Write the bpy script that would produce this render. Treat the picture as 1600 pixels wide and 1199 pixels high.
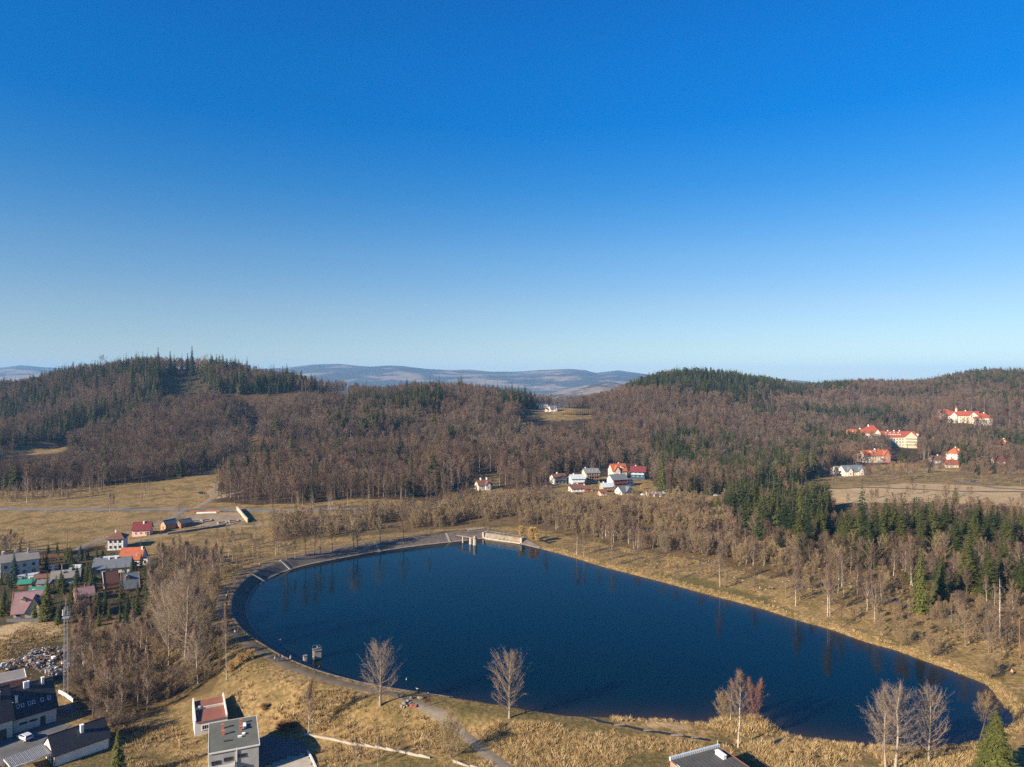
import bpy, bmesh, math, random
import numpy as np
from mathutils import Vector, Matrix

for o in list(bpy.data.objects):
    bpy.data.objects.remove(o)
SC = bpy.context.scene
COL = SC.collection
R = math.radians

# ------------------------------------------------------------------ camera
F = 1110.0            # focal length in photo pixels (1600 wide)
HZ = 592.0            # photo row of the true horizon
CAMZ = 80.0
cam_d = bpy.data.cameras.new('camera')
cam = bpy.data.objects.new('camera', cam_d)
COL.objects.link(cam)
cam.location = (0, 0, CAMZ)
cam.rotation_euler = (R(90), 0, 0)
cam_d.sensor_width = 36.0
cam_d.lens = 36.0 * F / 1600.0
cam_d.shift_y = -(599.5 - HZ) / 1600.0
cam_d.clip_start = 1.0
cam_d.clip_end = 60000.0
SC.camera = cam

# ------------------------------------------------------------------ light
SUN_EL = 24.0
TRAVEL = Vector((0.80, 0.60))            # horizontal direction the light travels
sun_d = bpy.data.lights.new('sun', 'SUN')
sun_d.energy = 4.7
sun_d.angle = R(0.5)
sun_d.color = (1.0, 0.85, 0.66)
sun = bpy.data.objects.new('sun', sun_d)
COL.objects.link(sun)
ldir = Vector((TRAVEL.x * math.cos(R(SUN_EL)), TRAVEL.y * math.cos(R(SUN_EL)), -math.sin(R(SUN_EL))))
sun.rotation_euler = ldir.to_track_quat('-Z', 'Y').to_euler()
sun.location = (-300, -300, 400)

world = bpy.data.worlds.new('World')
SC.world = world
world.use_nodes = True
nt = world.node_tree
nt.nodes.clear()
w_out = nt.nodes.new('ShaderNodeOutputWorld')
w_bg = nt.nodes.new('ShaderNodeBackground')
w_sky = nt.nodes.new('ShaderNodeTexSky')
w_sky.sky_type = 'NISHITA'
w_sky.sun_disc = False
w_sky.sun_elevation = R(SUN_EL)
w_sky.sun_rotation = math.atan2(-TRAVEL.x, -TRAVEL.y)
w_sky.altitude = 500.0
w_sky.air_density = 1.0
w_sky.dust_density = 0.3
w_sky.ozone_density = 4.0
w_hs = nt.nodes.new('ShaderNodeHueSaturation')
w_hs.inputs['Saturation'].default_value = 1.15
w_bg.inputs['Strength'].default_value = 0.055
# deeper, clearer blue overhead and a softer horizon, by elevation
w_tc = nt.nodes.new('ShaderNodeTexCoord')
w_sep = nt.nodes.new('ShaderNodeSeparateXYZ')
w_rmp = nt.nodes.new('ShaderNodeValToRGB')
w_mul = nt.nodes.new('ShaderNodeVectorMath'); w_mul.operation = 'MULTIPLY'
w_gain = nt.nodes.new('ShaderNodeVectorMath'); w_gain.operation = 'SCALE'; w_gain.inputs['Scale'].default_value = 1.25
els = w_rmp.color_ramp.elements
stops = [(0.0, (.76, .85, 1.02)), (.047, (.79, .78, .83)), (.10, (.85, .79, .80)), (.17, (.68, .81, .87)), (.254, (.25, .76, .98)), (.333, (.0, .715, 1.10)), (.405, (.0, .765, 1.19)), (.55, (.02, .76, 1.25))]
while len(els) < len(stops):
    els.new(0.5)
for e, (p_, c_) in zip(els, stops):
    e.position = p_; e.color = (c_[0] / 1.25, c_[1] / 1.25, c_[2] / 1.25, 1)
nt.links.new(w_tc.outputs['Generated'], w_sep.inputs[0])
nt.links.new(w_sep.outputs['Z'], w_rmp.inputs[0])
nt.links.new(w_sky.outputs[0], w_hs.inputs['Color'])
nt.links.new(w_hs.outputs[0], w_mul.inputs[0])
nt.links.new(w_rmp.outputs[0], w_mul.inputs[1])
nt.links.new(w_mul.outputs[0], w_gain.inputs[0])
nt.links.new(w_gain.outputs[0], w_bg.inputs['Color'])
nt.links.new(w_bg.outputs[0], w_out.inputs['Surface'])

SC.view_settings.view_transform = 'Standard'
SC.view_settings.look = 'None'
SC.view_settings.exposure = 1.42
SC.view_settings.gamma = 1.0
SC.render.engine = 'CYCLES'
cy = SC.cycles
cy.max_bounces = 6
cy.diffuse_bounces = 2
cy.glossy_bounces = 3
cy.transmission_bounces = 2
cy.volume_bounces = 0
cy.use_denoising = False
cy.use_adaptive_sampling = False
cy.sample_clamp_indirect = 4.0
SC.render.filter_size = 1.3

# ------------------------------------------------------------------ helpers
rng = np.random.default_rng(11)
random.seed(5)


def new_mat(name):
    m = bpy.data.materials.new(name)
    m.use_nodes = True
    m.node_tree.nodes.clear()
    return m, m.node_tree


def N(nt, typ, **kw):
    n = nt.nodes.new(typ)
    for k, v in kw.items():
        if k.startswith('i_'):
            key = k[2:]
            key = int(key) if key.isdigit() else key.replace('_', ' ')
            n.inputs[key].default_value = v
        else:
            setattr(n, k, v)
    return n


def ramp(nt, stops, fac=None, interp='LINEAR'):
    n = nt.nodes.new('ShaderNodeValToRGB')
    n.color_ramp.interpolation = interp
    els = n.color_ramp.elements
    while len(els) < len(stops):
        els.new(0.5)
    for e, (p, c) in zip(els, stops):
        e.position = p
        e.color = (c[0], c[1], c[2], 1.0) if len(c) == 3 else c
    if fac is not None:
        nt.links.new(fac, n.inputs[0])
    return n.outputs[0]


def mixc(nt, a, b, fac, blend='MIX'):
    n = nt.nodes.new('ShaderNodeMix')
    n.data_type = 'RGBA'
    n.blend_type = blend
    for sock, v in ((n.inputs[6], a), (n.inputs[7], b), (n.inputs[0], fac)):
        if isinstance(v, (int, float)):
            sock.default_value = v
        elif isinstance(v, (tuple, list)):
            sock.default_value = (v[0], v[1], v[2], 1.0)
        else:
            nt.links.new(v, sock)
    return n.outputs[2]


def math_n(nt, op, a, b=None, clamp=False):
    n = nt.nodes.new('ShaderNodeMath')
    n.operation = op
    n.use_clamp = clamp
    for i, v in enumerate((a, b)):
        if v is None:
            continue
        if isinstance(v, (int, float)):
            n.inputs[i].default_value = v
        else:
            nt.links.new(v, n.inputs[i])
    return n.outputs[0]


def noise_n(nt, vec, scale, detail=4.0, rough=0.55, dist=0.0):
    n = nt.nodes.new('ShaderNodeTexNoise')
    n.inputs['Scale'].default_value = scale
    n.inputs['Detail'].default_value = detail
    n.inputs['Roughness'].default_value = rough
    n.inputs['Distortion'].default_value = dist
    if vec is not None:
        nt.links.new(vec, n.inputs['Vector'])
    return n.outputs[0]


def finish(nt, color, rough=0.85, normal=None, spec=0.25, metallic=0.0):
    out = nt.nodes.new('ShaderNodeOutputMaterial')
    b = nt.nodes.new('ShaderNodeBsdfPrincipled')
    for key, v in (('Base Color', color), ('Roughness', rough), ('Metallic', metallic), ('Specular IOR Level', spec)):
        if isinstance(v, (int, float)):
            b.inputs[key].default_value = v
        elif isinstance(v, (tuple, list)):
            b.inputs[key].default_value = (v[0], v[1], v[2], 1.0)
        else:
            nt.links.new(v, b.inputs[key])
    if normal is not None:
        nt.links.new(normal, b.inputs['Normal'])
    nt.links.new(b.outputs[0], out.inputs[0])
    return b


def bump_n(nt, height, strength=0.5, dist=0.1):
    n = nt.nodes.new('ShaderNodeBump')
    n.inputs['Strength'].default_value = strength
    n.inputs['Distance'].default_value = dist
    nt.links.new(height, n.inputs['Height'])
    return n.outputs[0]


def simple_mat(name, col, rough=0.8, var=0.18, scale=0.8, spec=0.25, metallic=0.0, fine=6.0, stripes=0.0, stripe_axis='Y', obj_var=0.0, bump=0.0):
    """painted / rendered / tiled surface with uneven tone at two scales, optional ribs."""
    m, nt = new_mat(name)
    tc = N(nt, 'ShaderNodeTexCoord')
    v = tc.outputs['Object']
    n1 = noise_n(nt, v, scale, 3)
    mp_ = N(nt, 'ShaderNodeMapping'); mp_.inputs['Scale'].default_value = (1.0, 1.0, .22)
    nt.links.new(v, mp_.inputs['Vector'])
    n2 = noise_n(nt, mp_.outputs[0], fine * .5, 5, .65)
    lo = tuple(c * (1 - var) for c in col)
    hi = tuple(min(1, c * (1 + var)) for c in col)
    c = ramp(nt, [(0.3, lo), (0.7, hi)], n1)
    c = mixc(nt, c, tuple(c_ * 0.6 for c_ in col), math_n(nt, 'MULTIPLY', ramp(nt, [(0.50, (0, 0, 0)), (0.72, (1, 1, 1))], n2), min(1.0, .03 + var * 1.3)))
    nrm = None
    if stripes:
        w = N(nt, 'ShaderNodeTexWave', wave_type='BANDS', bands_direction=stripe_axis, i_Scale=stripes)
        nt.links.new(v, w.inputs['Vector'])
        c = mixc(nt, c, tuple(c_ * 0.62 for c_ in col), math_n(nt, 'MULTIPLY', ramp(nt, [(0.0, (1, 1, 1)), (0.35, (0, 0, 0))], w.outputs[0]), 0.6))
        nrm = bump_n(nt, w.outputs[0], 0.4, 0.05)
    elif bump:
        nrm = bump_n(nt, n2, bump, 0.05)
    if obj_var:
        oi = N(nt, 'ShaderNodeObjectInfo')
        k = math_n(nt, 'MULTIPLY_ADD', oi.outputs['Random'], obj_var)
        k.node.inputs[2].default_value = 1 - obj_var * 0.5
        vm = N(nt, 'ShaderNodeVectorMath', operation='SCALE')
        nt.links.new(c, vm.inputs[0]); nt.links.new(k, vm.inputs['Scale'])
        c = vm.outputs[0]
    finish(nt, c, rough, nrm, spec, metallic)
    return m


def link_mesh(name, verts, faces, mats, parent=None, midx=None, smooth=False, loc=None):
    me = bpy.data.meshes.new(name)
    me.from_pydata([tuple(v) for v in verts], [], [tuple(f) for f in faces])
    if not isinstance(mats, (list, tuple)):
        mats = [mats]
    for m in mats:
        me.materials.append(m)
    if midx is not None:
        me.polygons.foreach_set('material_index', np.asarray(midx, dtype=np.int32))
    if smooth:
        me.polygons.foreach_set('use_smooth', np.ones(len(me.polygons), dtype=bool))
    me.update()
    o = bpy.data.objects.new(name, me)
    COL.objects.link(o)
    if parent is not None:
        o.parent = parent
    if loc is not None:
        o.location = loc
    return o


def tag(o, label=None, cat=None, group=None, kind=None):
    if label: o['label'] = label
    if cat: o['category'] = cat
    if group: o['group'] = group
    if kind: o['kind'] = kind
    return o


def empty(name, loc, rz=0.0, label=None, cat=None, group=None):
    o = bpy.data.objects.new(name, None)
    o.empty_display_size = 0.5
    COL.objects.link(o)
    o.location = loc
    o.rotation_euler = (0, 0, rz)
    return tag(o, label, cat, group)


class MB:
    """collects shapes into one mesh"""
    def __init__(s):
        s.v, s.f, s.m = [], [], []

    def add(s, verts, faces, mi=0):
        b = len(s.v)
        s.v += [tuple(v) for v in verts]
        s.f += [tuple(i + b for i in f) for f in faces]
        s.m += [mi] * len(faces)

    def box(s, c, size, rz=0.0, mi=0, taper=1.0):
        x, y, z = size[0] / 2, size[1] / 2, size[2] / 2
        ca, sa = math.cos(rz), math.sin(rz)
        vs = []
        for dz in (-z, z):
            t = taper if dz > 0 else 1.0
            for dx, dy in ((-x, -y), (x, -y), (x, y), (-x, y)):
                dx *= t; dy *= t
                vs.append((c[0] + dx * ca - dy * sa, c[1] + dx * sa + dy * ca, c[2] + dz))
        s.add(vs, [(0, 3, 2, 1), (4, 5, 6, 7), (0, 1, 5, 4), (1, 2, 6, 5), (2, 3, 7, 6), (3, 0, 4, 7)], mi)

    def beam(s, a, b, w, h=None, mi=0):
        a, b = Vector(a), Vector(b)
        h = h or w
        d = (b - a)
        if d.length < 1e-6: return
        d.normalize()
        up = Vector((0, 0, 1)) if abs(d.z) < 0.95 else Vector((1, 0, 0))
        sx = d.cross(up).normalized()
        sy = sx.cross(d).normalized()
        vs = []
        for p in (a, b):
            for i, j in ((-1, -1), (1, -1), (1, 1), (-1, 1)):
                vs.append(p + sx * (i * w / 2) + sy * (j * h / 2))
        s.add(vs, [(3, 2, 1, 0), (4, 5, 6, 7), (0, 1, 5, 4), (1, 2, 6, 5), (2, 3, 7, 6), (3, 0, 4, 7)], mi)

    def tube(s, pts, radii, n=6, mi=0, cap=True):
        pts = [Vector(p) for p in pts]
        vs, fs = [], []
        for i, p in enumerate(pts):
            d = (pts[min(i + 1, len(pts) - 1)] - pts[max(i - 1, 0)]).normalized()
            up = Vector((0, 0, 1)) if abs(d.z) < 0.9 else Vector((1, 0, 0))
            sx = d.cross(up).normalized(); sy = sx.cross(d).normalized()
            for k in range(n):
                a = 2 * math.pi * k / n
                vs.append(p + (sx * math.cos(a) + sy * math.sin(a)) * radii[i])
        for i in range(len(pts) - 1):
            for k in range(n):
                k2 = (k + 1) % n
                fs.append((i * n + k, i * n + k2, (i + 1) * n + k2, (i + 1) * n + k))
        if cap:
            fs.append(tuple(range(n))[::-1]); fs.append(tuple((len(pts) - 1) * n + k for k in range(n)))
        s.add(vs, fs, mi)

    def prism(s, poly, z0, z1, mi=0):
        n = len(poly)
        vs = [(p[0], p[1], z0) for p in poly] + [(p[0], p[1], z1) for p in poly]
        fs = [tuple(range(n))[::-1], tuple(range(n, 2 * n))]
        for i in range(n):
            j = (i + 1) % n
            fs.append((i, j, n + j, n + i))
        s.add(vs, fs, mi)

    def build(s, name, mats, parent=None, loc=None, smooth=False):
        return link_mesh(name, s.v, s.f, mats, parent, s.m, smooth, loc)


# ------------------------------------------------------------------ terrain
def vnoise(x, y, seed=0):
    """smooth value noise in 0..1"""
    xi = np.floor(x).astype(np.int64); yi = np.floor(y).astype(np.int64)
    fx = x - xi; fy = y - yi
    fx = fx * fx * (3 - 2 * fx); fy = fy * fy * (3 - 2 * fy)

    def h(a, b):
        k = (a * 374761393 + b * 668265263 + seed * 974634777) & 0xFFFFFFFF
        k = ((k ^ (k >> 13)) * 1274126177) & 0xFFFFFFFF
        return ((k ^ (k >> 16)) & 0xFFFF) / 65535.0
    return (h(xi, yi) * (1 - fx) + h(xi + 1, yi) * fx) * (1 - fy) + (h(xi, yi + 1) * (1 - fx) + h(xi + 1, yi + 1) * fx) * fy


def fbm(x, y, scale, octv=4, seed=0):
    s = 0.0; a = 0.5; t = 0.0
    for i in range(octv):
        s = s + a * vnoise(x / scale + 17.3 * i, y / scale - 9.1 * i, seed + i)
        t += a
        a *= 0.5; scale = scale / 2.03
    return s / t


ROWS = np.array([100, 150, 230, 320, 400, 500, 600, 700, 800, 900, 1000, 1100, 1200, 1500, 2200, 3500], float)
TAB = {
    -500: [-4, -5, -6, -6, -4, 2, 8, 14, 26, 46, 66, 70, 60, 20, -20, -45],
    0:    [-4, -5, -6, -6, -4, 2, 7, 13, 26, 49, 74, 78, 66, 20, -20, -45],
    100:  [-4, -5, -6, -6, -4, 1, 7, 13, 26, 54, 88, 88, 70, 20, -20, -45],
    200:  [-4, -5, -6, -6, -4, 1, 8, 16, 32, 60, 93, 92, 72, 20, -20, -45],
    300:  [-4, -5, -5, -5, -3, 1, 9, 20, 38, 66, 94, 90, 70, 20, -20, -45],
    400:  [-4, -4, -4, -4, -3, 1, 10, 24, 42, 64, 88, 78, 55, 15, -20, -45],
    500:  [-3, -4, -4, -4, -2, 1, 10, 24, 43, 62, 71, 58, 40, 10, -20, -45],
    600:  [-2, -2, -2, -3, -2, 1, 9, 22, 40, 55, 57, 40, 25, 0, -20, -45],
    700:  [-1, -1, -1, -2, -2, 1, 10, 24, 42, 56, 57, 38, 20, -5, -20, -45],
    800:  [0, 0, 0, -1, 0, 1, 9, 20, 33, 44, 40, 20, 5, -15, -25, -45],
    870:  [0, 0, 0, 0, 0, 1, 7, 16, 30, 37, 31, 10, -5, -20, -25, -45],
    950:  [0, 0, 0, 1, 1, 2, 6, 13, 25, 40, 54, 57, 42, 0, -25, -45],
    1000: [0, 0, 0, 1, 2, 2, 4, 8, 20, 36, 54, 67, 58, 10, -25, -45],
    1080: [0, 0, 1, 2, 2, 2, 3, 6, 17, 33, 53, 70, 68, 20, -20, -45],
    1200: [0, 1, 1, 3, 4, 3, 2, 4, 11, 23, 40, 57, 61, 30, -20, -45],
    1300: [1, 1, 2, 4, 5, 4, 2, 2, 6, 15, 30, 47, 60, 45, -20, -45],
    1400: [1, 1, 2, 5, 6, 5, 2, 2, 9, 20, 34, 50, 63, 50, -20, -45],
    1500: [1, 1, 2, 6, 7, 5, 2, 3, 12, 26, 43, 60, 72, 55, -20, -45],
    1600: [1, 1, 3, 7, 8, 5, 2, 4, 14, 30, 50, 66, 72, 55, -20, -45],
    2100: [1, 1, 3, 8, 9, 6, 3, 6, 16, 36, 56, 72, 76, 55, -20, -45],
}
_tt = np.array([(k - 800) / F for k in TAB]); _tv = np.array(list(TAB.values()), float)
NU, NV = 260, 260
_u = np.linspace(_tt[0], _tt[-1], NU)
_l = np.linspace(math.log(ROWS[0]), math.log(ROWS[-1]), NV)
_a = np.stack([np.interp(_l, np.log(ROWS), r) for r in _tv])
RAS = np.stack([np.interp(_u, _tt, _a[:, j]) for j in range(NV)], axis=1)


def _blur(a, k, ax):
    w = np.exp(-0.5 * (np.arange(-3 * k, 3 * k + 1) / k) ** 2); w /= w.sum()
    p = np.pad(a, [(3 * k, 3 * k) if i == ax else (0, 0) for i in (0, 1)], mode='edge')
    return sum(w[i] * np.take(p, np.arange(i, i + a.shape[ax]), axis=ax) for i in range(len(w)))


# the skyline: ground height of each hill's crest, read against the tree tops
CREST = [(-500, 50), (-200, 52), (0, 60), (60, 71), (130, 88), (200, 96), (250, 101), (300, 102), (340, 97), (400, 88), (440, 82), (480, 73), (540, 60), (600, 58), (660, 61), (700, 62), (760, 57), (820, 47), (870, 42), (930, 46),
         (960, 52), (1000, 71), (1040, 80), (1080, 84), (1150, 79), (1200, 71), (1260, 59), (1320, 65), (1400, 65), (1440, 62), (1480, 75), (1530, 86), (1600, 84), (1700, 66), (2100, 70)]
_pc = 800 + _u * F
_zr = np.interp(_pc, [c[0] for c in CREST], [c[1] for c in CREST])
_wt = np.clip((np.exp(_l) - 520) / 250, 0, 1)
for _i in range(NU):
    _f = _zr[_i] / RAS[_i].max()
    RAS[_i] = np.where(RAS[_i] > 0, RAS[_i] * (1 + (_f - 1) * _wt), RAS[_i])
RAS = _blur(_blur(RAS, 2, 0), 3, 1)

# lake outline (photo pixels of the water's edge on the z = 0 plane, dam crest height there)
LAKE_PX = [(815, 851, 2.2), (860, 862, 0), (900, 873, 0), (945, 887, 0), (1000, 901, 0), (1050, 914, 0), (1100, 928, 0), (1150, 941, 0), (1200, 955, 0),
           (1250, 971, 0), (1300, 985, 0), (1350, 1003, 0), (1400, 1017, 0), (1440, 1032, 0), (1480, 1046, 0), (1520, 1062, 0), (1541, 1071, 0), (1558, 1091, 0), (1570, 1106, 0),
           (1579, 1115, 0), (1581, 1124, 0), (1573, 1136, 0), (1545, 1150, 0), (1510, 1161, 0), (1450, 1168, 0), (1400, 1167, 0), (1350, 1164, 0), (1300, 1159, 0), (1250, 1152, 0), (1222, 1143, 0), (1205, 1130, 0),
           (1180, 1119, 0), (1150, 1117, 0), (1125, 1124, 0), (1105, 1130, 0), (1075, 1129, 0), (1040, 1124, 0), (1000, 1124, .1), (950, 1121, .3), (890, 1119, .7), (850, 1114, 1.0),
           (800, 1106, 1.1), (750, 1098, 1.2), (700, 1090, 1.4), (650, 1083, 1.7), (600, 1075, 2.0), (560, 1066, 2.3), (520, 1055, 2.6), (490, 1044, 2.9), (462, 1031, 3.2), (437, 1016, 3.2), (415, 1002, 3.2), (397, 985, 3.2),
           (386, 965, 3.2), (385, 945, 3.2), (395, 925, 3.2), (413, 908, 3.2), (440, 895, 3.2), (480, 883, 3.2), (530, 873, 3.2), (580, 864, 3.2), (640, 855, 3.2), (700, 848, 3.2), (730, 845, 3.2), (757, 842, 2.7), (785, 846, 2.5)]


def plane_pt(px, py, z=0.0):
    d = (CAMZ - z) * F / (py - HZ)
    return ((px - 800) / F * d, d)


_k = np.array([plane_pt(a, b) for a, b, c in LAKE_PX]); _h = np.array([c for a, b, c in LAKE_PX])


def catmull(P, n):
    m = len(P); out = []
    for i in range(m):
        p0, p1, p2, p3 = P[i - 1], P[i], P[(i + 1) % m], P[(i + 2) % m]
        for k in range(n):
            t = k / n
            out.append(0.5 * (2 * p1 + (p2 - p0) * t + (2 * p0 - 5 * p1 + 4 * p2 - p3) * t * t + (3 * p1 - p0 - 3 * p2 + p3) * t ** 3))
    return np.array(out)


OUT = catmull(np.column_stack([_k, _h]), 4)
LO, LH = OUT[:, :2], np.clip(OUT[:, 2], 0, 4)
LMIN, LMAX = LO.min(0), LO.max(0)


def lake_sdf(x, y):
    """signed distance to the water's edge (negative on the water) and the dam height at the closest edge point"""
    x = np.asarray(x, float); y = np.asarray(y, float)
    d = np.full(x.shape, 60.0); hh = np.zeros(x.shape)
    near = (x > LMIN[0] - 55) & (x < LMAX[0] + 55) & (y > LMIN[1] - 55) & (y < LMAX[1] + 55)
    idx = np.nonzero(near.ravel())[0]
    A = LO; B = np.roll(LO, -1, 0); E = B - A; L2 = (E ** 2).sum(1)
    H2 = np.roll(LH, -1)
    xf, yf = x.ravel(), y.ravel(); df, hf = d.ravel(), hh.ravel()
    for c in range(0, len(idx), 20000):
        ii = idx[c:c + 20000]
        px, py = xf[ii][:, None], yf[ii][:, None]
        t = np.clip(((px - A[:, 0]) * E[:, 0] + (py - A[:, 1]) * E[:, 1]) / L2, 0, 1)
        dd = (px - A[:, 0] - t * E[:, 0]) ** 2 + (py - A[:, 1] - t * E[:, 1]) ** 2
        j = dd.argmin(1); r = np.arange(len(ii))
        tt = t[r, j]
        cross = ((A[:, 1] > py) != (B[:, 1] > py)) & (px < (B[:, 0] - A[:, 0]) * (py - A[:, 1]) / (B[:, 1] - A[:, 1] + 1e-12) + A[:, 0])
        ins = cross.sum(1) % 2 == 1
        s = np.sqrt(dd[r, j])
        df[ii] = np.where(ins, -s, s)
        hf[ii] = LH[j] * (1 - tt) + H2[j] * tt
    return df.reshape(x.shape), hf.reshape(x.shape)


def sstep(a, b, x):
    t = np.clip((x - a) / (b - a), 0, 1)
    return t * t * (3 - 2 * t)


def base_z(x, y):
    yy = np.maximum(y, 100.0)
    u = np.clip((x / yy - _u[0]) / (_u[-1] - _u[0]) * (NU - 1), 0, NU - 1.001)
    v = np.clip((np.log(yy) - _l[0]) / (_l[-1] - _l[0]) * (NV - 1), 0, NV - 1.001)
    ui, vi = u.astype(int), v.astype(int); fu, fv = u - ui, v - vi
    z = (RAS[ui, vi] * (1 - fu) + RAS[ui + 1, vi] * fu) * (1 - fv) + (RAS[ui, vi + 1] * (1 - fu) + RAS[ui + 1, vi + 1] * fu) * fv
    hill = sstep(480, 800, yy)
    z = z + hill * (fbm(x, y, 130, 4, 3) - 0.5) * 9
    z = z - hill * 13 * sstep(.58, .96, 1 - np.abs(2 * fbm(x, y, 190, 2, 13) - 1)) * (1 - .7 * np.exp(-((x - 60) / 90) ** 2)) * (1 - .85 * sstep(800, 930, yy)) + (fbm(x, y, 40, 3, 9) - 0.5) * (1.2 + 3 * hill)
    # hollow of the cleared slope, facing away from the sun
    px = 800 + F * x / yy
    z = z - 15 * sstep(244, 278, px) * (1 - sstep(300, 352, px)) * sstep(820, 900, yy) * (1 - sstep(975, 1050, yy))
    return z


def ground_z(x, y):
    x = np.asarray(x, float); y = np.asarray(y, float)
    z = base_z(x, y) + (fbm(x, y, 6, 3, 21) - 0.5) * 0.5
    d, h = lake_sdf(x, y)
    dam = np.clip(h / 1.2, 0, 1)
    # natural bank
    zb = np.maximum(z, 0.35)
    nat = np.where(d < 0, np.maximum(d * 0.45, -3.0), 0)
    bank = 0.9 * sstep(0, 3.0, d) + (fbm(x, y, 5, 3, 5) - 0.5) * 0.5 * sstep(0.5, 4, d)
    wn = sstep(2.5, 16, d)
    znat = np.where(d < 0, nat, bank * (1 - wn) + np.maximum(zb, 0.7) * wn)
    # dam: stone slope up to the crest, flat crest, grass slope down
    wx_, wy_ = plane_pt(786, 846)
    run = h * np.where((x - wx_) ** 2 + (y - wy_) ** 2 < 100, 0.4, 1.7)
    cr = run + 5.6
    up = np.clip(d / np.maximum(run, 0.1), 0, 1) * h
    dn = sstep(0, 1, (d - cr) / np.maximum(4.0, (h - z) * 2.6))
    zdam = np.where(d < 0, np.maximum(d * 0.5, -3.0), up * (1 - dn) + np.minimum(z, h) * dn)
    out = zdam * dam + znat * (1 - dam)
    return np.where(d >= 55, z, out)


def gz(x, y):
    return float(ground_z(np.array([float(x)]), np.array([float(y)]))[0])


def gpt(px, py, n=160):
    """where the sight line through a photo pixel meets the ground"""
    ds = np.exp(np.linspace(math.log(110), math.log(1500), 1400))
    xs = (px - 800) / F * ds; zs = CAMZ - (py - HZ) / F * ds
    g = ground_z(xs, ds)
    k = np.nonzero(zs <= g)[0]
    i = k[0] if len(k) else len(ds) - 1
    if i > 0:
        a, b = zs[i - 1] - g[i - 1], zs[i] - g[i]
        t = a / (a - b + 1e-9)
        D = ds[i - 1] + (ds[i] - ds[i - 1]) * min(max(t, 0), 1)
    else:
        D = ds[i]
    x = (px - 800) / F * D
    return x, D, gz(x, D)


def inpoly(px, py, poly):
    px = np.asarray(px, float); py = np.asarray(py, float)
    ins = np.zeros(px.shape, bool)
    n = len(poly)
    for i in range(n):
        x1, y1 = poly[i]; x2, y2 = poly[(i + 1) % n]
        if y1 == y2: continue
        c = ((y1 > py) != (y2 > py)) & (px < (x2 - x1) * (py - y1) / (y2 - y1) + x1)
        ins ^= c
    return ins


def to_px(x, y, z):
    return 800 + F * x / y, HZ + F * (CAMZ - z) / y

# ------------------------------------------------------------------ land cover (photo-plane outlines of what grows where, plus the clearing's painted shade)
FOREST = [(-900, 200), (-900, 772), (0, 768), (95, 766), (165, 760), (250, 751), (335, 735), (385, 712), (402, 716), (360, 742), (337, 762), (336, 784), (400, 790), (480, 786), (560, 780),
          (690, 783), (700, 772), (735, 765), (742, 742), (778, 742), (780, 764), (853, 768), (860, 758), (900, 750), (960, 744), (1015, 748), (1024, 760), (1060, 770), (1130, 775), (1240, 760),
          (1290, 742), (1310, 734), (1420, 722), (1600, 735), (2500, 740), (2500, 200)]
MEADOW_FAR = [(806, 640), (835, 641), (880, 637), (925, 640), (926, 655), (878, 657), (860, 659), (825, 656)]
CLEAR_A = [(-10, 707), (60, 699), (92, 692), (112, 696), (84, 709), (0, 714)]
CLEARCUT = [(246, 582), (305, 580), (330, 606), (334, 618), (300, 636), (258, 640), (246, 610)]
CLEARSTRIP = [(334, 617), (420, 618), (470, 612), (548, 619), (545, 630), (470, 636), (385, 646), (345, 632)]
GAP = [(388, 646), (398, 642), (405, 690), (398, 714), (388, 712)]
BROWN_L = [(90, 945), (170, 900), (240, 870), (300, 850), (345, 880), (352, 930), (338, 985), (352, 1040), (330, 1082), (250, 1110), (190, 1140), (130, 1120), (100, 1075), (110, 1020)]
BROWN_R = [(1120, 800), (1300, 790), (1480, 770), (1700, 800), (1700, 985), (1600, 975), (1500, 962), (1400, 935), (1300, 905), (1215, 890)]
BROWN_M = [(430, 812), (700, 795), (860, 782), (1050, 788), (1130, 805), (1170, 850), (1250, 895), (1210, 905), (1100, 878), (1000, 862), (900, 842), (820, 822), (700, 826), (600, 835), (430, 846)]
GREENS = [
    [(640, 1086), (720, 1098), (800, 1110), (850, 1118), (900, 1124), (1010, 1148), (900, 1135), (840, 1128), (790, 1128), (740, 1135), (700, 1118)],
    [(560, 1190), (640, 1172), (720, 1205), (700, 1260), (520, 1260)],
    [(990, 1180), (1045, 1170), (1050, 1230), (900, 1230)],
    [(80, 1150), (190, 1165), (260, 1200), (230, 1280), (60, 1290)],
    [(195, 960), (235, 985), (250, 1010), (210, 1010), (195, 985)],
    [(85, 955), (120, 985), (200, 1000), (230, 1020), (120, 1040), (60, 1000)],
    [(0, 896), (60, 905), (120, 925), (200, 940), (110, 965), (0, 965)],
    [(1010, 900), (1100, 925), (1190, 945), (1260, 965), (1180, 930), (1090, 900)],
    [(360, 940), (372, 1000), (430, 1035), (470, 1050), (520, 1065), (520, 1058), (440, 1022), (390, 990), (378, 940)],
    [(1040, 740), (1120, 755), (1140, 775), (1060, 778)],
]
SANDS = [[(1285, 766), (1420, 755), (1620, 762), (1700, 800), (1480, 786), (1300, 786)], [(1000, 1124), (1040, 1122), (1072, 1128), (1080, 1140), (1050, 1137), (1005, 1133)], [(40, 968), (100, 975), (104, 985), (0, 1010), (-40, 990)], [(1180, 1180), (1195, 1190), (1180, 1260), (1160, 1260)],
         [(325, 770), (345, 765), (352, 775), (335, 782)]]
DARKS = [[(246, 590), (305, 588), (334, 612), (300, 632), (258, 638), (246, 612)], [(-200, 855), (60, 862), (160, 852), (240, 890), (225, 960), (110, 965), (80, 990), (-200, 960)], [(20, 1000), (125, 1005), (118, 1060), (60, 1070), (0, 1060)]]  # first outline paints the clear-cut slope's shade into the ground colour
FLAT_FIELD = [(1285, 765), (1420, 752), (1620, 765), (1700, 800), (1480, 790), (1300, 785)]


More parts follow.
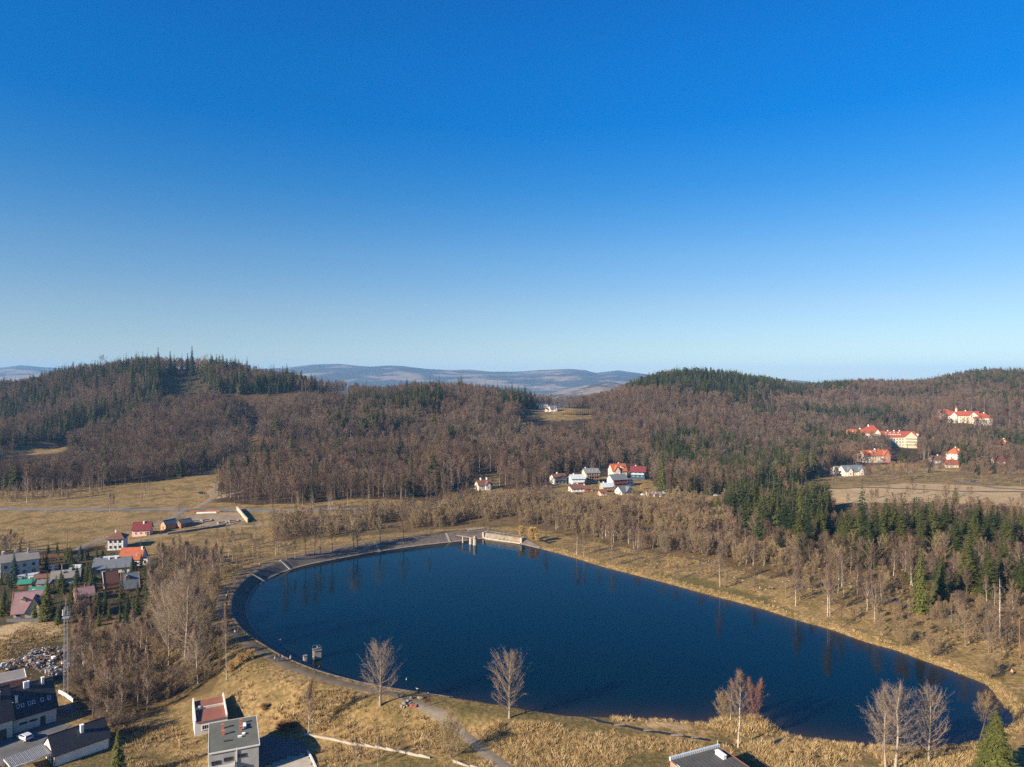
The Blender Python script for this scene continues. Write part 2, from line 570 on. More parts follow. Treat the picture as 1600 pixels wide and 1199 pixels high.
def land_masks(x, y, z):
    px, py = to_px(x, np.maximum(y, 60.0), z)
    jit = (fbm(x, y, 9, 3, 31) - 0.5)
    py2 = py + jit * np.clip(9 * F / np.maximum(y, 60) / 6, 2, 14) * 0.8
    px2 = px + (fbm(x, y, 9, 3, 37) - 0.5) * 14
    fo = inpoly(px2, py2, FOREST) & (y > 430)
    for p in (MEADOW_FAR, CLEAR_A, GAP):
        fo &= ~inpoly(px2, py2, p)
    fo = fo.astype(float)
    strip = inpoly(px2, py2, CLEARCUT) | inpoly(px2, py2, CLEARSTRIP)
    fo = np.where(strip, 0.97, fo)  # on the clear-cut slope the dark litter tone also stands for shade
    fo = np.where(inpoly(px2, py2, GAP), 0.6, fo)
    br = (inpoly(px2, py2, BROWN_L) | inpoly(px2, py2, BROWN_R) | inpoly(px2, py2, BROWN_M)).astype(float) * 0.6
    fo = np.maximum(fo, br)
    gr = np.zeros_like(fo)
    for p in GREENS: gr = np.maximum(gr, inpoly(px2, py2, p).astype(float))
    gr = np.maximum(gr, strip * 0.1)
    sa = np.zeros_like(fo)
    for p in SANDS: sa = np.maximum(sa, inpoly(px2, py2, p).astype(float))
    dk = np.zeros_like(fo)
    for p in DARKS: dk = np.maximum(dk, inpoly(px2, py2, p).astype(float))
    return fo, gr, sa, dk


# ------------------------------------------------------------------ ground
def grow(start, step, g, end):
    out = []; v = start; s = step
    while abs(v) < abs(end):
        s *= g
        v += s if end > start else -s
        out.append(v)
    return out


xs = np.array(grow(-125, 1.35, 1.03, -4200)[::-1] + list(np.arange(-125, 205, 1.35)) + grow(205, 1.35, 1.03, 4200))
ys = np.array(grow(105, 1.4, 1.06, -900)[::-1] + list(np.arange(105, 365, 1.4)) + grow(365, 1.4, 1.012, 700) + grow(700, 5.0, 1.012, 1250) + grow(1250, 12.0, 1.05, 5200))
GX, GY = np.meshgrid(xs, ys)
GZ = ground_z(GX, GY)
nx, ny = len(xs), len(ys)
gv = np.column_stack([GX.ravel(), GY.ravel(), GZ.ravel()])
ii = (np.arange(ny - 1)[:, None] * nx + np.arange(nx - 1)[None, :]).ravel()
gf = np.column_stack([ii, ii + 1, ii + 1 + nx, ii + nx])
me = bpy.data.meshes.new('ground')
me.vertices.add(len(gv)); me.vertices.foreach_set('co', gv.astype(np.float32).ravel())
me.loops.add(gf.size); me.loops.foreach_set('vertex_index', gf.astype(np.int32).ravel())
me.polygons.add(len(gf)); me.polygons.foreach_set('loop_start', np.arange(0, gf.size, 4, dtype=np.int32))
me.polygons.foreach_set('use_smooth', np.ones(len(gf), dtype=bool))
me.update(calc_edges=True)
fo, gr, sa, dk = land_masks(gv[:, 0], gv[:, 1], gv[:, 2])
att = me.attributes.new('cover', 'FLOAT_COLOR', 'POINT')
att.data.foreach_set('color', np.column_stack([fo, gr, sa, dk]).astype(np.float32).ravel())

m_ground, nt = new_mat('dry_grass_ground')
geo = N(nt, 'ShaderNodeNewGeometry')
pos = geo.outputs['Position']
at = N(nt, 'ShaderNodeAttribute', attribute_name='cover')
sep = N(nt, 'ShaderNodeSeparateColor')
nt.links.new(at.outputs['Color'], sep.inputs[0])
n_big = noise_n(nt, pos, 0.02, 4)
n_mid = noise_n(nt, pos, 0.12, 5, 0.65)
n_fine = noise_n(nt, pos, 0.9, 5, 0.7)
straw = ramp(nt, [(0.30, (0.085, 0.054, 0.022)), (0.45, (0.195, 0.130, 0.053)), (0.60, (0.30, 0.205, 0.090)), (0.75, (0.39, 0.28, 0.135))], n_fine)
olive = ramp(nt, [(0.3, (0.080, 0.062, 0.022)), (0.7, (0.165, 0.122, 0.048))], n_fine)
c = mixc(nt, straw, olive, ramp(nt, [(0.45, (0, 0, 0)), (0.62, (1, 1, 1))], n_mid))
c = mixc(nt, c, (0.15, 0.105, 0.05), math_n(nt, 'MULTIPLY', ramp(nt, [(0.5, (0, 0, 0)), (0.7, (1, 1, 1))], n_big), 0.5))
green = ramp(nt, [(0.3, (0.050, 0.046, 0.014)), (0.5, (0.090, 0.078, 0.027)), (0.75, (0.16, 0.122, 0.050))], n_fine)
c = mixc(nt, c, green, math_n(nt, 'MULTIPLY', sep.outputs[1], 0.62))
litter = ramp(nt, [(0.3, (0.030, 0.019, 0.011)), (0.5, (0.060, 0.038, 0.021)), (0.75, (0.105, 0.070, 0.037))], noise_n(nt, pos, 0.25, 5, 0.7))
c = mixc(nt, c, litter, sep.outputs[0])
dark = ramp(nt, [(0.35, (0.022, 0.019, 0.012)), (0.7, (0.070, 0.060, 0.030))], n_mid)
c = mixc(nt, c, dark, math_n(nt, 'MULTIPLY', at.outputs['Alpha'], 0.85))  # dark ground tone, with the clearing's painted shade
sand = ramp(nt, [(0.3, (0.29, 0.205, 0.105)), (0.7, (0.40, 0.295, 0.165))], n_mid)
c = mixc(nt, c, sand, sep.outputs[2])
finish(nt, c, 0.95, bump_n(nt, n_fine, 0.8, 0.5), 0.05)
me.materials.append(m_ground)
ground = bpy.data.objects.new('ground', me)
COL.objects.link(ground)
tag(ground, 'straw coloured winter grassland, banks and hill slopes of the valley', 'ground', kind='structure')

# ------------------------------------------------------------------ far hills beyond the valley
RIDGE_PX = [(-900, 575), (-400, 572), (-100, 576), (0, 575), (35, 571), (65, 574), (200, 580), (360, 580), (440, 575), (490, 570), (530, 569), (560, 572), (590, 574), (630, 573), (665, 577), (700, 579), (735, 578), (765, 581),
            (805, 581), (850, 578), (890, 577), (915, 579), (930, 584), (950, 581), (965, 579), (990, 582), (1030, 588), (1100, 594), (1180, 599), (1215, 597), (1240, 594), (1262, 596), (1285, 600), (1330, 598), (1420, 602), (1600, 600), (2500, 590)]
RX = np.array([p[0] for p in RIDGE_PX], float); RY = np.array([p[1] for p in RIDGE_PX], float)


def far_z(x, y):
    px = 800 + F * x / y
    top = CAMZ + (HZ - np.interp(px, RX, RY)) / F * 8600.0
    f = sstep(5600, 8600, y) * (1 - 0.5 * sstep(8800, 11500, y))
    z = -62 + (top + 62) * f
    z = z + (fbm(x, y, 900, 4, 51) - 0.5) * 120 * sstep(4200, 6500, y) * (1 - sstep(7800, 8500, y) * 0.9)
    # low dark wooded hill standing in front of the range
    hp = CAMZ + (HZ - np.interp(px, [700, 850, 880, 905, 930, 950, 965, 985, 1010, 1060], [640, 618, 610, 605, 600, 597, 598, 603, 607, 630])) / F * 4600
    b = sstep(4000, 4600, y) * (1 - sstep(4700, 5300, y))
    z = np.maximum(z, -62 + (hp + 62) * b + (fbm(x, y, 260, 3, 8) - 0.5) * 14 * b)
    return z


hx = np.arange(-9500, 9501, 62.0); hy = np.concatenate([np.arange(3300, 5600, 55.0), np.arange(5600, 11400, 95.0)])
HX, HY = np.meshgrid(hx, hy); HZZ = far_z(HX, HY)
nx2, ny2 = len(hx), len(hy)
ii = (np.arange(ny2 - 1)[:, None] * nx2 + np.arange(nx2 - 1)[None, :]).ravel()
me = bpy.data.meshes.new('distant_hills')
hv = np.column_stack([HX.ravel(), HY.ravel(), HZZ.ravel()]); hf = np.column_stack([ii, ii + 1, ii + 1 + nx2, ii + nx2])
me.vertices.add(len(hv)); me.vertices.foreach_set('co', hv.astype(np.float32).ravel())
me.loops.add(hf.size); me.loops.foreach_set('vertex_index', hf.astype(np.int32).ravel())
me.polygons.add(len(hf)); me.polygons.foreach_set('loop_start', np.arange(0, hf.size, 4, dtype=np.int32))
me.polygons.foreach_set('use_smooth', np.ones(len(hf), dtype=bool))
me.update(calc_edges=True)
m_hills, nt = new_mat('far_woods_and_fields')
geo = N(nt, 'ShaderNodeNewGeometry')
mp = N(nt, 'ShaderNodeMapping'); mp.inputs['Scale'].default_value = (0.0011, 0.0019, 0.002)
nt.links.new(geo.outputs['Position'], mp.inputs['Vector'])
n1 = noise_n(nt, mp.outputs[0], 1.6, 5, 0.6)
n2 = noise_n(nt, mp.outputs[0], 9.0, 4, 0.6)
wood = ramp(nt, [(0.3, (0.020, 0.024, 0.016)), (0.7, (0.060, 0.048, 0.032))], n2)
field = ramp(nt, [(0.3, (0.14, 0.10, 0.062)), (0.7, (0.24, 0.18, 0.12))], n2)
c = mixc(nt, wood, field, ramp(nt, [(0.51, (0, 0, 0)), (0.57, (1, 1, 1))], n1))
finish(nt, c, 0.95, None, 0.05)
me.materials.append(m_hills)
hills = bpy.data.objects.new('distant_hills', me)
COL.objects.link(hills)
tag(hills, 'low blue mountain range with woods and pale fields along the horizon', 'hills', kind='structure')

# ------------------------------------------------------------------ haze
m_haze, nt = new_mat('haze_air')
out = N(nt, 'ShaderNodeOutputMaterial')
pv = N(nt, 'ShaderNodeVolumePrincipled')
pv.inputs['Color'].default_value = (0.28, 0.58, 1.0, 1)
pv.inputs['Density'].default_value = 0.00007
pv.inputs['Anisotropy'].default_value = 0.0
nt.links.new(pv.outputs[0], out.inputs['Volume'])
hb = MB(); hb.box((0, 5000, 89), (19800, 13400, 388))
haze = hb.build('haze', m_haze)
tag(haze, 'thin blue air between the valley and the far hills', 'haze', kind='stuff')

# ------------------------------------------------------------------ water
m_water, nt = new_mat('lake_water')
geo = N(nt, 'ShaderNodeNewGeometry')
mp = N(nt, 'ShaderNodeMapping'); mp.inputs['Scale'].default_value = (0.7, 1.4, 1.0); mp.inputs['Rotation'].default_value = (0, 0, R(25))
nt.links.new(geo.outputs['Position'], mp.inputs['Vector'])
n1 = noise_n(nt, mp.outputs[0], 0.8, 4, 0.6)
n2 = noise_n(nt, geo.outputs['Position'], 0.03, 3)
mp2 = N(nt, 'ShaderNodeMapping'); mp2.inputs['Scale'].default_value = (0.010, 0.035, 1.0); mp2.inputs['Rotation'].default_value = (0, 0, R(-35))
nt.links.new(geo.outputs['Position'], mp2.inputs['Vector'])
wind = ramp(nt, [(0.38, (0.25, 0.25, 0.25)), (0.62, (1, 1, 1))], noise_n(nt, mp2.outputs[0], 1.0, 4, .6))
bmp = bump_n(nt, n1, 0.10, 0.25)
nt.links.new(math_n(nt, 'MULTIPLY', wind, 0.11), bmp.node.inputs['Strength'])
c = mixc(nt, (0.0, 0.0060, 0.0105), (0.0, 0.0085, 0.0150), n2)
sh_ = N(nt, 'ShaderNodeAttribute', attribute_name='shallow')
c = mixc(nt, c, (0.040, 0.026, 0.014), sh_.outputs['Fac'])
b = finish(nt, c, 0.05, bmp, 0.21)
b.inputs['IOR'].default_value = 1.33
wx = np.arange(LMIN[0] - 8, LMAX[0] + 8, 2.0); wy = np.arange(LMIN[1] - 8, LMAX[1] + 8, 2.0)
WX, WY = np.meshgrid((wx[:-1] + wx[1:]) / 2, (wy[:-1] + wy[1:]) / 2)
wd, wh = lake_sdf(WX, WY)
keep = np.argwhere(wd < 2.2)
vid = {}; wv = []; wf = []
for j, i in keep:
    q = []
    for a, bb in ((i, j), (i + 1, j), (i + 1, j + 1), (i, j + 1)):
        if (a, bb) not in vid:
            vid[(a, bb)] = len(wv); wv.append((wx[a], wy[bb], 0.0))
        q.append(vid[(a, bb)])
    wf.append(q)
water = link_mesh('lake_water', wv, wf, m_water, smooth=True)
_wv = np.array(wv); _d, _h = lake_sdf(_wv[:, 0], _wv[:, 1])
_s = np.exp(np.minimum(_d, 0) / 3.5) * np.clip(1.0 - _h / 2.2, .15, 1) * .8
_a = water.data.attributes.new('shallow', 'FLOAT', 'POINT'); _a.data.foreach_set('value', _s.astype(np.float32))
tag(water, 'dark blue reservoir lake curving behind its dam', 'water', kind='structure')

# ------------------------------------------------------------------ strips draped on the ground
def resample(P, step):
    P = np.asarray(P, float)
    if len(P) > 2:
        Q = [P[0]]
        for i in range(len(P) - 1):
            p0, p1, p2, p3 = P[max(i - 1, 0)], P[i], P[i + 1], P[min(i + 2, len(P) - 1)]
            for k in range(1, 9):
                t = k / 8
                Q.append(0.5 * (2 * p1 + (p2 - p0) * t + (2 * p0 - 5 * p1 + 4 * p2 - p3) * t * t + (3 * p1 - p0 - 3 * p2 + p3) * t ** 3))
        P = np.array(Q)
    s = np.concatenate([[0], np.cumsum(np.linalg.norm(np.diff(P, axis=0), axis=1))])
    n = max(2, int(s[-1] / step) + 1)
    t = np.linspace(0, s[-1], n)
    return np.column_stack([np.interp(t, s, P[:, 0]), np.interp(t, s, P[:, 1])])


def drape(name, P, width, mat, off=0.1, step=1.2, across=4, label=None, cat='path', kind='structure', wob=0.12, smooth_z=False):
    P = resample(P, step)
    T = np.gradient(P, axis=0); T /= np.linalg.norm(T, axis=1)[:, None] + 1e-9
    Nn = np.column_stack([-T[:, 1], T[:, 0]])
    w = width * (1 + wob * (vnoise(np.arange(len(P)) * 0.35, np.zeros(len(P)), 4) - 0.5) * 2)
    vs = []
    for k in range(across + 1):
        q = P + Nn * (w * (k / across - 0.5))[:, None]
        z = ground_z(q[:, 0], q[:, 1]) + off
        if k in (0, across): z = z - 0.12
        vs.append(np.column_stack([q, z]))
    n = len(P); V = np.concatenate(vs)
    fs = [(k * n + i, k * n + i + 1, (k + 1) * n + i + 1, (k + 1) * n + i) for k in range(across) for i in range(n - 1)]
    o = link_mesh(name, V, [f[::-1] for f in fs], mat, smooth=True)
    if label: tag(o, label, cat, kind=kind)
    return o


def px_line(pts):
    return [gpt(a, b)[:2] for a, b in pts]


def surf_mat(name, a, b, scale=0.5, rough=0.9, fine=4.0):
    m, nt = new_mat(name)
    geo = N(nt, 'ShaderNodeNewGeometry')
    n1 = noise_n(nt, geo.outputs['Position'], scale, 5, 0.65)
    n2 = noise_n(nt, geo.outputs['Position'], fine, 3)
    c = ramp(nt, [(0.32, a), (0.68, b)], n1)
    c = mixc(nt, c, tuple(x * 0.7 for x in a), math_n(nt, 'MULTIPLY', ramp(nt, [(0.5, (0, 0, 0)), (0.75, (1, 1, 1))], n2), 0.5))
    finish(nt, c, rough, bump_n(nt, n2, 0.3, 0.05), 0.15)
    return m


m_gravel = surf_mat('crest_gravel', (0.085, 0.066, 0.046), (0.145, 0.118, 0.086), 0.3)
m_asphalt = surf_mat('worn_asphalt', (0.125, 0.115, 0.108), (0.18, 0.165, 0.15), 0.2)
m_slab = surf_mat('path_slabs', (0.135, 0.110, 0.082), (0.20, 0.168, 0.128), 0.6)
m_dirt = surf_mat('dirt_track', (0.18, 0.13, 0.078), (0.26, 0.20, 0.13), 0.25)
m_yard = surf_mat('yard_paving', (0.085, 0.085, 0.085), (0.14, 0.14, 0.138), 0.2)

drape('road', px_line([(-160, 794), (0, 795.5), (150, 796), (262, 796), (330, 796.5), (400, 798), (460, 800), (520, 796), (600, 796), (690, 793)]), 6.5, m_asphalt, 0.22, 2.5, 4, 'grey country road running level across the far meadow', 'road', wob=0.02)
drape('dirt_track', px_line([(300, 796), (318, 788), (336, 776), (345, 773), (358, 773), (380, 768)]), 4.5, m_dirt, 0.2, 2, 4, 'pale dirt track climbing from the road to the wood', 'path')
drape('dirt_track', px_line([(336, 776), (330, 768), (340, 762), (334, 756)]), 5.0, m_dirt, 0.18, 2, 4, 'short forked spur of the pale dirt track in the meadow', 'path')
drape('dirt_track', px_line([(166, 856), (205, 846), (250, 838), (300, 830), (350, 825), (395, 822), (430, 816)]), 5.0, m_dirt, 0.15, 2, 4, 'sandy track along the embankment below the storage yard', 'path')
drape('lane', px_line([(118, 860), (150, 847), (190, 835), (240, 822), (272, 808), (290, 797)]), 3.5, m_asphalt, 0.12, 2, 4, 'narrow lane from the road down to the settlement', 'road')
drape('path', px_line([(628, 1092), (650, 1099), (680, 1113), (705, 1130), (730, 1152), (758, 1176), (790, 1199), (830, 1236)]), 3.0, m_slab, 0.09, 1.2, 4, 'straight paved footpath from the dam down through the reeds', 'path', wob=0.04)
drape('path', px_line([(1240, 920), (1320, 910), (1380, 935), (1440, 955), (1500, 972), (1560, 985), (1640, 1000)]), 2.3, m_gravel, 0.12, 2, 4, 'grey footpath through the trees along the wooded shore', 'path')
drape('dirt_track', px_line([(1300, 748), (1340, 745), (1400, 742), (1450, 735), (1490, 730)]), 5.0, m_dirt, 0.35, 4, 3, 'pale valley road below the red roofed sanatorium', 'road')
drape('dirt_track', px_line([(1500, 752), (1530, 758), (1560, 763), (1620, 766)]), 6.0, m_slab, 0.35, 4, 3, 'pale gravel road across the valley field', 'road')
drape('dirt_track', px_line([(1290, 764), (1350, 762), (1420, 764), (1500, 768), (1600, 769)]), 3.0, m_gravel, 0.35, 4, 3, 'dark field boundary track across the pale field', 'path')
drape('pavement', px_line([(1185, 1210), (1180, 1230), (1170, 1270)]), 3.0, m_dirt, 0.08, 1.5, 4, 'bare strip of earth beside the dark flat roof', 'path')

# dam: stone-faced inner slope along the curved side, gravel crest path
idx = [i for i in range(len(LO)) if LH[i] > 0.25]
# contiguous run in order
st = next(i for i in range(len(LO)) if LH[i] > 0.25 and LH[i - 1] <= 0.25 and i > 20)
order = []
i = st
while LH[i % len(LO)] > 0.25:
    order.append(i % len(LO)); i += 1
    if i - st > len(LO): break
P = LO[order]; Hh = LH[order]
s = np.concatenate([[0], np.cumsum(np.linalg.norm(np.diff(P, axis=0), axis=1))])
t = np.arange(0, s[-1], 1.5)
P = np.column_stack([np.interp(t, s, P[:, 0]), np.interp(t, s, P[:, 1])]); Hh = np.interp(t, s, Hh)
for _ in range(3):
    P[1:-1] = 0.25 * P[:-2] + 0.5 * P[1:-1] + 0.25 * P[2:]
T = np.gradient(P, axis=0); T /= np.linalg.norm(T, axis=1)[:, None]
NO = np.column_stack([T[:, 1], -T[:, 0]])
if lake_sdf(*(P[40] + NO[40] * 3))[0] < 0: NO = -NO
DAM_P, DAM_N, DAM_H, DAM_S = P, NO, Hh, t

m_stone, nt = new_mat('dam_stone')
geo = N(nt, 'ShaderNodeNewGeometry')
vor = N(nt, 'ShaderNodeTexVoronoi', feature='DISTANCE_TO_EDGE', i_Scale=1.1)
nt.links.new(geo.outputs['Position'], vor.inputs['Vector'])
n1 = noise_n(nt, geo.outputs['Position'], 0.25, 5, 0.7)
c = ramp(nt, [(0.3, (0.085, 0.068, 0.056)), (0.7, (0.175, 0.142, 0.12))], n1)
c = mixc(nt, (0.04, 0.034, 0.028), c, ramp(nt, [(0.0, (0.2, 0.2, 0.2)), (0.12, (1, 1, 1))], vor.outputs['Distance']))
finish(nt, c, 0.9, bump_n(nt, vor.outputs['Distance'], 0.5, 0.1), 0.15)
m_conc = surf_mat('weathered_concrete', (0.15, 0.125, 0.10), (0.25, 0.215, 0.175), 0.4)
m_conc_l = surf_mat('pale_concrete', (0.27, 0.23, 0.18), (0.40, 0.35, 0.285), 0.4)
sel = np.nonzero((Hh > 0.6) & (np.hypot(P[:, 0] - plane_pt(790, 846)[0], P[:, 1] - plane_pt(790, 846)[1]) > 10.5))[0]
sel = sel[sel > 25] if sel[0] < 20 else sel
vs, fs = [], []
ks = [-2.0, 0.0, 0.25, 0.5, 0.75, 1.0, 1.06]
for a in sel:
    run = Hh[a] * 1.7
    for k in ks:
        d = k if k < 0 else k * run
        z = -0.9 if k < 0 else min(k, 1.0) * Hh[a] + 0.10
        if k > 1: z -= 0.35
        q = P[a] + NO[a] * d
        vs.append((q[0], q[1], z))
nk = len(ks)
for a in range(len(sel) - 1):
    for k in range(nk - 1):
        fs.append((a * nk + k, (a + 1) * nk + k, (a + 1) * nk + k + 1, a * nk + k + 1))
dam = empty('dam', (0, 0, 0), 0, 'long curved dam with dark stone paved slope around the lake', 'dam')
link_mesh('stone_slope', vs, fs, m_stone, dam, smooth=True)
# pale concrete toe along the water
vs, fs = [], []
for a in sel:
    for d, z in ((-0.5, 0.16), (0.35, 0.42), (0.45, 0.05)):
        q = P[a] + NO[a] * d
        vs.append((q[0], q[1], z))
for a in range(len(sel) - 1):
    for k in range(2):
        fs.append((a * 3 + k, (a + 1) * 3 + k, (a + 1) * 3 + k + 1, a * 3 + k + 1))
link_mesh('toe_kerb', vs, fs, m_conc, dam)


def dam_at(px, py):
    x, y = plane_pt(px, py)
    return int(((DAM_P - np.array([x, y])) ** 2).sum(1).argmin())


def dam_pt(a, d, dz=0.0, along=0.0):
    q = DAM_P[a] + DAM_N[a] * d
    t_ = np.array([-DAM_N[a][1], DAM_N[a][0]])
    q = q + t_ * along
    return np.array([q[0], q[1], gz(q[0], q[1]) + dz])


for (px, py) in ((704, 848), (593, 862), (455, 891), (414, 908)):
    a = dam_at(px, py)
    mb = MB()
    run = Hh[a] * 1.7
    p0 = P[a] - NO[a] * 0.6; p1 = P[a] + NO[a] * (run + 0.3)
    tt = np.array([-NO[a][1], NO[a][0]])
    for i in range(12):
        f = (i + 0.5) / 12
        q = p0 * (1 - f) + p1 * f
        z = np.clip(f * (Hh[a] + 0.3) - 0.1, 0, 9)
        mb.box((q[0], q[1], z), ((run + .9) / 12 + 0.02, 1.0, 0.34), math.atan2(NO[a][1], NO[a][0]))
    mb.build('stairs', m_conc_l, dam)
cr = P + NO * (Hh * 1.7 + 2.9)[:, None]
drape('path', cr[Hh > 1.7][:: 5], 2.7, m_gravel, 0.09, 1.5, 4, 'gravel path along the crest of the curved dam', 'path', wob=0.15)

# ------------------------------------------------------------------ tree materials
def plant_mat(name, cols, rough=0.85, oscale=0.9, var=0.5, transl=0.0, noise_scale=0.35):
    """cols: list of colours picked by the object's random value; a noise gives light and dark clumps of leaf age"""
    m, nt = new_mat(name)
    oi = N(nt, 'ShaderNodeObjectInfo')
    tc = N(nt, 'ShaderNodeTexCoord')
    n1 = noise_n(nt, tc.outputs['Object'], noise_scale, 3, 0.6)
    c = ramp(nt, [((i + 0.5) / len(cols), c_) for i, c_ in enumerate(cols)], oi.outputs['Random'])
    k = math_n(nt, 'MULTIPLY_ADD', n1, var * 2); k.node.inputs[2].default_value = 1 - var
    vm = N(nt, 'ShaderNodeVectorMath', operation='SCALE')
    nt.links.new(c, vm.inputs[0]); nt.links.new(k, vm.inputs['Scale'])
    finish(nt, vm.outputs[0], rough, None, 0.12)
    return m


m_bark = plant_mat('brown_bark', [(0.075, 0.056, 0.042), (0.105, 0.082, 0.063), (0.15, 0.12, 0.092)])
m_bark_pale = plant_mat('pale_grey_bark', [(0.24, 0.195, 0.145), (0.31, 0.255, 0.195)])
m_birch, nt = new_mat('white_birch_bark')
tc = N(nt, 'ShaderNodeTexCoord')
mp = N(nt, 'ShaderNodeMapping'); mp.inputs['Scale'].default_value = (1.5, 1.5, 1.1)
nt.links.new(tc.outputs['Object'], mp.inputs['Vector'])
n1 = noise_n(nt, mp.outputs[0], 1.6, 4, 0.7)
finish(nt, ramp(nt, [(0.36, (0.10, 0.085, 0.07)), (0.46, (0.34, 0.295, 0.24)), (0.7, (0.50, 0.45, 0.385))], n1), 0.8, None, 0.15)
m_twig = plant_mat('brown_twigs', [(0.074, 0.047, 0.034), (0.115, 0.076, 0.050), (0.145, 0.104, 0.066), (0.095, 0.064, 0.050), (0.130, 0.082, 0.052)], var=0.45)
m_twig_w = plant_mat('warm_brown_twigs', [(0.165, 0.102, 0.060), (0.195, 0.128, 0.074), (0.145, 0.090, 0.055)], var=0.4)
m_twig_p = plant_mat('grey_brown_twigs', [(0.145, 0.108, 0.078), (0.175, 0.132, 0.092), (0.115, 0.083, 0.062)], var=0.4)
m_twig_tan = plant_mat('tan_twigs', [(0.205, 0.145, 0.080), (0.26, 0.190, 0.104), (0.23, 0.172, 0.086), (0.185, 0.125, 0.074)], var=0.3)
m_twig_birch = plant_mat('reddish_birch_twigs', [(0.125, 0.080, 0.058), (0.160, 0.108, 0.075), (0.135, 0.090, 0.062)], var=0.3)
m_twig_grey = plant_mat('pale_poplar_twigs', [(0.195, 0.145, 0.105), (0.23, 0.175, 0.125), (0.205, 0.16, 0.12)], var=0.25)
m_twig_red = plant_mat('russet_twigs', [(0.155, 0.075, 0.050), (0.18, 0.092, 0.062)], var=0.3)
m_larch = plant_mat('larch_twigs', [(0.180, 0.112, 0.056), (0.23, 0.150, 0.072), (0.20, 0.125, 0.066)], var=0.3)
m_needle = plant_mat('spruce_needles', [(0.020, 0.033, 0.010), (0.050, 0.060, 0.012), (0.085, 0.088, 0.018), (0.034, 0.046, 0.013), (0.064, 0.070, 0.016)], var=0.45)
m_needle_lit = plant_mat('light_spruce_needles', [(0.075, 0.085, 0.020), (0.095, 0.100, 0.024)], var=0.4)
m_needle_blue = plant_mat('blue_spruce_needles', [(0.030, 0.055, 0.050), (0.045, 0.075, 0.068)], var=0.4)
m_reed = plant_mat('dry_reed', [(0.29, 0.20, 0.088), (0.37, 0.26, 0.122), (0.235, 0.158, 0.068), (0.43, 0.315, 0.155)], var=0.35, noise_scale=1.0)
m_rust = plant_mat('rusty_bramble', [(0.20, 0.090, 0.042), (0.24, 0.12, 0.055)], var=0.35)
m_ochre = plant_mat('ochre_bush', [(0.36, 0.22, 0.075), (0.42, 0.27, 0.10)], var=0.3)


# ------------------------------------------------------------------ tree shapes
class TG:
    def __init__(s, seed):
        s.r = np.random.default_rng(seed)
        s.V, s.Fc, s.M, s.n = [], [], [], 0

    def spikes(s, P0, D, L, W, mi=0, sides=3, bend=None):
        """thin tapering twigs: P0 (N,3), unit D, length L, base width W"""
        n = len(P0)
        if n == 0: return
        a = np.where(np.abs(D[:, 2:3]) < 0.9, np.array([[0, 0, 1.0]]), np.array([[1.0, 0, 0]]))
        sx = np.cross(D, a); sx /= np.linalg.norm(sx, axis=1)[:, None]
        sy = np.cross(sx, D)
        ph = s.r.uniform(0, 6.28, n)
        tip = P0 + D * L[:, None]
        if bend is not None: tip = tip + bend
        vs = []
        for k in range(sides):
            an = ph + 2 * math.pi * k / sides if sides > 2 else ph + math.pi * k
            vs.append(P0 + (sx * np.cos(an)[:, None] + sy * np.sin(an)[:, None]) * (W / 2)[:, None])
        vs.append(tip)
        V = np.stack(vs, 1).reshape(-1, 3)
        b = s.n + np.arange(n) * (sides + 1)
        if sides > 2:
            for k in range(sides):
                s.Fc.append(np.column_stack([b + k, b + (k + 1) % sides, b + sides])); s.M.append(np.full(n, mi))
        else:
            s.Fc.append(np.column_stack([b, b + 1, b + 2])); s.M.append(np.full(n, mi))
        s.V.append(V); s.n += len(V)

    def tube(s, pts, rad, sides=5, mi=0):
        pts = np.asarray(pts, float); m = len(pts)
        T = np.gradient(pts, axis=0); T /= np.linalg.norm(T, axis=1)[:, None] + 1e-9
        V = []
        for i in range(m):
            a = np.array([0, 0, 1.0]) if abs(T[i, 2]) < 0.9 else np.array([1.0, 0, 0])
            sx = np.cross(T[i], a); sx /= np.linalg.norm(sx); sy = np.cross(sx, T[i])
            an = np.arange(sides) * 2 * math.pi / sides
            V.append(pts[i] + (np.cos(an)[:, None] * sx + np.sin(an)[:, None] * sy) * rad[i])
        V = np.concatenate(V)
        for i in range(m - 1):
            k = np.arange(sides); k2 = (k + 1) % sides
            b0, b1 = s.n + i * sides, s.n + (i + 1) * sides
            s.Fc.append(np.column_stack([b0 + k, b0 + k2, b1 + k2])); s.M.append(np.full(sides, mi))
            s.Fc.append(np.column_stack([b0 + k, b1 + k2, b1 + k])); s.M.append(np.full(sides, mi))
        s.V.append(V); s.n += len(V)

    def tris(s, A, B, Cc, mi=0):
        n = len(A)
        V = np.stack([A, B, Cc], 1).reshape(-1, 3)
        b = s.n + np.arange(n) * 3
        s.Fc.append(np.column_stack([b, b + 1, b + 2])); s.M.append(np.full(n, mi))
        s.V.append(V); s.n += len(V)

    def mesh(s, name, mats):
        V = np.concatenate(s.V).astype(np.float32); Fc = np.concatenate(s.Fc).astype(np.int32); M = np.concatenate(s.M).astype(np.int32)
        me = bpy.data.meshes.new(name)
        me.vertices.add(len(V)); me.vertices.foreach_set('co', V.ravel())
        me.loops.add(Fc.size); me.loops.foreach_set('vertex_index', Fc.ravel())
        me.polygons.add(len(Fc)); me.polygons.foreach_set('loop_start', np.arange(0, Fc.size, 3, dtype=np.int32))
        for m in mats: me.materials.append(m)
        me.polygons.foreach_set('material_index', M)
        me.update(calc_edges=True)
        return me


def unit(v):
    return v / (np.linalg.norm(v, axis=-1, keepdims=True) + 1e-9)


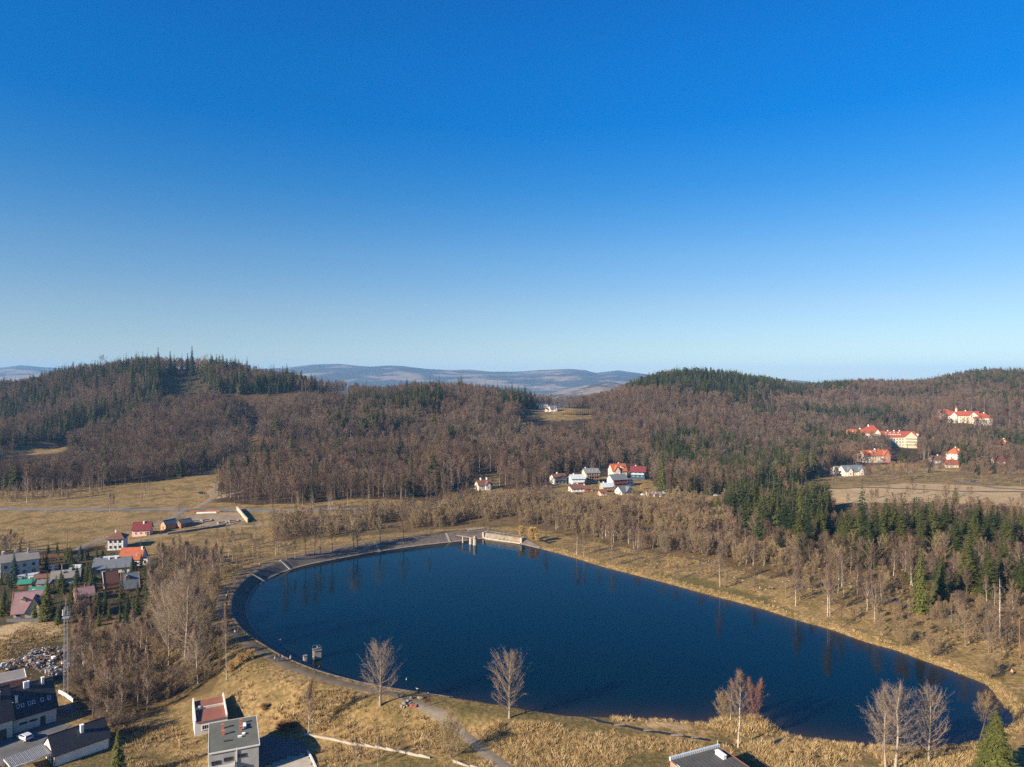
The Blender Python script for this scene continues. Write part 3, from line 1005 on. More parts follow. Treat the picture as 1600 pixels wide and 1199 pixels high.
def bare_tree(seed, H=18., r0=.26, cb=.3, spread=5., nl=14, ns=4, ntw=5, up=(30, 65), tl=1.4, tw=.07, shape='round', wander=.25, sides=2, mats=None, limb_mi=0, stems=1, droop=0.0, lean=0.0, limb_r=.35, tdiv=.75, sf=(.22, .5), tmax=.97):
    """returns (trunk mesh, crown mesh)"""
    tr, cw = TG(seed), TG(seed + 1000)
    r = cw.r
    allP, allD, allL = [], [], []
    for st in range(stems):
        if stems > 1:
            an = 2 * math.pi * (st + r.uniform(0, .5)) / stems
            ln = r.uniform(.10, .28)
            Hs = H * r.uniform(.78, 1.0)
        else:
            an, ln, Hs = r.uniform(0, 6.28), lean, H
        n = 7
        tz = np.linspace(0, 1, n)
        px = np.cumsum(np.r_[0, r.normal(0, wander, n - 1)]) * .5 + math.cos(an) * ln * Hs * tz
        py = np.cumsum(np.r_[0, r.normal(0, wander, n - 1)]) * .5 + math.sin(an) * ln * Hs * tz
        pts = np.column_stack([px, py, tz * Hs * .95])
        pts[0, 2] = -0.5
        rr = r0 / math.sqrt(stems) * (1 - tz * .92) ** .9
        rr[0] *= 1.35
        tr.tube(pts, rr, 6 if sides == 3 else 5)
        top = pts[-1]
        cw.spikes(top[None], np.array([[0, 0, 1.]]), np.array([Hs * .06]), np.array([.06]), limb_mi)
        t = np.linspace(cb, tmax, nl) + r.uniform(-.02, .02, nl)
        az = np.arange(nl) * 2.4 + r.uniform(-.5, .5, nl) + st
        q = (t - cb) / (1 - cb)
        if shape == 'round': sh = np.sqrt(np.clip(1 - (q * 1.05 - .38) ** 2 / .46, .05, 1))
        elif shape == 'upright': sh = .55 + .5 * np.sin(np.clip(q * 1.25 + .25, 0, 1.5) * math.pi / 1.5) - .55 * q ** 3
        elif shape == 'cone': sh = (1 - q) ** .8 * .95 + .06
        elif shape == 'birch': sh = .75 * np.sin(np.clip(q * .95 + .22, 0, 1) * math.pi) + .22
        else: sh = np.ones(nl)
        L = np.clip(spread * sh * r.uniform(.8, 1.15, nl), .4, None)
        el = np.radians(up[0] + (up[1] - up[0]) * q + r.uniform(-8, 8, nl))
        d = np.column_stack([np.cos(az) * np.cos(el), np.sin(az) * np.cos(el), np.sin(el)])
        base = np.column_stack([np.interp(t * .95 / .95, tz, pts[:, k]) for k in range(3)])
        for i in range(nl):
            m1 = base[i] + d[i] * L[i] * .45
            d2 = unit(d[i] + np.array([0, 0, .45 - droop]) + r.normal(0, .12, 3))
            m2 = m1 + d2 * L[i] * .6
            rb = max(.02, np.interp(t[i], tz, rr) * limb_r * (.6 + .4 * L[i] / spread))
            cw.tube([base[i], m1, m2], [rb, rb * .62, rb * .18], 4 if sides == 3 else 3, limb_mi)
            allP += [base[i] + d[i] * L[i] * .45 * f for f in (.35, .7)] + [m1 + d2 * L[i] * .6 * f for f in (0, .25, .5, .75, .95)]
            allD += [d[i]] * 2 + [d2] * 5; allL += [L[i]] * 7
    allP, allD, allL = np.array(allP), np.array(allD), np.array(allL)
    # sub branches
    m = nl * stems * ns
    k = r.integers(0, len(allP), m)
    sd = unit(allD[k] + r.normal(0, tdiv * .62, (m, 3)) + np.array([0, 0, .18 - droop]))
    sl = np.clip(allL[k] * r.uniform(sf[0], sf[1], m), .5, None)
    cw.spikes(allP[k], sd, sl, np.full(m, tw * 1.5), limb_mi if sides == 3 else 1, 3)
    # twigs
    m2 = m * ntw
    j = r.integers(0, m, m2); f = r.uniform(.15, 1, m2)
    P = allP[k[j]] + sd[j] * (sl[j] * f)[:, None]
    td = unit(sd[j] + r.normal(0, tdiv, (m2, 3)) + np.array([0, 0, .15 - droop * 1.6]))
    cw.spikes(P, td, tl * r.uniform(.5, 1.15, m2), np.full(m2, tw) * r.uniform(.7, 1.2, m2), 1, sides)
    # finest tips growing from limbs directly
    m3 = m2 // 2
    j = r.integers(0, len(allP), m3)
    td = unit(allD[j] + r.normal(0, tdiv, (m3, 3)) + np.array([0, 0, .1 - droop * 1.4]))
    cw.spikes(allP[j] + r.normal(0, .1, (m3, 3)), td, tl * r.uniform(.4, .95, m3), np.full(m3, tw) * r.uniform(.6, 1, m3), 1, sides)
    return tr.mesh('trunk', [mats[0]]), cw.mesh('crown', [mats[1], mats[2]])


def spruce(seed, H=20., rmax=3.4, wh=24, nb=7, leaf=4, cb=.06, mat=None, ragged=.18, power=.85, open_=0.0, bark=None):
    tr, cw = TG(seed), TG(seed + 1000)
    r = cw.r
    z = np.linspace(0, 1, 6)
    tr.tube(np.column_stack([r.normal(0, .05, 6), r.normal(0, .05, 6), np.r_[-.5, z[1:] * H * .97]]), .26 * (1 - z * .93) * H / 20, 6)
    zs = cb + (1 - cb) * (np.arange(wh) / wh) ** 1.02
    A = []
    for i, t in enumerate(zs):
        k = max(4, int(nb * (1.1 - .5 * t)))
        if open_: k = max(2, int(k * (1 - open_ * r.uniform(0, 1))))
        az = r.uniform(0, 6.28) + np.arange(k) * 2 * math.pi / k + r.normal(0, .22, k)
        R_ = rmax * ((1 - t) / (1 - cb)) ** power * r.uniform(1 - ragged, 1 + ragged, k) * (1.0 + .10 * math.sin(t * 37 + seed)) + .12
        for a, rad in zip(az, R_): A.append((a, rad, H * (t + r.uniform(-.5, .5) / wh)))
    A = np.array(A)
    n = len(A)
    out = np.column_stack([np.cos(A[:, 0]), np.sin(A[:, 0]), np.zeros(n)])
    side = np.column_stack([-np.sin(A[:, 0]), np.cos(A[:, 0]), np.zeros(n)])
    rad = A[:, 1]; p0 = np.column_stack([np.zeros(n), np.zeros(n), A[:, 2]])
    droop = r.uniform(.25, .48, n)

    def sp(f): return p0 + out * (rad * f)[:, None] + np.array([0, 0, 1.]) * (rad * (-droop * f + .22 * f ** 3))[:, None]
    # spine
    w = np.clip(rad * .10, .08, .4)[:, None]
    cw.tris(sp(.1) - side * w, sp(.1) + side * w, sp(1.0), 0)
    for q in range(leaf):
        f = .22 + .72 * (q + r.uniform(-.2, .2, n)) / leaf
        f = np.clip(f, .12, .97)
        b = sp(f)
        for sg in (-1, 1):
            ll = np.clip(rad * (.46 - .28 * f), .25, 1.5) * r.uniform(.75, 1.25, n)
            dirv = unit(out * .65 + side * sg * r.uniform(.6, 1.1, n)[:, None] + np.array([0, 0, 1.]) * r.uniform(-.55, .02, n)[:, None])
            wv = unit(out - side * sg * .5) * (ll * .27)[:, None]
            dn = np.array([0, 0, -1.]) * (ll * .12)[:, None]
            cw.tris(b - wv, b + wv + dn, b + dirv * ll[:, None], 0)
    # hanging inner curtain that closes the crown
    f = r.uniform(.25, .6, n); b = sp(f)
    cw.tris(b - side * w * 2.4, b + side * w * 2.4, b + out * (rad * .15)[:, None] - np.array([0, 0, 1.]) * np.clip(rad * .34, .2, 1.2)[:, None], 0)
    cw.spikes(np.array([[0, 0, H * .93]]), np.array([[0, 0, 1.]]), np.array([H * .07]), np.array([.5]), 0)
    return tr.mesh('trunk', [bark or m_bark]), cw.mesh('crown', [mat or m_needle])


def pine(seed, H=20.):
    tr, cw = TG(seed), TG(seed + 1000)
    r = cw.r
    z = np.linspace(0, 1, 6)
    pts = np.column_stack([np.cumsum(r.normal(0, .15, 6)), np.cumsum(r.normal(0, .15, 6)), np.r_[-.5, z[1:] * H * .95]])
    tr.tube(pts, .24 * (1 - z * .85), 6)
    for i in range(17):
        t = .5 + .48 * i / 16
        az = i * 2.4 + r.uniform(-.4, .4); L = (3.0 * (1 - (t - .62) ** 2 * 5)) * r.uniform(.6, 1.05)
        b = np.array([np.interp(t, z, pts[:, k]) for k in range(3)])
        d = unit(np.array([math.cos(az), math.sin(az), r.uniform(.1, .6)]))
        cw.tube([b, b + d * L], [.06, .02], 3, 1)
        for q in range(4):
            c = b + d * L * (.4 + .2 * q) + r.normal(0, .25, 3)
            m = 16
            dd = unit(r.normal(0, 1, (m, 3)) + np.array([0, 0, .3])); P = c + dd * .15
            ws = unit(np.cross(dd, r.normal(0, 1, (m, 3)))) * .22
            cw.tris(P - ws, P + ws, P + dd * r.uniform(.5, .95, m)[:, None], 0)
    return tr.mesh('trunk', [m_bark]), cw.mesh('crown', [m_needle, m_bark])


def tuft(seed, h=.9, n=26, spread=.45, w=.09):
    g = TG(seed); r = g.r
    a = r.uniform(0, 6.28, n); q = np.sqrt(r.uniform(0, 1, n)) * spread
    P = np.column_stack([np.cos(a) * q, np.sin(a) * q, np.full(n, -.1)])
    d = unit(np.column_stack([np.cos(a) * q * 1.3 + r.normal(0, .22, n), np.sin(a) * q * 1.3 + r.normal(0, .22, n), np.ones(n)]))
    g.spikes(P, d, h * r.uniform(.6, 1.15, n), np.full(n, w) * r.uniform(.7, 1.4, n), 0, 2)
    return g


MT = (m_bark, m_bark, m_twig)
LIB = {
    # mid-distance shapes
    'bare': [bare_tree(1, 16, .24, .26, 5.6, 15, 7, 16, (26, 66), 1.35, .06, 'round', mats=MT), bare_tree(2, 18, .25, .32, 4.8, 15, 7, 16, (34, 70), 1.35, .06, 'upright', mats=(m_bark, m_bark, m_twig_w)),
             bare_tree(3, 15, .26, .20, 6.0, 16, 7, 16, (18, 60), 1.35, .06, 'round', mats=(m_bark, m_bark, m_twig_p)), bare_tree(4, 17, .22, .36, 4.6, 14, 7, 16, (32, 68), 1.35, .06, 'round', mats=MT)],
    'scrub': [bare_tree(11, 9, .12, .15, 1.9, 9, 6, 9, (35, 70), 1.1, .045, 'upright', mats=(m_bark, m_twig_tan, m_twig_tan), stems=2), bare_tree(12, 10, .12, .3, 1.9, 12, 6, 9, (35, 72), 1.1, .045, 'upright', mats=(m_bark, m_twig, m_twig_tan)),
              bare_tree(13, 9, .12, .1, 2.1, 9, 6, 9, (38, 72), 1.1, .045, 'upright', mats=(m_bark, m_twig_tan, m_twig_tan), stems=3)],
    'birch': [bare_tree(21, 16, .17, .35, 3.2, 16, 5, 8, (40, 70), 1.3, .05, 'birch', mats=(m_birch, m_bark_pale, m_twig_birch), droop=.1), bare_tree(22, 17, .16, .42, 2.8, 16, 5, 8, (48, 74), 1.3, .05, 'birch', mats=(m_birch, m_bark_pale, m_twig_birch), droop=.1),
              bare_tree(23, 15, .15, .3, 3.4, 16, 5, 8, (40, 70), 1.3, .05, 'birch', mats=(m_birch, m_bark_pale, m_twig_birch), wander=.45)],
    'larch': [bare_tree(31, 18, .2, .14, 2.6, 26, 3, 4, (4, 28), 1.0, .085, 'cone', mats=(m_bark, m_larch, m_larch), wander=.08), bare_tree(32, 16, .2, .18, 2.3, 24, 3, 4, (4, 30), 1.0, .085, 'cone', mats=(m_bark, m_larch, m_larch), wander=.08)],
    'spruce': [spruce(41, 21, 4.0, 22, 8, 3), spruce(42, 20, 3.3, 22, 7, 3, ragged=.3), spruce(43, 22, 4.6, 24, 8, 3, cb=.12, ragged=.32), spruce(44, 18, 3.2, 20, 7, 3, ragged=.3), spruce(45, 19, 4.4, 20, 8, 3, cb=.2, ragged=.35, power=.65)],
    'pine': [pine(51, 20), pine(52, 18)],
}
HERO = {
    'bare': [bare_tree(101, 16, .26, .26, 4.8, 22, 6, 9, (28, 68), 1.25, .040, 'round', mats=MT, sides=3), bare_tree(102, 16, .24, .34, 4.0, 22, 6, 9, (36, 72), 1.25, .040, 'upright', mats=MT, sides=3),
             bare_tree(103, 15, .26, .22, 5.2, 22, 6, 9, (22, 62), 1.25, .040, 'round', mats=(m_bark, m_twig_grey, m_twig_tan), sides=3)],
    'poplar': [bare_tree(111, 17, .30, .15, 6.3, 44, 9, 9, (24, 64), .95, .028, 'upright', mats=(m_bark_pale, m_twig_grey, m_twig_grey), sides=3, limb_r=.3, tdiv=.7, sf=(.25, .6), tmax=.86), bare_tree(112, 17, .30, .13, 6.0, 46, 9, 9, (28, 66), .95, .028, 'upright', mats=(m_bark_pale, m_twig_grey, m_twig_grey), sides=3, limb_r=.3, tdiv=.7, sf=(.25, .6), tmax=.86),
               bare_tree(113, 20, .30, .20, 6.2, 40, 10, 10, (18, 70), 1.1, .027, 'birch', mats=(m_bark_pale, m_twig_grey, m_twig_grey), sides=3, limb_r=.3, wander=.5, tdiv=.75, sf=(.25, .6), tmax=.86)],
    'birch': [bare_tree(121, 16, .18, .30, 4.0, 26, 7, 10, (38, 72), 1.2, .030, 'birch', mats=(m_birch, m_bark_pale, m_twig_birch), sides=3, droop=.06), bare_tree(122, 17, .17, .36, 3.4, 26, 7, 10, (46, 76), 1.2, .030, 'birch', mats=(m_birch, m_bark_pale, m_twig_birch), sides=3, droop=.06),
              bare_tree(123, 15, .16, .24, 4.0, 24, 7, 10, (38, 70), 1.2, .030, 'birch', mats=(m_birch, m_bark_pale, m_twig_birch), sides=3, wander=.5)],
    'scrub': [bare_tree(131, 8, .10, .12, 2.6, 9, 6, 9, (35, 72), 1.0, .036, 'upright', mats=(m_bark, m_twig_tan, m_twig_tan), sides=2, stems=4), bare_tree(132, 9, .10, .25, 2.4, 14, 5, 9, (35, 72), 1.0, .036, 'upright', mats=(m_bark_pale, m_twig_grey, m_twig_tan), sides=2, stems=2),
              bare_tree(133, 6, .10, .08, 2.6, 8, 6, 9, (28, 65), .9, .036, 'round', mats=(m_bark, m_twig_p, m_twig_p), sides=2, stems=5)],
    'spruce': [spruce(141, 17, 3.4, 40, 9, 5), spruce(142, 17, 3.0, 40, 9, 5, ragged=.25), spruce(143, 16, 3.9, 38, 9, 5, ragged=.3)],
    'bluespruce': [spruce(145, 12, 3.2, 30, 9, 5, mat=m_needle_blue)],
    'litspruce': [spruce(146, 16, 4.3, 40, 10, 6, mat=m_needle_lit, power=.75), spruce(147, 15, 3.2, 38, 9, 5, mat=m_needle_lit)],
    'larch': LIB['larch'],
    'redbush': [bare_tree(151, 12, .12, .12, 3.0, 20, 6, 9, (45, 78), 1.1, .036, 'birch', mats=(m_bark, m_twig_red, m_twig_red), sides=3, stems=2)],
    'willow': [bare_tree(161, 9, .12, .18, 3.4, 12, 7, 11, (30, 75), 1.3, .034, 'round', mats=(m_bark, m_twig_tan, m_twig_tan), sides=2, stems=4)],
    'leaning': [bare_tree(162, 12, .22, .45, 3.6, 18, 6, 9, (40, 75), 1.2, .036, 'round', mats=(m_bark, m_twig, m_twig_tan), sides=3, lean=.30)],
    'ochre': [bare_tree(171, 4.5, .06, .05, 2.0, 9, 6, 9, (35, 75), .8, .05, 'round', mats=(m_ochre, m_ochre, m_ochre), sides=2, stems=6)],
    'rust': [bare_tree(172, 3.0, .05, .05, 2.2, 9, 6, 9, (20, 65), .8, .05, 'round', mats=(m_rust, m_rust, m_rust), sides=2, stems=7)],
    'snag': [bare_tree(181, 17, .26, .30, 1.6, 30, 1, 1, (-5, 20), .5, .035, 'cone', mats=(m_birch, m_bark_pale, m_bark_pale), sides=3, wander=.1)],
    'dwarf': [spruce(191, 3.4, 1.1, 14, 6, 3)],
}
NAMES = {'bare': 'bare_tree', 'scrub': 'bare_shrub', 'birch': 'birch_tree', 'larch': 'larch_tree', 'spruce': 'spruce_tree', 'pine': 'pine_tree', 'poplar': 'poplar_tree', 'bluespruce': 'spruce_tree', 'litspruce': 'spruce_tree',
         'redbush': 'russet_tree', 'willow': 'willow_tree', 'leaning': 'willow_tree', 'ochre': 'bush', 'rust': 'bush', 'snag': 'dead_tree', 'dwarf': 'spruce_tree'}
HREF = {}
for lib in (LIB, HERO):
    for k, vs_ in lib.items():
        for tm, cm in vs_:
            z = np.empty(len(cm.vertices) * 3, np.float32); cm.vertices.foreach_get('co', z)
            HREF[cm.name] = float(z[2::3].max())


def put_tree(kind, var, loc, h, rz, label, group=None, hero=True, sxy=1.0, parts=True):
    lib = HERO if (hero and kind in HERO) else LIB
    tm, cm = lib[kind][var % len(lib[kind])]
    s = h / HREF[cm.name]
    nm = NAMES[kind]
    r_ = bpy.data.objects.new(nm, None); COL.objects.link(r_)
    r_.location = loc; r_.rotation_euler = (0, 0, rz); r_.scale = (s * sxy, s * sxy, s)
    r_.empty_display_size = 0.5
    r_['label'] = label
    r_['category'] = {'bare_shrub': 'shrub', 'bush': 'bush'}.get(nm, 'tree')
    if group: r_['group'] = group
    t_ = bpy.data.objects.new('trunk', tm); COL.objects.link(t_); t_.parent = r_
    c_ = bpy.data.objects.new('crown', cm); COL.objects.link(c_); c_.parent = r_
    return r_, t_, c_


# ------------------------------------------------------------------ individually placed trees (photo pixel of the foot, height in photo pixels)
def at_px(px, py, hpx):
    x, y, z = gpt(px, py)
    return (x, y, z), hpx * y / F


TREES = [
    ('poplar', 0, 594, 1103, 111, 1.0, 'upright leafless poplar on the dam beside the stony pile'),
    ('poplar', 1, 796, 1122, 116, 0.95, 'upright leafless poplar on the grass bank where the footpath drops away'),
    ('birch', 0, 1153, 1168, 128, 1.0, 'tall white trunked birch in front of the reddish tree on the little point'),
    ('birch', 1, 1141, 1129, 74, 1.0, 'thin pale birch just behind the tall white birch on the point'),
    ('redbush', 0, 1178, 1131, 79, 0.95, 'reddish brown leafless tree standing on the little point by the water'),
    ('willow', 0, 1131, 1128, 52, 0.9, 'low tan willow at the foot of the birches on the point'),
    ('poplar', 2, 1398, 1206, 152, 1.0, 'tallest bare poplar by the near water with forked pale trunks'),
    ('poplar', 2, 1384, 1204, 134, 0.8, 'slimmer pale poplar with its trunk touching the tallest forked poplar'),
    ('poplar', 1, 1451, 1192, 130, 0.85, 'pale poplar with bare crooked branches between the forked poplar and the spruce'),
    ('leaning', 0, 1530, 1160, 84, 1.0, 'dark trunked willow leaning over the water beside the spruce'),
    ('leaning', 0, 1543, 1150, 66, 0.9, 'smaller willow half hidden behind the bright spruce'),
    ('litspruce', 0, 1556, 1222, 114, 1.2, 'bright green spruce at the near corner of the lake'),
    ('litspruce', 1, 184, 1222, 82, 1.0, 'green spruce at the corner of the dark roofed outbuilding'),
    ('birch', 2, 481, 1149, 92, 0.8, 'slim birch with bare white stem at the end of the white garden wall'),
    ('birch', 1, 485, 1147, 84, 0.6, 'thinnest stem close beside the birch at the garden wall end'),
    ('birch', 0, 557, 1204, 56, 0.9, 'young forked birch in front of the white garden wall'),
    ('birch', 1, 590, 1199, 52, 0.7, 'young single stemmed birch in front of the white garden wall'),
    ('willow', 0, 706, 1184, 74, 1.1, 'wide bushy willow beside the straight paved footpath'),
    ('poplar', 2, 287, 1048, 180, 0.85, 'tallest grey poplar in the thicket below the dam'),
    ('poplar', 0, 264, 1040, 150, 0.7, 'slim grey poplar next to the tallest one in the thicket below the dam'),
    ('poplar', 2, 310, 1068, 92, 0.9, 'white limbed spreading tree at the edge of the thicket nearest the dam'),
    ('birch', 2, 303, 1012, 112, 0.9, 'tall thin tree between the white limbed tree and the dam'),
    ('birch', 1, 354, 1062, 122, 0.5, 'lone slender birch on the grass slope of the dam'),
    ('bare', 0, 853, 843, 52, 0.9, 'pale barked spreading tree by the water near the spillway'),
    ('birch', 0, 901, 867, 42, 1.2, 'white birch with open branches, nearer the spillway of two on the shore'),
    ('birch', 1, 912, 870, 40, 0.8, 'straight white birch, the second of two on the shore past the spillway'),
    ('bare', 1, 936, 879, 28, 1.0, 'small dark tree on the shore just past the two white birches'),
    ('bare', 2, 958, 883, 36, 1.1, 'small spreading tree with a dark shadow on the shore past the birches'),
    ('birch', 0, 1125, 917, 70, 0.7, 'single tall white birch on the open bank of the long shore'),
    ('bare', 1, 1180, 913, 52, 0.8, 'twin stemmed bare tree on the open bank behind the single tall birch'),
    ('bare', 2, 1036, 902, 24, 1.2, 'low rounded bare tree at the water on the long shore'),
    ('bare', 1, 1057, 907, 26, 1.2, 'low rounded bare tree with long shadow on the long shore'),
    ('birch', 2, 1243, 947, 68, 0.9, 'slim tan tree where the shore path begins among the trees'),
    ('birch', 0, 1293, 963, 86, 0.8, 'tall tan tree with two pale stems standing on the bank'),
    ('birch', 1, 1297, 964, 80, 0.6, 'thinner pale stem beside the tall tan tree on the bank'),
    ('bare', 0, 1315, 981, 48, 1.0, 'dark trunked round tree close to the water on the wooded shore'),
    ('birch', 2, 1366, 971, 68, 0.7, 'chalk white leaning birch on the wooded shore'),
    ('bare', 2, 1374, 998, 44, 0.9, 'small bare tree below the chalk white birch'),
    ('willow', 0, 1410, 1010, 44, 1.1, 'wide many stemmed willow near the water on the wooded shore'),
    ('willow', 0, 1456, 1027, 40, 1.2, 'spreading willow bush at the water past the many stemmed one'),
    ('willow', 0, 1547, 1061, 44, 1.2, 'pale many stemmed willow with forked shadow at the end of the long shore'),
    ('snag', 0, 1562, 997, 98, 1.0, 'dead white tree with stubby branches beyond the shore path'),
    ('bare', 1, 1467, 968, 40, 0.7, 'thin tree beside the shore path before the dead white tree'),
    ('birch', 1, 1486, 973, 46, 0.5, 'thin white stem beside the shore path'),
    ('birch', 0, 1499, 980, 60, 0.6, 'straight white stem standing between the shore path and the water'),
    ('birch', 2, 1580, 1000, 52, 0.7, 'thin birch just past the dead white tree'),
    ('litspruce', 1, 1438, 958, 106, 0.75, 'tall narrow light green spruce near the shore path'),
    ('litspruce', 1, 1470, 940, 72, 0.95, 'light green conical spruce beside the tall narrow one'),
    ('spruce', 0, 1357, 885, 78, 0.95, 'broad dark green spruce alone among brown trees above the shore'),
    ('spruce', 2, 1520, 880, 76, 1.1, 'wide dark green spruce in the wood behind the dead tree'),
    ('litspruce', 1, 1250, 850, 84, 0.8, 'tall spruce at the edge of the evergreen stand by the young wood'),
    ('birch', 0, 1595, 915, 72, 1.3, 'white limbed birch at the frame edge of the wooded shore'),
    ('bare', 0, 448, 874, 62, 1.0, 'first tall tree of the row behind the dam'),
    ('birch', 1, 461, 873, 36, 0.8, 'thin pale tree between the first two of the row behind the dam'),
    ('bare', 1, 478, 869, 60, 0.9, 'second tall tree of the row behind the dam'),
    ('bare', 0, 491, 867, 64, 1.0, 'third and tallest tree of the row behind the dam'),
    ('bare', 2, 501, 866, 44, 1.0, 'leaning shorter tree in the row behind the dam'),
    ('bare', 1, 519, 863, 50, 0.9, 'pale straight tree at the middle of the row behind the dam'),
    ('bare', 2, 553, 858, 54, 1.1, 'dark wide tree with twin trunks in the row behind the dam'),
    ('bare', 0, 559, 857, 50, 1.0, 'companion of the dark twin trunked tree behind the dam'),
    ('bare', 2, 594, 851, 46, 1.1, 'dark round tree in the row behind the dam past the stairs'),
    ('bare', 0, 631, 843, 44, 1.2, 'last dark round tree of the row, nearest the pier'),
    ('birch', 1, 670, 836, 40, 0.7, 'thin white birch behind the dam close to the pier'),
    ('birch', 0, 42, 786, 52, 1.0, 'tall white birch by the road at the foot of the wood'),
    ('birch', 1, 106, 790, 26, 0.8, 'lone birch beside the country road'),
    ('birch', 2, 172, 800, 32, 0.8, 'white birch pair member on the meadow verge of the road'),
    ('birch', 1, 177, 799, 27, 0.7, 'shorter birch next to the white birch on the road verge'),
    ('birch', 1, 222, 793, 22, 0.6, 'small birch stem at the edge of the mown meadow'),
    ('birch', 0, 466, 797, 32, 0.8, 'white birch before the dark strip of road, first of four'),
    ('birch', 1, 517, 797, 36, 0.8, 'white birch before the dark strip of road, second of four'),
    ('birch', 2, 522, 797, 30, 0.7, 'white birch before the dark strip of road, third of four'),
    ('birch', 1, 577, 798, 42, 0.7, 'white birch before the dark strip of road, tallest of four'),
    ('spruce', 1, 74, 970, 78, 0.9, 'tall dark spruce in front of the green roofed sheds'),
    ('bluespruce', 0, 22, 908, 46, 0.9, 'dark spruce in front of the cream apartment block'),
    ('bluespruce', 0, 126, 873, 22, 1.3, 'blue grey spruce in the gardens below the meadow'),
    ('spruce', 0, 91, 875, 16, 1.3, 'small dark conifer at the garden edge below the meadow'),
    ('spruce', 1, 108, 875, 22, 1.2, 'dark conifer beside the blue grey spruce in the gardens'),
    ('spruce', 2, 96, 926, 36, 1.2, 'wide dark conifer beside the grey roofed cottage'),
    ('spruce', 0, 112, 956, 36, 1.2, 'green conifer beside the lattice mast'),
    ('spruce', 1, 128, 905, 28, 1.2, 'conifer between the cottage and the slate roofed house'),
    ('spruce', 2, 144, 930, 34, 1.1, 'conifer below the slate roofed house'),
    ('spruce', 0, 200, 972, 44, 1.2, 'broad dark conifer below the orange gabled house'),
    ('spruce', 2, 214, 962, 34, 1.1, 'dark conifer beside the broad one below the orange gabled house'),
    ('spruce', 1, 196, 906, 24, 1.1, 'conifer in front of the slate roofed house by the red roof'),
    ('spruce', 0, 212, 908, 24, 1.2, 'conifer below the red roofed house'),
    ('spruce', 2, 236, 912, 26, 1.2, 'conifer at the corner beyond the red roofed house'),
    ('spruce', 1, 4, 962, 34, 1.5, 'bushy dark conifer at the edge of the brown roofed villa'),
    ('ochre', 0, 183, 910, 9, 0.8, 'small yellow cypress in the dark garden'),
    ('ochre', 0, 816, 838, 18, 1.1, 'orange ochre bush beside the spillway end'),
    ('ochre', 0, 830, 842, 20, 1.3, 'larger orange ochre bush on the bank past the spillway'),
    ('ochre', 0, 840, 846, 14, 1.2, 'smaller orange bush on the bank past the spillway'),
    ('rust', 0, 440, 1140, 14, 2.2, 'rust red bramble mound by the shaded yard'),
    ('rust', 0, 455, 1136, 10, 1.8, 'second rust red bramble mound by the shaded yard'),
    ('ochre', 0, 375, 1038, 18, 1.4, 'tan thicket on the outer slope of the dam'),
    ('ochre', 0, 390, 1030, 16, 1.5, 'tan thicket beside the dam path'),
    ('ochre', 0, 361, 1050, 16, 1.4, 'tan thicket low on the outer slope of the dam'),
    ('rust', 0, 413, 1109, 12, 1.2, 'brown bush in the shadow of the shell house'),
    ('bare', 2, 45, 868, 28, 1.0, 'bare tree beyond the apartment block'),
    ('bare', 0, 15, 872, 34, 1.0, 'bare tree behind the chimneys of the apartment block'),
    ('birch', 0, 15, 870, 44, 0.7, 'pale bare stem behind the apartment block'),
    ('bare', 2, 280, 800, 17, 1.3, 'small knotty tree at the road by the storage yard'),
    ('spruce', 0, 879, 669, 15, 1.4, 'dark spruce at the lower edge of the high meadow'),
    ('spruce', 1, 247, 588, 46, .8, 'tall lone spruce on the hill crest at the edge of the clearing'),
    ('spruce', 0, 266, 588, 40, .9, 'middle spruce of the small group on the hill crest'),
    ('spruce', 2, 272, 588, 34, .9, 'lower spruce of the small group on the hill crest'),
    ('spruce', 1, 300, 587, 47, .9, 'highest spruce on the hill crest beyond the clearing'),
    ('spruce', 0, 293, 587, 36, .9, 'spruce just before the highest one on the hill crest'),
    ('bare', 2, 320, 588, 36, 1.2, 'round bare tree against the sky on the hill crest'),
    ('bare', 0, 160, 586, 34, 1.1, 'bare tree against the sky on the shoulder of the hill'),
    ('litspruce', 1, 1034, 768, 66, 0.8, 'green spruce at the edge of the village garden'),
    ('litspruce', 1, 1052, 742, 50, 0.8, 'bright green spruce behind the village garden'),
    ('spruce', 0, 1142, 802, 52, 1.1, 'dense dark spruce clump member at the field end, nearest the village'),
    ('spruce', 2, 1160, 800, 48, 1.1, 'dense dark spruce in the middle of the clump by the village'),
    ('spruce', 0, 1178, 803, 50, 1.1, 'dense dark spruce on the lake side of the clump by the village'),
    ('birch', 0, 1199, 815, 56, 0.8, 'white birch beside the dark spruce clump by the village'),
    ('ochre', 0, 1196, 806, 26, 0.7, 'orange leaved beech beside the dark spruce clump'),
    ('larch', 0, 1085, 718, 36, 0.9, 'golden larch between the village and the evergreens'),
    ('ochre', 0, 1003, 765, 8, 1.2, 'yellow garden bush by the village carports'),
    ('spruce', 1, 1448, 728, 30, 0.9, 'dark spruce in front of the villa by the sanatorium'),
    ('spruce', 0, 1521, 736, 32, 1.4, 'broad green conifer beside the cream villa'),
    ('spruce', 1, 1538, 738, 24, 0.9, 'narrow dark conifer beside the broad one by the cream villa'),
    ('spruce', 2, 1410, 722, 24, 1.4, 'conifer below the sanatorium terrace'),
    ('spruce', 1, 1418, 722, 28, 0.8, 'narrow dark conifer below the sanatorium terrace'),
]
BUILT_PX = []
for i, (k, v, px, py, hp, sx, lab) in enumerate(TREES):
    loc, h = at_px(px, py, hp)
    put_tree(k, v, loc, h, random.uniform(0, 6.28), lab, hero=True, sxy=sx)
    BUILT_PX.append((loc[0], loc[1]))

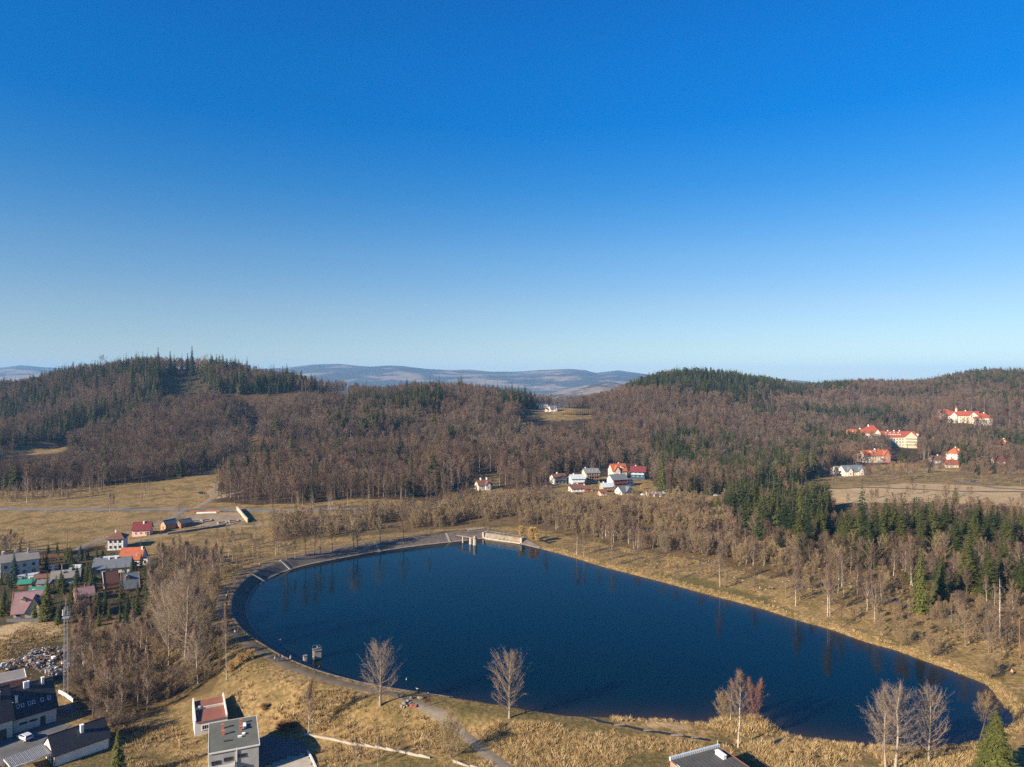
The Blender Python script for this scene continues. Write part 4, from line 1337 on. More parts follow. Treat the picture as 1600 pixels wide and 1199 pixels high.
# a planted double row of young conifers on the high meadow
for i in range(16):
    f = i / 15
    loc, h = at_px(878 + 44 * f, 648.2 + 0.4 * math.sin(i * 2.1), 4.2 + 4.6 * f)
    put_tree('dwarf', 0, loc, h, i * 1.3, 'young conifer in the planted row on the high meadow', 'planted row of young conifers on the high meadow', sxy=.9)


# ------------------------------------------------------------------ woods: every tree has a spot; the ones that show largest are things, the rest of each kind is one mass
WOODS = []   # (kind, x, y, h, region)
NO_TREES = []   # world-space discs kept clear (buildings)


def region_scatter(xr, yr, sp, seed):
    g = np.random.default_rng(seed)
    X, Y = np.meshgrid(np.arange(float(xr[0]), xr[1], sp), np.arange(float(yr[0]), yr[1], sp))
    X = X.ravel() + g.uniform(-.48, .48, X.size) * sp; Y = Y.ravel() + g.uniform(-.48, .48, Y.size) * sp
    return X, Y, g


C_LEFT = [(-700, 590), (0, 590), (130, 560), (250, 545), (340, 550), (540, 585), (548, 614), (420, 617), (334, 616), (250, 645), (232, 655), (120, 690), (0, 690), (-700, 690)]
C_RIGHT = [(950, 606), (1020, 570), (1080, 565), (1250, 590), (1330, 606), (1325, 632), (1240, 640), (1090, 628), (1030, 618), (960, 616)]
C_SCAT = [(1180, 640), (1340, 612), (1600, 590), (2300, 590), (2300, 740), (1600, 735), (1330, 722), (1200, 720)]
C_CREST = [(1440, 570), (1700, 570), (1700, 612), (1460, 616)]
C_VILL = [(1015, 692), (1070, 688), (1250, 695), (1290, 740), (1250, 770), (1130, 775), (1030, 770)]
C_MID = [(540, 606), (700, 616), (690, 655), (540, 655)]
C_HOUSE = [(770, 612), (845, 610), (832, 648), (790, 650)]
LARCH_P = [(320, 740), (520, 740), (520, 790), (336, 790)]
BIRCH_P = [(690, 735), (800, 735), (800, 768), (690, 772)]
BIRCH_Q = [(680, 615), (860, 625), (860, 650), (680, 640)]

X, Y, g = region_scatter((-1180, 1180), (455, 1360), 5.5, 77)
ok = np.abs(X / Y) < .86
X, Y = X[ok], Y[ok]
Z = base_z(X, Y)
PX, PY = to_px(X, Y, Z)
JX = PX + (fbm(X, Y, 12, 2, 61) - .5) * 16; JY = PY + (fbm(X, Y, 12, 2, 63) - .5) * 6
keep = inpoly(JX, JY, FOREST)
for p in (MEADOW_FAR, CLEAR_A, GAP): keep &= ~inpoly(JX, JY, p)
thin = inpoly(JX, JY, CLEARCUT) | inpoly(JX, JY, CLEARSTRIP)
keep &= ~(thin & (g.uniform(0, 1, len(X)) > .10))
keep &= ~(inpoly(JX, JY, C_LEFT) & (Y > 900) & (g.uniform(0, 1, len(X)) < .30))
# a tree is worth keeping only if its top is not far below the ridge in front of it
fr = np.linspace(.35, .97, 22)
vis = np.ones(len(X), bool)
for f in fr:
    lim = CAMZ + (Z + 30 - CAMZ) * f
    vis &= RAS[0, 0] * 0 + base_z(X * f, Y * f) < lim
keep &= vis
X, Y, Z, JX, JY, thin = X[keep], Y[keep], Z[keep], JX[keep], JY[keep], thin[keep]
u = g.uniform(0, 1, len(X))
pat = fbm(X, Y, 60, 3, 71)
pc = np.where(inpoly(JX, JY, C_LEFT), np.clip(.36 + (pat - .5) * 3.2, .04, .9), np.clip((pat - .60) * 2.2, .03, .5))
pc = np.where(inpoly(JX, JY, C_RIGHT), np.clip(.9 + (pat - .5) * 1.0, .5, 1), pc)
pc = np.where(inpoly(JX, JY, C_SCAT), np.clip(.27 + (pat - .55) * 3.0, .03, .85), pc)
pc = np.where(inpoly(JX, JY, C_CREST), .7, pc)
pc = np.where(inpoly(JX, JY, C_VILL), np.clip(.42 + (pat - .5) * 2, .1, .8), pc)
pc = np.where(inpoly(JX, JY, C_MID), np.clip(.3 + (pat - .5) * 3, .02, .8), pc)
pc = np.where(inpoly(JX, JY, C_HOUSE), .9, pc)
u2 = g.uniform(0, 1, len(X))
kind = np.where(u < pc, 'spruce', 'bare').astype(object)
lar = np.where(inpoly(JX, JY, LARCH_P), .45, np.where(inpoly(JX, JY, C_LEFT), .28, .045))
bir = np.where(inpoly(JX, JY, BIRCH_P), .4, np.where(inpoly(JX, JY, BIRCH_Q), .35, .07))
kind[(kind == 'bare') & (u2 < lar)] = 'larch'
kind[(kind == 'bare') & (u2 > 1 - bir)] = 'birch'
kind[(kind == 'spruce') & (u2 < .12)] = 'pine'
hh = np.where(kind == 'spruce', np.where(X > 100, g.uniform(14, 20, len(X)), g.uniform(12, 26, len(X))), g.uniform(10, 19, len(X)))
hh = np.where(kind == 'birch', g.uniform(14, 19, len(X)), hh)
hh = np.where((JY > 700) & (kind == 'bare'), g.uniform(11, 18, len(X)), hh)
hh = np.where(thin, hh * .45, hh) * (.78 + .5 * fbm(X, Y, 45, 3, 99))
reg = np.where(inpoly(JX, JY, C_VILL), 'village', np.where(X / Y < -.36, 'lefthill', np.where(X / Y < .16, 'midhill', 'righthill')))
for i in range(len(X)):
    WOODS.append((kind[i], X[i], Y[i], hh[i], reg[i]))


def wood_in(poly, sp, seed, probs, region, xr, yr, dens=1.0, hscale=1.0, excl=(), gap=0.0):
    X, Y, g = region_scatter(xr, yr, sp, seed)
    Z = ground_z(X, Y)
    px, py = to_px(X, Y, Z)
    jx = px + (fbm(X, Y, 8, 2, 81) - .5) * 20; jy = py + (fbm(X, Y, 8, 2, 83) - .5) * 10
    k = inpoly(jx, jy, poly) & (g.uniform(0, 1, len(X)) < dens) & (fbm(X, Y, 22, 3, seed + 7) > gap)
    for e in excl: k &= ~inpoly(px, py, e)
    d, _ = lake_sdf(X, Y)
    k &= d > 6
    names = list(probs)
    cum = np.cumsum([float(probs[n][0]) for n in names]); cum /= cum[-1]
    pat = fbm(X, Y, 25, 2, seed)
    for i in np.nonzero(k)[0]:
        n = names[int(np.searchsorted(cum, min(.999, max(0, g.uniform(0, 1) * .6 + pat[i] * .8 - .2))))]
        lo, hi = probs[n][1:]
        WOODS.append((n, X[i], Y[i], g.uniform(lo, hi) * hscale, region))


OPEN = [MEADOW_FAR, [(838, 622), (876, 622), (876, 640), (838, 640)], CLEAR_A]
OPEN_SOFT = [[(1400, 672), (1434, 672), (1434, 698), (1400, 698)], [(1352, 664), (1400, 668), (1400, 690), (1352, 684)], [(1350, 702), (1396, 702), (1396, 716), (1350, 716)], [(1484, 640), (1550, 640), (1550, 664), (1500, 660), (1484, 652)], [(1490, 700), (1514, 700), (1514, 720), (1490, 720)],
             [(1566, 686), (1582, 686), (1582, 702), (1566, 702)], [(1452, 686), (1468, 686), (1468, 700), (1452, 700)], [(1456, 713), (1500, 713), (1500, 729), (1456, 723)], [(1304, 729), (1354, 729), (1354, 746), (1304, 746)], [(1290, 762), (1420, 753), (1600, 760), (1620, 786), (1480, 771), (1390, 777), (1300, 788)],
             [(862, 740), (890, 740), (890, 760), (862, 760)], [(888, 742), (940, 730), (985, 722), (1008, 732), (1010, 760), (940, 772), (890, 768)], [(746, 750), (771, 750), (771, 764), (746, 764)], [(968, 758), (1040, 764), (1040, 775), (968, 770)]]


FRONTS = [([(1388, 672), (1436, 672), (1436, 700), (1400, 700), (1388, 692)], 815)]


def hides(x, y, z, h):
    hard = np.zeros(len(x), bool); soft = np.zeros(len(x), bool)
    for f in (0, .3, .6, .85, 1.0):
        a, b = to_px(x, y, z + h * f)
        for p in OPEN: hard |= inpoly(a, b, p) & (y < 915)
        for p, yl in FRONTS: hard |= inpoly(a, b, p) & (y < yl)
        for p in OPEN_SOFT: soft |= inpoly(a, b, p)
    return hard, soft


# young wood between lake, dam and village
wood_in([(430, 812), (560, 806), (690, 797), (860, 778), (1050, 784), (1130, 800), (1165, 850), (1250, 898), (1205, 900), (1120, 872), (1000, 858), (900, 836), (850, 822), (760, 822), (690, 824), (600, 830), (520, 838), (430, 842)],
        2.75, 201, {'scrub': (.70, 5.5, 10.5), 'bare': (.06, 8, 12), 'birch': (.24, 8, 12.5)}, 'young', (-170, 180), (255, 480), .9, gap=.40)
wood_in([(690, 778), (860, 772), (1050, 780), (1130, 800), (1130, 775), (1290, 768), (1290, 790), (1120, 800), (860, 790), (700, 800)], 4.2, 203, {'scrub': (.7, 5, 8), 'bare': (.3, 8, 12)}, 'young', (-80, 260), (380, 560), .8)
wood_in([(310, 790), (700, 786), (860, 774), (860, 782), (700, 800), (560, 808), (430, 820), (400, 800)], 6, 204, {'scrub': (.6, 3, 6), 'birch': (.4, 8, 13)}, 'young', (-260, 60), (380, 560), .35, excl=[[(190, 790), (410, 790), (410, 835), (190, 840)]])
# stand on the far shore
wood_in([(1130, 800), (1215, 790), (1300, 792), (1390, 772), (1480, 768), (1560, 790), (1760, 800), (1760, 960), (1600, 935), (1480, 928), (1380, 912), (1300, 898), (1240, 888), (1190, 860)],
        4.6, 205, {'spruce': (.20, 12, 20), 'bare': (.48, 8, 14), 'birch': (.08, 9, 14), 'scrub': (.24, 4, 8)}, 'shorewood', (95, 420), (240, 470), .85)
wood_in([(1190, 880), (1300, 900), (1400, 918), (1500, 935), (1700, 950), (1700, 1050), (1600, 1040), (1480, 1005), (1400, 980), (1330, 960), (1240, 940)], 4.6, 206, {'bare': (.34, 7, 13), 'scrub': (.50, 3, 7), 'birch': (.16, 9, 13)}, 'shorewood', (85, 300), (190, 320), .85)
wood_in([(1330, 950), (1450, 985), (1560, 1010), (1720, 1050), (1720, 1085), (1600, 1062), (1500, 1030), (1400, 1000), (1320, 970)], 5.5, 207, {'scrub': (1, 2, 5)}, 'bank', (95, 260), (160, 290), .8)
wood_in([(860, 858), (960, 872), (1100, 912), (1200, 940), (1190, 925), (1090, 890), (960, 860), (870, 845)], 5, 208, {'scrub': (.8, 2, 6), 'bare': (.2, 6, 10)}, 'bank', (10, 150), (240, 340), .6)
for s_i, pl_ in enumerate(([(1122, 806), (1150, 790), (1230, 786), (1305, 806), (1310, 850), (1260, 872), (1190, 850), (1140, 826)], [(1335, 815), (1400, 800), (1495, 806), (1500, 850), (1430, 872), (1340, 862)], [(1480, 850), (1580, 830), (1600, 880), (1500, 890)], [(1300, 850), (1380, 860), (1390, 895), (1320, 890)])):
    wood_in(pl_, 6.2, 230 + s_i, {'spruce': (1, 15, 23)}, 'shorewood', (80, 420), (240, 470), (.85, .66, .6, .6)[s_i], gap=.40)
# thicket outside the dam and around the settlement
wood_in([(100, 975), (140, 930), (190, 935), (240, 850), (270, 835), (330, 845), (348, 875), (350, 920), (330, 975), (342, 1040), (322, 1078), (250, 1105), (185, 1135), (128, 1110), (104, 1060), (122, 1010)],
        3.1, 209, {'scrub': (.74, 4, 9.5), 'birch': (.15, 9, 15), 'bare': (.11, 8, 12)}, 'thicket', (-190, -80), (150, 330), .78, excl=[[(150, 860), (230, 860), (235, 965), (150, 965)], [(105, 975), (215, 955), (225, 1015), (110, 1010)]])
wood_in([(330, 840), (440, 822), (450, 870), (400, 900), (360, 915)], 5, 210, {'scrub': (.7, 3, 7), 'birch': (.3, 7, 12)}, 'thicket', (-150, -70), (260, 390), .6)
wood_in([(120, 1100), (190, 1130), (200, 1165), (160, 1150), (110, 1110)], 3.2, 211, {'scrub': (1, 4, 7)}, 'thicket', (-130, -85), (140, 180), .9)
wood_in([(420, 1050), (620, 1110), (760, 1150), (780, 1199), (640, 1199), (480, 1140), (400, 1085)], 9, 212, {'scrub': (1, 1.5, 3.5)}, 'reedbed', (-80, 10), (140, 200), .4)
wood_in([(800, 1150), (1000, 1160), (1100, 1160), (1250, 1175), (1420, 1185), (1500, 1190), (1500, 1199), (860, 1199)], 12, 213, {'scrub': (1, 1, 2.6)}, 'reedbed', (-5, 130), (140, 180), .3)
# conifers and bare trees in the settlement gardens
wood_in([(0, 862), (232, 862), (238, 975), (110, 985), (0, 965)], 4.0, 214, {'spruce': (.64, 4, 10), 'scrub': (.36, 2, 5)}, 'garden', (-250, -130), (230, 350), .52)
wood_in([(-300, 850), (40, 850), (60, 866), (-300, 900)], 7, 215, {'bare': (.6, 8, 12), 'scrub': (.4, 3, 6)}, 'garden', (-330, -200), (300, 370), .7)
wood_in([(-40, 768), (330, 772), (330, 790), (-40, 790)], 10, 216, {'birch': (.5, 7, 12), 'scrub': (.5, 2, 4)}, 'verge', (-420, -180), (400, 560), .3)
wood_in([(0, 757), (100, 762), (165, 758), (165, 775), (0, 784)], 4.2, 217, {'scrub': (.75, 3, 7), 'birch': (.25, 8, 13)}, 'verge', (-420, -280), (440, 580), .85)
# valley floor beyond
wood_in([(1285, 742), (1420, 728), (1700, 742), (1700, 775), (1560, 762), (1480, 758), (1420, 752), (1290, 768)], 8, 218, {'bare': (.6, 7, 13), 'scrub': (.4, 3, 6)}, 'valley', (220, 650), (470, 720), .5)
wood_in([(1460, 700), (1700, 690), (1700, 745), (1440, 740)], 7, 219, {'bare': (.7, 9, 15), 'spruce': (.3, 10, 17)}, 'valley', (300, 700), (540, 800), .55)
wood_in([(855, 740), (1050, 730), (1060, 775), (860, 775)], 8, 220, {'scrub': (.7, 2, 5), 'spruce': (.3, 4, 8)}, 'village', (20, 130), (440, 620), .4)
wood_in([(1010, 735), (1130, 740), (1140, 778), (1030, 775)], 7, 221, {'bare': (.7, 8, 14), 'spruce': (.3, 10, 16)}, 'village', (80, 190), (430, 620), .5)

# ------------------------------------------------------------------ building materials
def M(name, col, **k): return simple_mat(name, col, **k)


W_WHITE = M('white_render', (0.58, 0.555, 0.50), var=.08, scale=.5)
W_CREAM = M('cream_render', (0.50, 0.42, 0.30), var=.1, scale=.5)
W_CREAM2 = M('pale_cream_render', (0.55, 0.49, 0.39), var=.1, scale=.5)
W_GREY = M('grey_render', (0.30, 0.295, 0.285), var=.12, scale=.4)
W_PINK = M('pink_render', (0.66, 0.42, 0.32), var=.1)
W_BLUE = M('pale_blue_render', (0.46, 0.52, 0.58), var=.1)
W_DBLUE = M('blue_boards', (0.03, 0.065, 0.115), var=.2, stripes=1.5, stripe_axis='Z')
W_WOOD = M('brown_boards', (0.22, 0.10, 0.055), var=.2, stripes=1.2, stripe_axis='Z')
W_MAROON = M('maroon_boards', (0.16, 0.055, 0.045), var=.2, stripes=1.2, stripe_axis='Z')
W_ORANGE = M('orange_boards', (0.55, 0.26, 0.11), var=.15, stripes=1.2, stripe_axis='Z')
W_BRICK = M('brick_wall', (0.36, 0.17, 0.11), var=.2, fine=9)
R_BLACK = M('anthracite_tiles', (0.022, 0.022, 0.028), var=.2, rough=.55, stripes=1.3, stripe_axis='Y', spec=.4)
R_SLATE = M('slate_sheet_roof', (0.12, 0.135, 0.15), var=.15, rough=.6, stripes=.7, stripe_axis='X')
R_GREY = M('grey_sheet_roof', (0.17, 0.175, 0.178), var=.12, rough=.5, stripes=.7, stripe_axis='X', spec=.4)
R_PALE = M('pale_sheet_roof', (0.42, 0.46, 0.48), var=.1, rough=.45, stripes=.6, stripe_axis='X', spec=.4)
R_FELT = M('grey_green_felt', (0.105, 0.110, 0.088), var=.14, scale=.35, fine=2.5)
R_FELTD = M('dark_roofing_felt', (0.075, 0.072, 0.066), var=.18, scale=.4, stripes=.35, stripe_axis='X')
R_FELTG = M('grey_roofing_felt', (0.19, 0.175, 0.155), var=.12, scale=.3)
R_RED = M('red_clay_tiles', (0.27, 0.062, 0.034), var=.2, stripes=1.2, stripe_axis='Y', fine=3)
R_ORANGE = M('orange_clay_tiles', (0.34, 0.095, 0.042), var=.2, stripes=1.2, stripe_axis='Y', fine=3)
R_MAROON = M('maroon_tiles', (0.15, 0.028, 0.030), var=.15, stripes=1.0, stripe_axis='Y')
R_BROWN = M('brown_tiles', (0.15, 0.070, 0.048), var=.2, stripes=1.2, stripe_axis='Y')
R_RUST = M('red_brown_sheet', (0.215, 0.085, 0.058), var=.12, scale=.4)
R_MAUVE = M('faded_mauve_tiles', (0.27, 0.165, 0.165), var=.15, stripes=1.2, stripe_axis='Y')
R_GREEN = M('green_sheet_roof', (0.03, 0.20, 0.13), var=.15, stripes=1.0, stripe_axis='X')
TRIM = M('white_trim', (0.72, 0.70, 0.66), var=.06)
TRIM_D = M('dark_trim', (0.06, 0.055, 0.05), var=.1)
TRIM_W = M('brown_timber', (0.17, 0.085, 0.045), var=.2)
STACK = M('rendered_chimney', (0.62, 0.56, 0.47), var=.15)
STACK_R = M('brick_chimney', (0.42, 0.14, 0.09), var=.2, fine=8)
STACK_W = M('white_chimney', (0.74, 0.72, 0.68), var=.1)
DOOR = M('brown_door', (0.10, 0.055, 0.035), var=.15)
STEEL = M('galvanised_steel', (0.42, 0.43, 0.45), var=.1, rough=.45, metallic=.6)
STEEL_D = M('dark_steel', (0.09, 0.09, 0.095), var=.1, rough=.5)
POLE_W = M('weathered_pole', (0.16, 0.12, 0.09), var=.2)
m_glass, nt = new_mat('window_glass')
b_ = finish(nt, (0.02, 0.024, 0.03), 0.06, None, 0.6)
_wc = {}


def win_mesh(w, h, fm):
    k = (round(w, 2), round(h, 2), fm.name)
    if k not in _wc:
        f = MB(); b = 0.09 if w < 2 else .12
        f.box((0, -.03, h / 2 - b / 2), (w, .10, b)); f.box((0, -.045, -h / 2 + b / 2), (w + .08, .15, b))
        f.box((-w / 2 + b / 2, -.03, 0), (b, .10, h - 2 * b)); f.box((w / 2 - b / 2, -.03, 0), (b, .10, h - 2 * b))
        if w > .95: f.box((0, -.02, 0), (.06, .08, h - 2 * b))
        if w > 2.0: f.box((w / 4, -.02, 0), (.05, .07, h - 2 * b)); f.box((-w / 4, -.02, 0), (.05, .07, h - 2 * b))
        me1 = bpy.data.meshes.new('window'); me1.from_pydata(f.v, [], f.f); me1.materials.append(fm)
        p = MB(); p.box((0, 0.0, 0), (w - 2 * b + .01, .05, h - 2 * b + .01))
        me2 = bpy.data.meshes.new('pane'); me2.from_pydata(p.v, [], p.f); me2.materials.append(m_glass)
        _wc[k] = (me1, me2)
    return _wc[k]


def add_window(root, loc, rz, w, h, fm=TRIM):
    a, b = win_mesh(w, h, fm)
    o = bpy.data.objects.new('window', a); COL.objects.link(o); o.parent = root; o.location = loc; o.rotation_euler = (0, 0, rz)
    q = bpy.data.objects.new('pane', b); COL.objects.link(q); q.parent = o
    return o


class House:
    """local frame: x along the ridge, front is -y, z = 0 at the ground"""
    def __init__(s, name, label, cat, L, W, loc, rz, group=None):
        s.L, s.W = L, W
        s.root = empty(name, loc, rz, label, cat, group)
        NO_TREES.append((loc[0], loc[1], max(L, W) * .52 + 1.4))

    @classmethod
    def edge(cls, name, label, cat, a, b, W, group=None, rz=None, L=None, dz=0.0):
        """a, b: photo pixels of the two lower corners of the wall that faces the camera"""
        A, B = gpt(*a), gpt(*b)
        d = Vector((B[0] - A[0], B[1] - A[1]))
        if rz is None: rz = math.atan2(d.y, d.x)
        L = L or d.length
        mid = Vector(((A[0] + B[0]) / 2, (A[1] + B[1]) / 2))
        c = mid + Vector((-math.sin(rz), math.cos(rz))) * W / 2
        z = min(A[2], B[2], gz(c.x, c.y)) + dz
        return cls(name, label, cat, L, W, (c.x, c.y, z), rz, group)

    @classmethod
    def width(cls, name, label, cat, px0, px1, pyb, W, rz=0.0, group=None, dz=0.0):
        """front wall between two photo columns with its foot on one row, turned by rz"""
        A = gpt((px0 + px1) / 2, pyb)
        L = (px1 - px0) / F * A[1] / max(.3, math.cos(rz))
        c = Vector((A[0], A[1])) + Vector((-math.sin(rz), math.cos(rz))) * W / 2
        return cls(name, label, cat, L, W, (c.x, c.y, min(A[2], gz(c.x, c.y)) + dz), rz, group)

    def walls(s, h, mat, gable=0.0, base=True, mat2=None, name='wall'):
        L, W = s.L / 2, s.W / 2
        s.h, s.g = h, gable
        v = [(-L, -W, -2.5), (L, -W, -2.5), (L, W, -2.5), (-L, W, -2.5), (-L, -W, h), (L, -W, h), (L, W, h), (-L, W, h)]
        f = [(0, 3, 2, 1), (0, 1, 5, 4), (2, 3, 7, 6)]
        if gable:
            v += [(-L, 0, h + gable), (L, 0, h + gable)]
            f += [(1, 2, 6, 9, 5), (3, 0, 4, 8, 7), (4, 5, 9, 8), (6, 7, 8, 9)]
        else:
            f += [(1, 2, 6, 5), (3, 0, 4, 7), (4, 5, 6, 7)]
        s.wall = link_mesh(name, v, f, [mat], s.root)
        return s

    def plinth(s, mat, h=.6):
        mb = MB(); mb.box((0, 0, h / 2 - 1), (s.L + .12, s.W + .12, h + 2)); mb.build('plinth', mat, s.root)
        return s

    def gable_roof(s, rise, mat, over=.5, th=.22, off=.03):
        L, W = s.L / 2 + over, s.W / 2
        sl = rise / W
        We = W + over
        ze = s.h - over * sl + off; zr = s.h + rise + off
        mb = MB()
        for sg in (-1, 1):
            v = [(-L, sg * We, ze), (L, sg * We, ze), (L, 0, zr), (-L, 0, zr), (-L, sg * We, ze + th), (L, sg * We, ze + th), (L, 0, zr + th), (-L, 0, zr + th)]
            f = [(0, 3, 2, 1), (4, 5, 6, 7), (0, 1, 5, 4), (1, 2, 6, 5), (3, 0, 4, 7)]
            if sg > 0: f = [q[::-1] for q in f]
            mb.add(v, f)
        mb.tube([(-L, 0, zr + th), (L, 0, zr + th)], [.12, .12], 6)
        s.roof = mb.build('roof', mat, s.root)
        s.sl, s.rise = sl, rise
        s.zt = lambda y: s.h + rise + th + off - abs(y) * sl
        for sg in (-1, 1):
            gb = MB(); gb.tube([(-L, sg * (We + .05), ze + .06), (L, sg * (We + .05), ze + .06)], [.07, .07], 6); gb.build('gutter', TRIM_D, s.roof)
        return s

    def hip_roof(s, rise, mat, over=.6, ridge=.45, th=.2):
        L, W = s.L / 2 + over, s.W / 2 + over
        r = s.L / 2 * ridge
        z0, z1 = s.h - .02, s.h + rise
        v = [(-L, -W, z0 - .15), (L, -W, z0 - .15), (L, W, z0 - .15), (-L, W, z0 - .15), (-L, -W, z0 + th), (L, -W, z0 + th), (L, W, z0 + th), (-L, W, z0 + th), (-r, 0, z1 + th), (r, 0, z1 + th)]
        f = [(0, 3, 2, 1), (0, 1, 5, 4), (1, 2, 6, 5), (2, 3, 7, 6), (3, 0, 4, 7), (4, 5, 9, 8), (5, 6, 9), (6, 7, 8, 9), (7, 4, 8)]
        s.roof = link_mesh('roof', v, f, [mat], s.root)
        s.sl = rise / W
        s.zt = lambda y: s.h + th + rise - abs(y) * rise / W
        return s

    def flat_roof(s, mat, th=.25, over=.15, edge=None, edge_h=.25):
        mb = MB(); mb.box((0, 0, s.h + th / 2 + .004), (s.L + 2 * over, s.W + 2 * over, th))
        s.roof = mb.build('roof', mat, s.root)
        s.zt = lambda y: s.h + th
        if edge:
            e = MB(); x, y = s.L / 2 + over, s.W / 2 + over; z = s.h + th + .004 + edge_h / 2 - .12
            for sg in (-1, 1):
                e.box((0, sg * (y + .06), z), (2 * x + .24, .12, edge_h + .24)); e.box((sg * (x + .06), 0, z), (.12, 2 * y - .004, edge_h + .24))
            e.build('edging', edge, s.roof)
        return s

    def shed_roof(s, rise, mat, over=.4, th=.18):
        L, W = s.L / 2 + over, s.W / 2 + over
        z0, z1 = s.h + .03, s.h + rise + .03
        v = [(-L, -W, z0), (L, -W, z0), (L, W, z1), (-L, W, z1)]
        v += [(a, b, c + th) for a, b, c in v]
        s.roof = link_mesh('roof', v, [(0, 3, 2, 1), (4, 5, 6, 7), (0, 1, 5, 4), (1, 2, 6, 5), (2, 3, 7, 6), (3, 0, 4, 7)], [mat], s.root)
        s.zt = lambda y: s.h + rise * (y / s.W + .5) + th
        if rise > .2:
            mb = MB(); l, w = s.L / 2, s.W / 2
            mb.add([(-l, -w, s.h), (-l, w, s.h), (-l, w, s.h + rise), (l, -w, s.h), (l, w, s.h), (l, w, s.h + rise)], [(0, 2, 1), (3, 4, 5), (1, 2, 5, 4)])
            mb.build('wall', s.wall.data.materials[0], s.root)
        return s

    def chimney(s, x, y, w=.7, h=1.2, mat=STACK, d=None):
        zb = s.zt(y)
        mb = MB(); d = d or w
        mb.box((x, y, zb + h / 2 - .5), (w, d, h + 1)); mb.box((x, y, zb + h + .06), (w + .16, d + .16, .12))
        mb.build('chimney', mat, s.roof)
        return s

    def skylight(s, x, y, w=.8, l=1.1):
        ang = math.atan(s.sl) * (1 if y < 0 else -1)
        o = link_mesh('skylight', *box_mesh(w, l, .12), [TRIM], s.roof)
        o.location = (x, y, s.zt(y) + .03); o.rotation_euler = (ang, 0, 0)
        p = link_mesh('pane', *box_mesh(w - .2, l - .2, .06), [m_glass], o); p.location = (0, 0, .06)
        return s

    def dormer(s, x, y, w=1.8, h=1.3, mat=None, rmat=None):
        zb = s.zt(y); dpt = h / s.sl + .4
        mb = MB(); mb.box((x, y + dpt / 2, zb + h / 2 - .2), (w, dpt, h + .4)); d = mb.build('dormer', mat or s.wall.data.materials[0], s.roof)
        rr = MB(); sg = -1
        v = [(x - w / 2 - .2, y - .3, zb + h), (x, y - .3, zb + h + w * .4), (x + w / 2 + .2, y - .3, zb + h), (x - w / 2 - .2, y + dpt + w * .5, zb + h), (x, y + dpt + w * .5, zb + h + w * .4), (x + w / 2 + .2, y + dpt + w * .5, zb + h)]
        rr.add(v, [(0, 1, 4, 3), (1, 2, 5, 4), (0, 2, 1), (0, 3, 5, 2)])
        rr.build('dormer_roof', rmat or s.roof.data.materials[0], d)
        return s

    def win(s, face, u, z, w=1.1, h=1.3, fm=TRIM):
        L, W = s.L / 2, s.W / 2
        loc, rz = {'F': ((u, -W - .01, z), 0), 'B': ((u, W + .01, z), math.pi), 'L': ((-L - .01, u, z), -math.pi / 2), 'R': ((L + .01, u, z), math.pi / 2)}[face]
        add_window(s.root, loc, rz, w, h, fm)
        return s

    def wins(s, face, cols, rows, w=1.1, h=1.3, fm=TRIM, inset=.12, z0=None, dz=2.8):
        ln = s.L if face in 'FB' else s.W
        for r in range(rows):
            for c in range(cols):
                u = ((c + .5) / cols - .5) * ln * (1 - inset)
                s.win(face, u, (z0 if z0 is not None else 1.6) + r * dz, w, h, fm)
        return s

    def door(s, face, u, w=1.0, h=2.1, mat=DOOR):
        L, W = s.L / 2, s.W / 2
        mb = MB()
        c = {'F': (u, -W - .02, h / 2), 'B': (u, W + .02, h / 2), 'L': (-L - .02, u, h / 2), 'R': (L + .02, u, h / 2)}[face]
        mb.box(c, (w, .10, h) if face in 'FB' else (.10, w, h))
        d = mb.build('door', mat, s.root)
        hb_ = MB(); hb_.box((c[0] + (w * .35 if face in 'FB' else 0), c[1] - (.08 if face == 'F' else 0), 1.0), (.12, .05, .05)); hb_.build('handle', STEEL, d)
        return s

    def balcony(s, face, u, z, w, d=1.2, mat=TRIM_W, rail=1.0):
        L, W = s.L / 2, s.W / 2
        mb = MB()
        if face == 'F':
            mb.box((u, -W - d / 2 - .01, z), (w, d, .16))
            n = max(4, int(w / .35))
            mb.box((u, -W - d + .04, z + rail), (w, .08, .08)); mb.box((u, -W - d + .03, z + rail * .5), (w, .04, rail * .55))
            for i in range(n + 1): mb.box((u - w / 2 + w * i / n, -W - d + .08, z + rail / 2), (.06, .06, rail))
            for sg in (-1, 1): mb.box((u + sg * (w / 2 - .03), -W - d / 2, z + rail * .55), (.05, d - .1, rail * .8))
        else:
            sg = -1 if face == 'L' else 1
            mb.box((sg * (L + d / 2 + .01), u, z), (d, w, .16)); mb.box((sg * (L + d - .04), u, z + rail * .55), (.06, w, rail * .9))
            for e in (-1, 1): mb.box((sg * (L + d / 2), u + e * (w / 2 - .03), z + rail * .55), (d - .1, .05, rail * .8))
        mb.build('balcony', mat, s.root)
        return s

    def cross_gable(s, x, w, hgt, rise, depth, wmat, rmat, wz=1.1):
        """gabled bay standing out of the front"""
        W = s.W / 2; y0 = -W - depth; y1 = 0.0; l = w / 2
        v = [(x - l, y0, -2), (x + l, y0, -2), (x + l, y1, -2), (x - l, y1, -2), (x - l, y0, hgt), (x + l, y0, hgt), (x + l, y1, hgt), (x - l, y1, hgt), (x, y0, hgt + rise), (x, y1, hgt + rise)]
        link_mesh('bay', v, [(0, 1, 5, 8, 4), (1, 2, 6, 5), (3, 0, 4, 7), (5, 6, 9, 8), (7, 4, 8, 9), (2, 3, 7, 9, 6)], [wmat], s.root)
        mb = MB(); o = .4; sl = rise / l
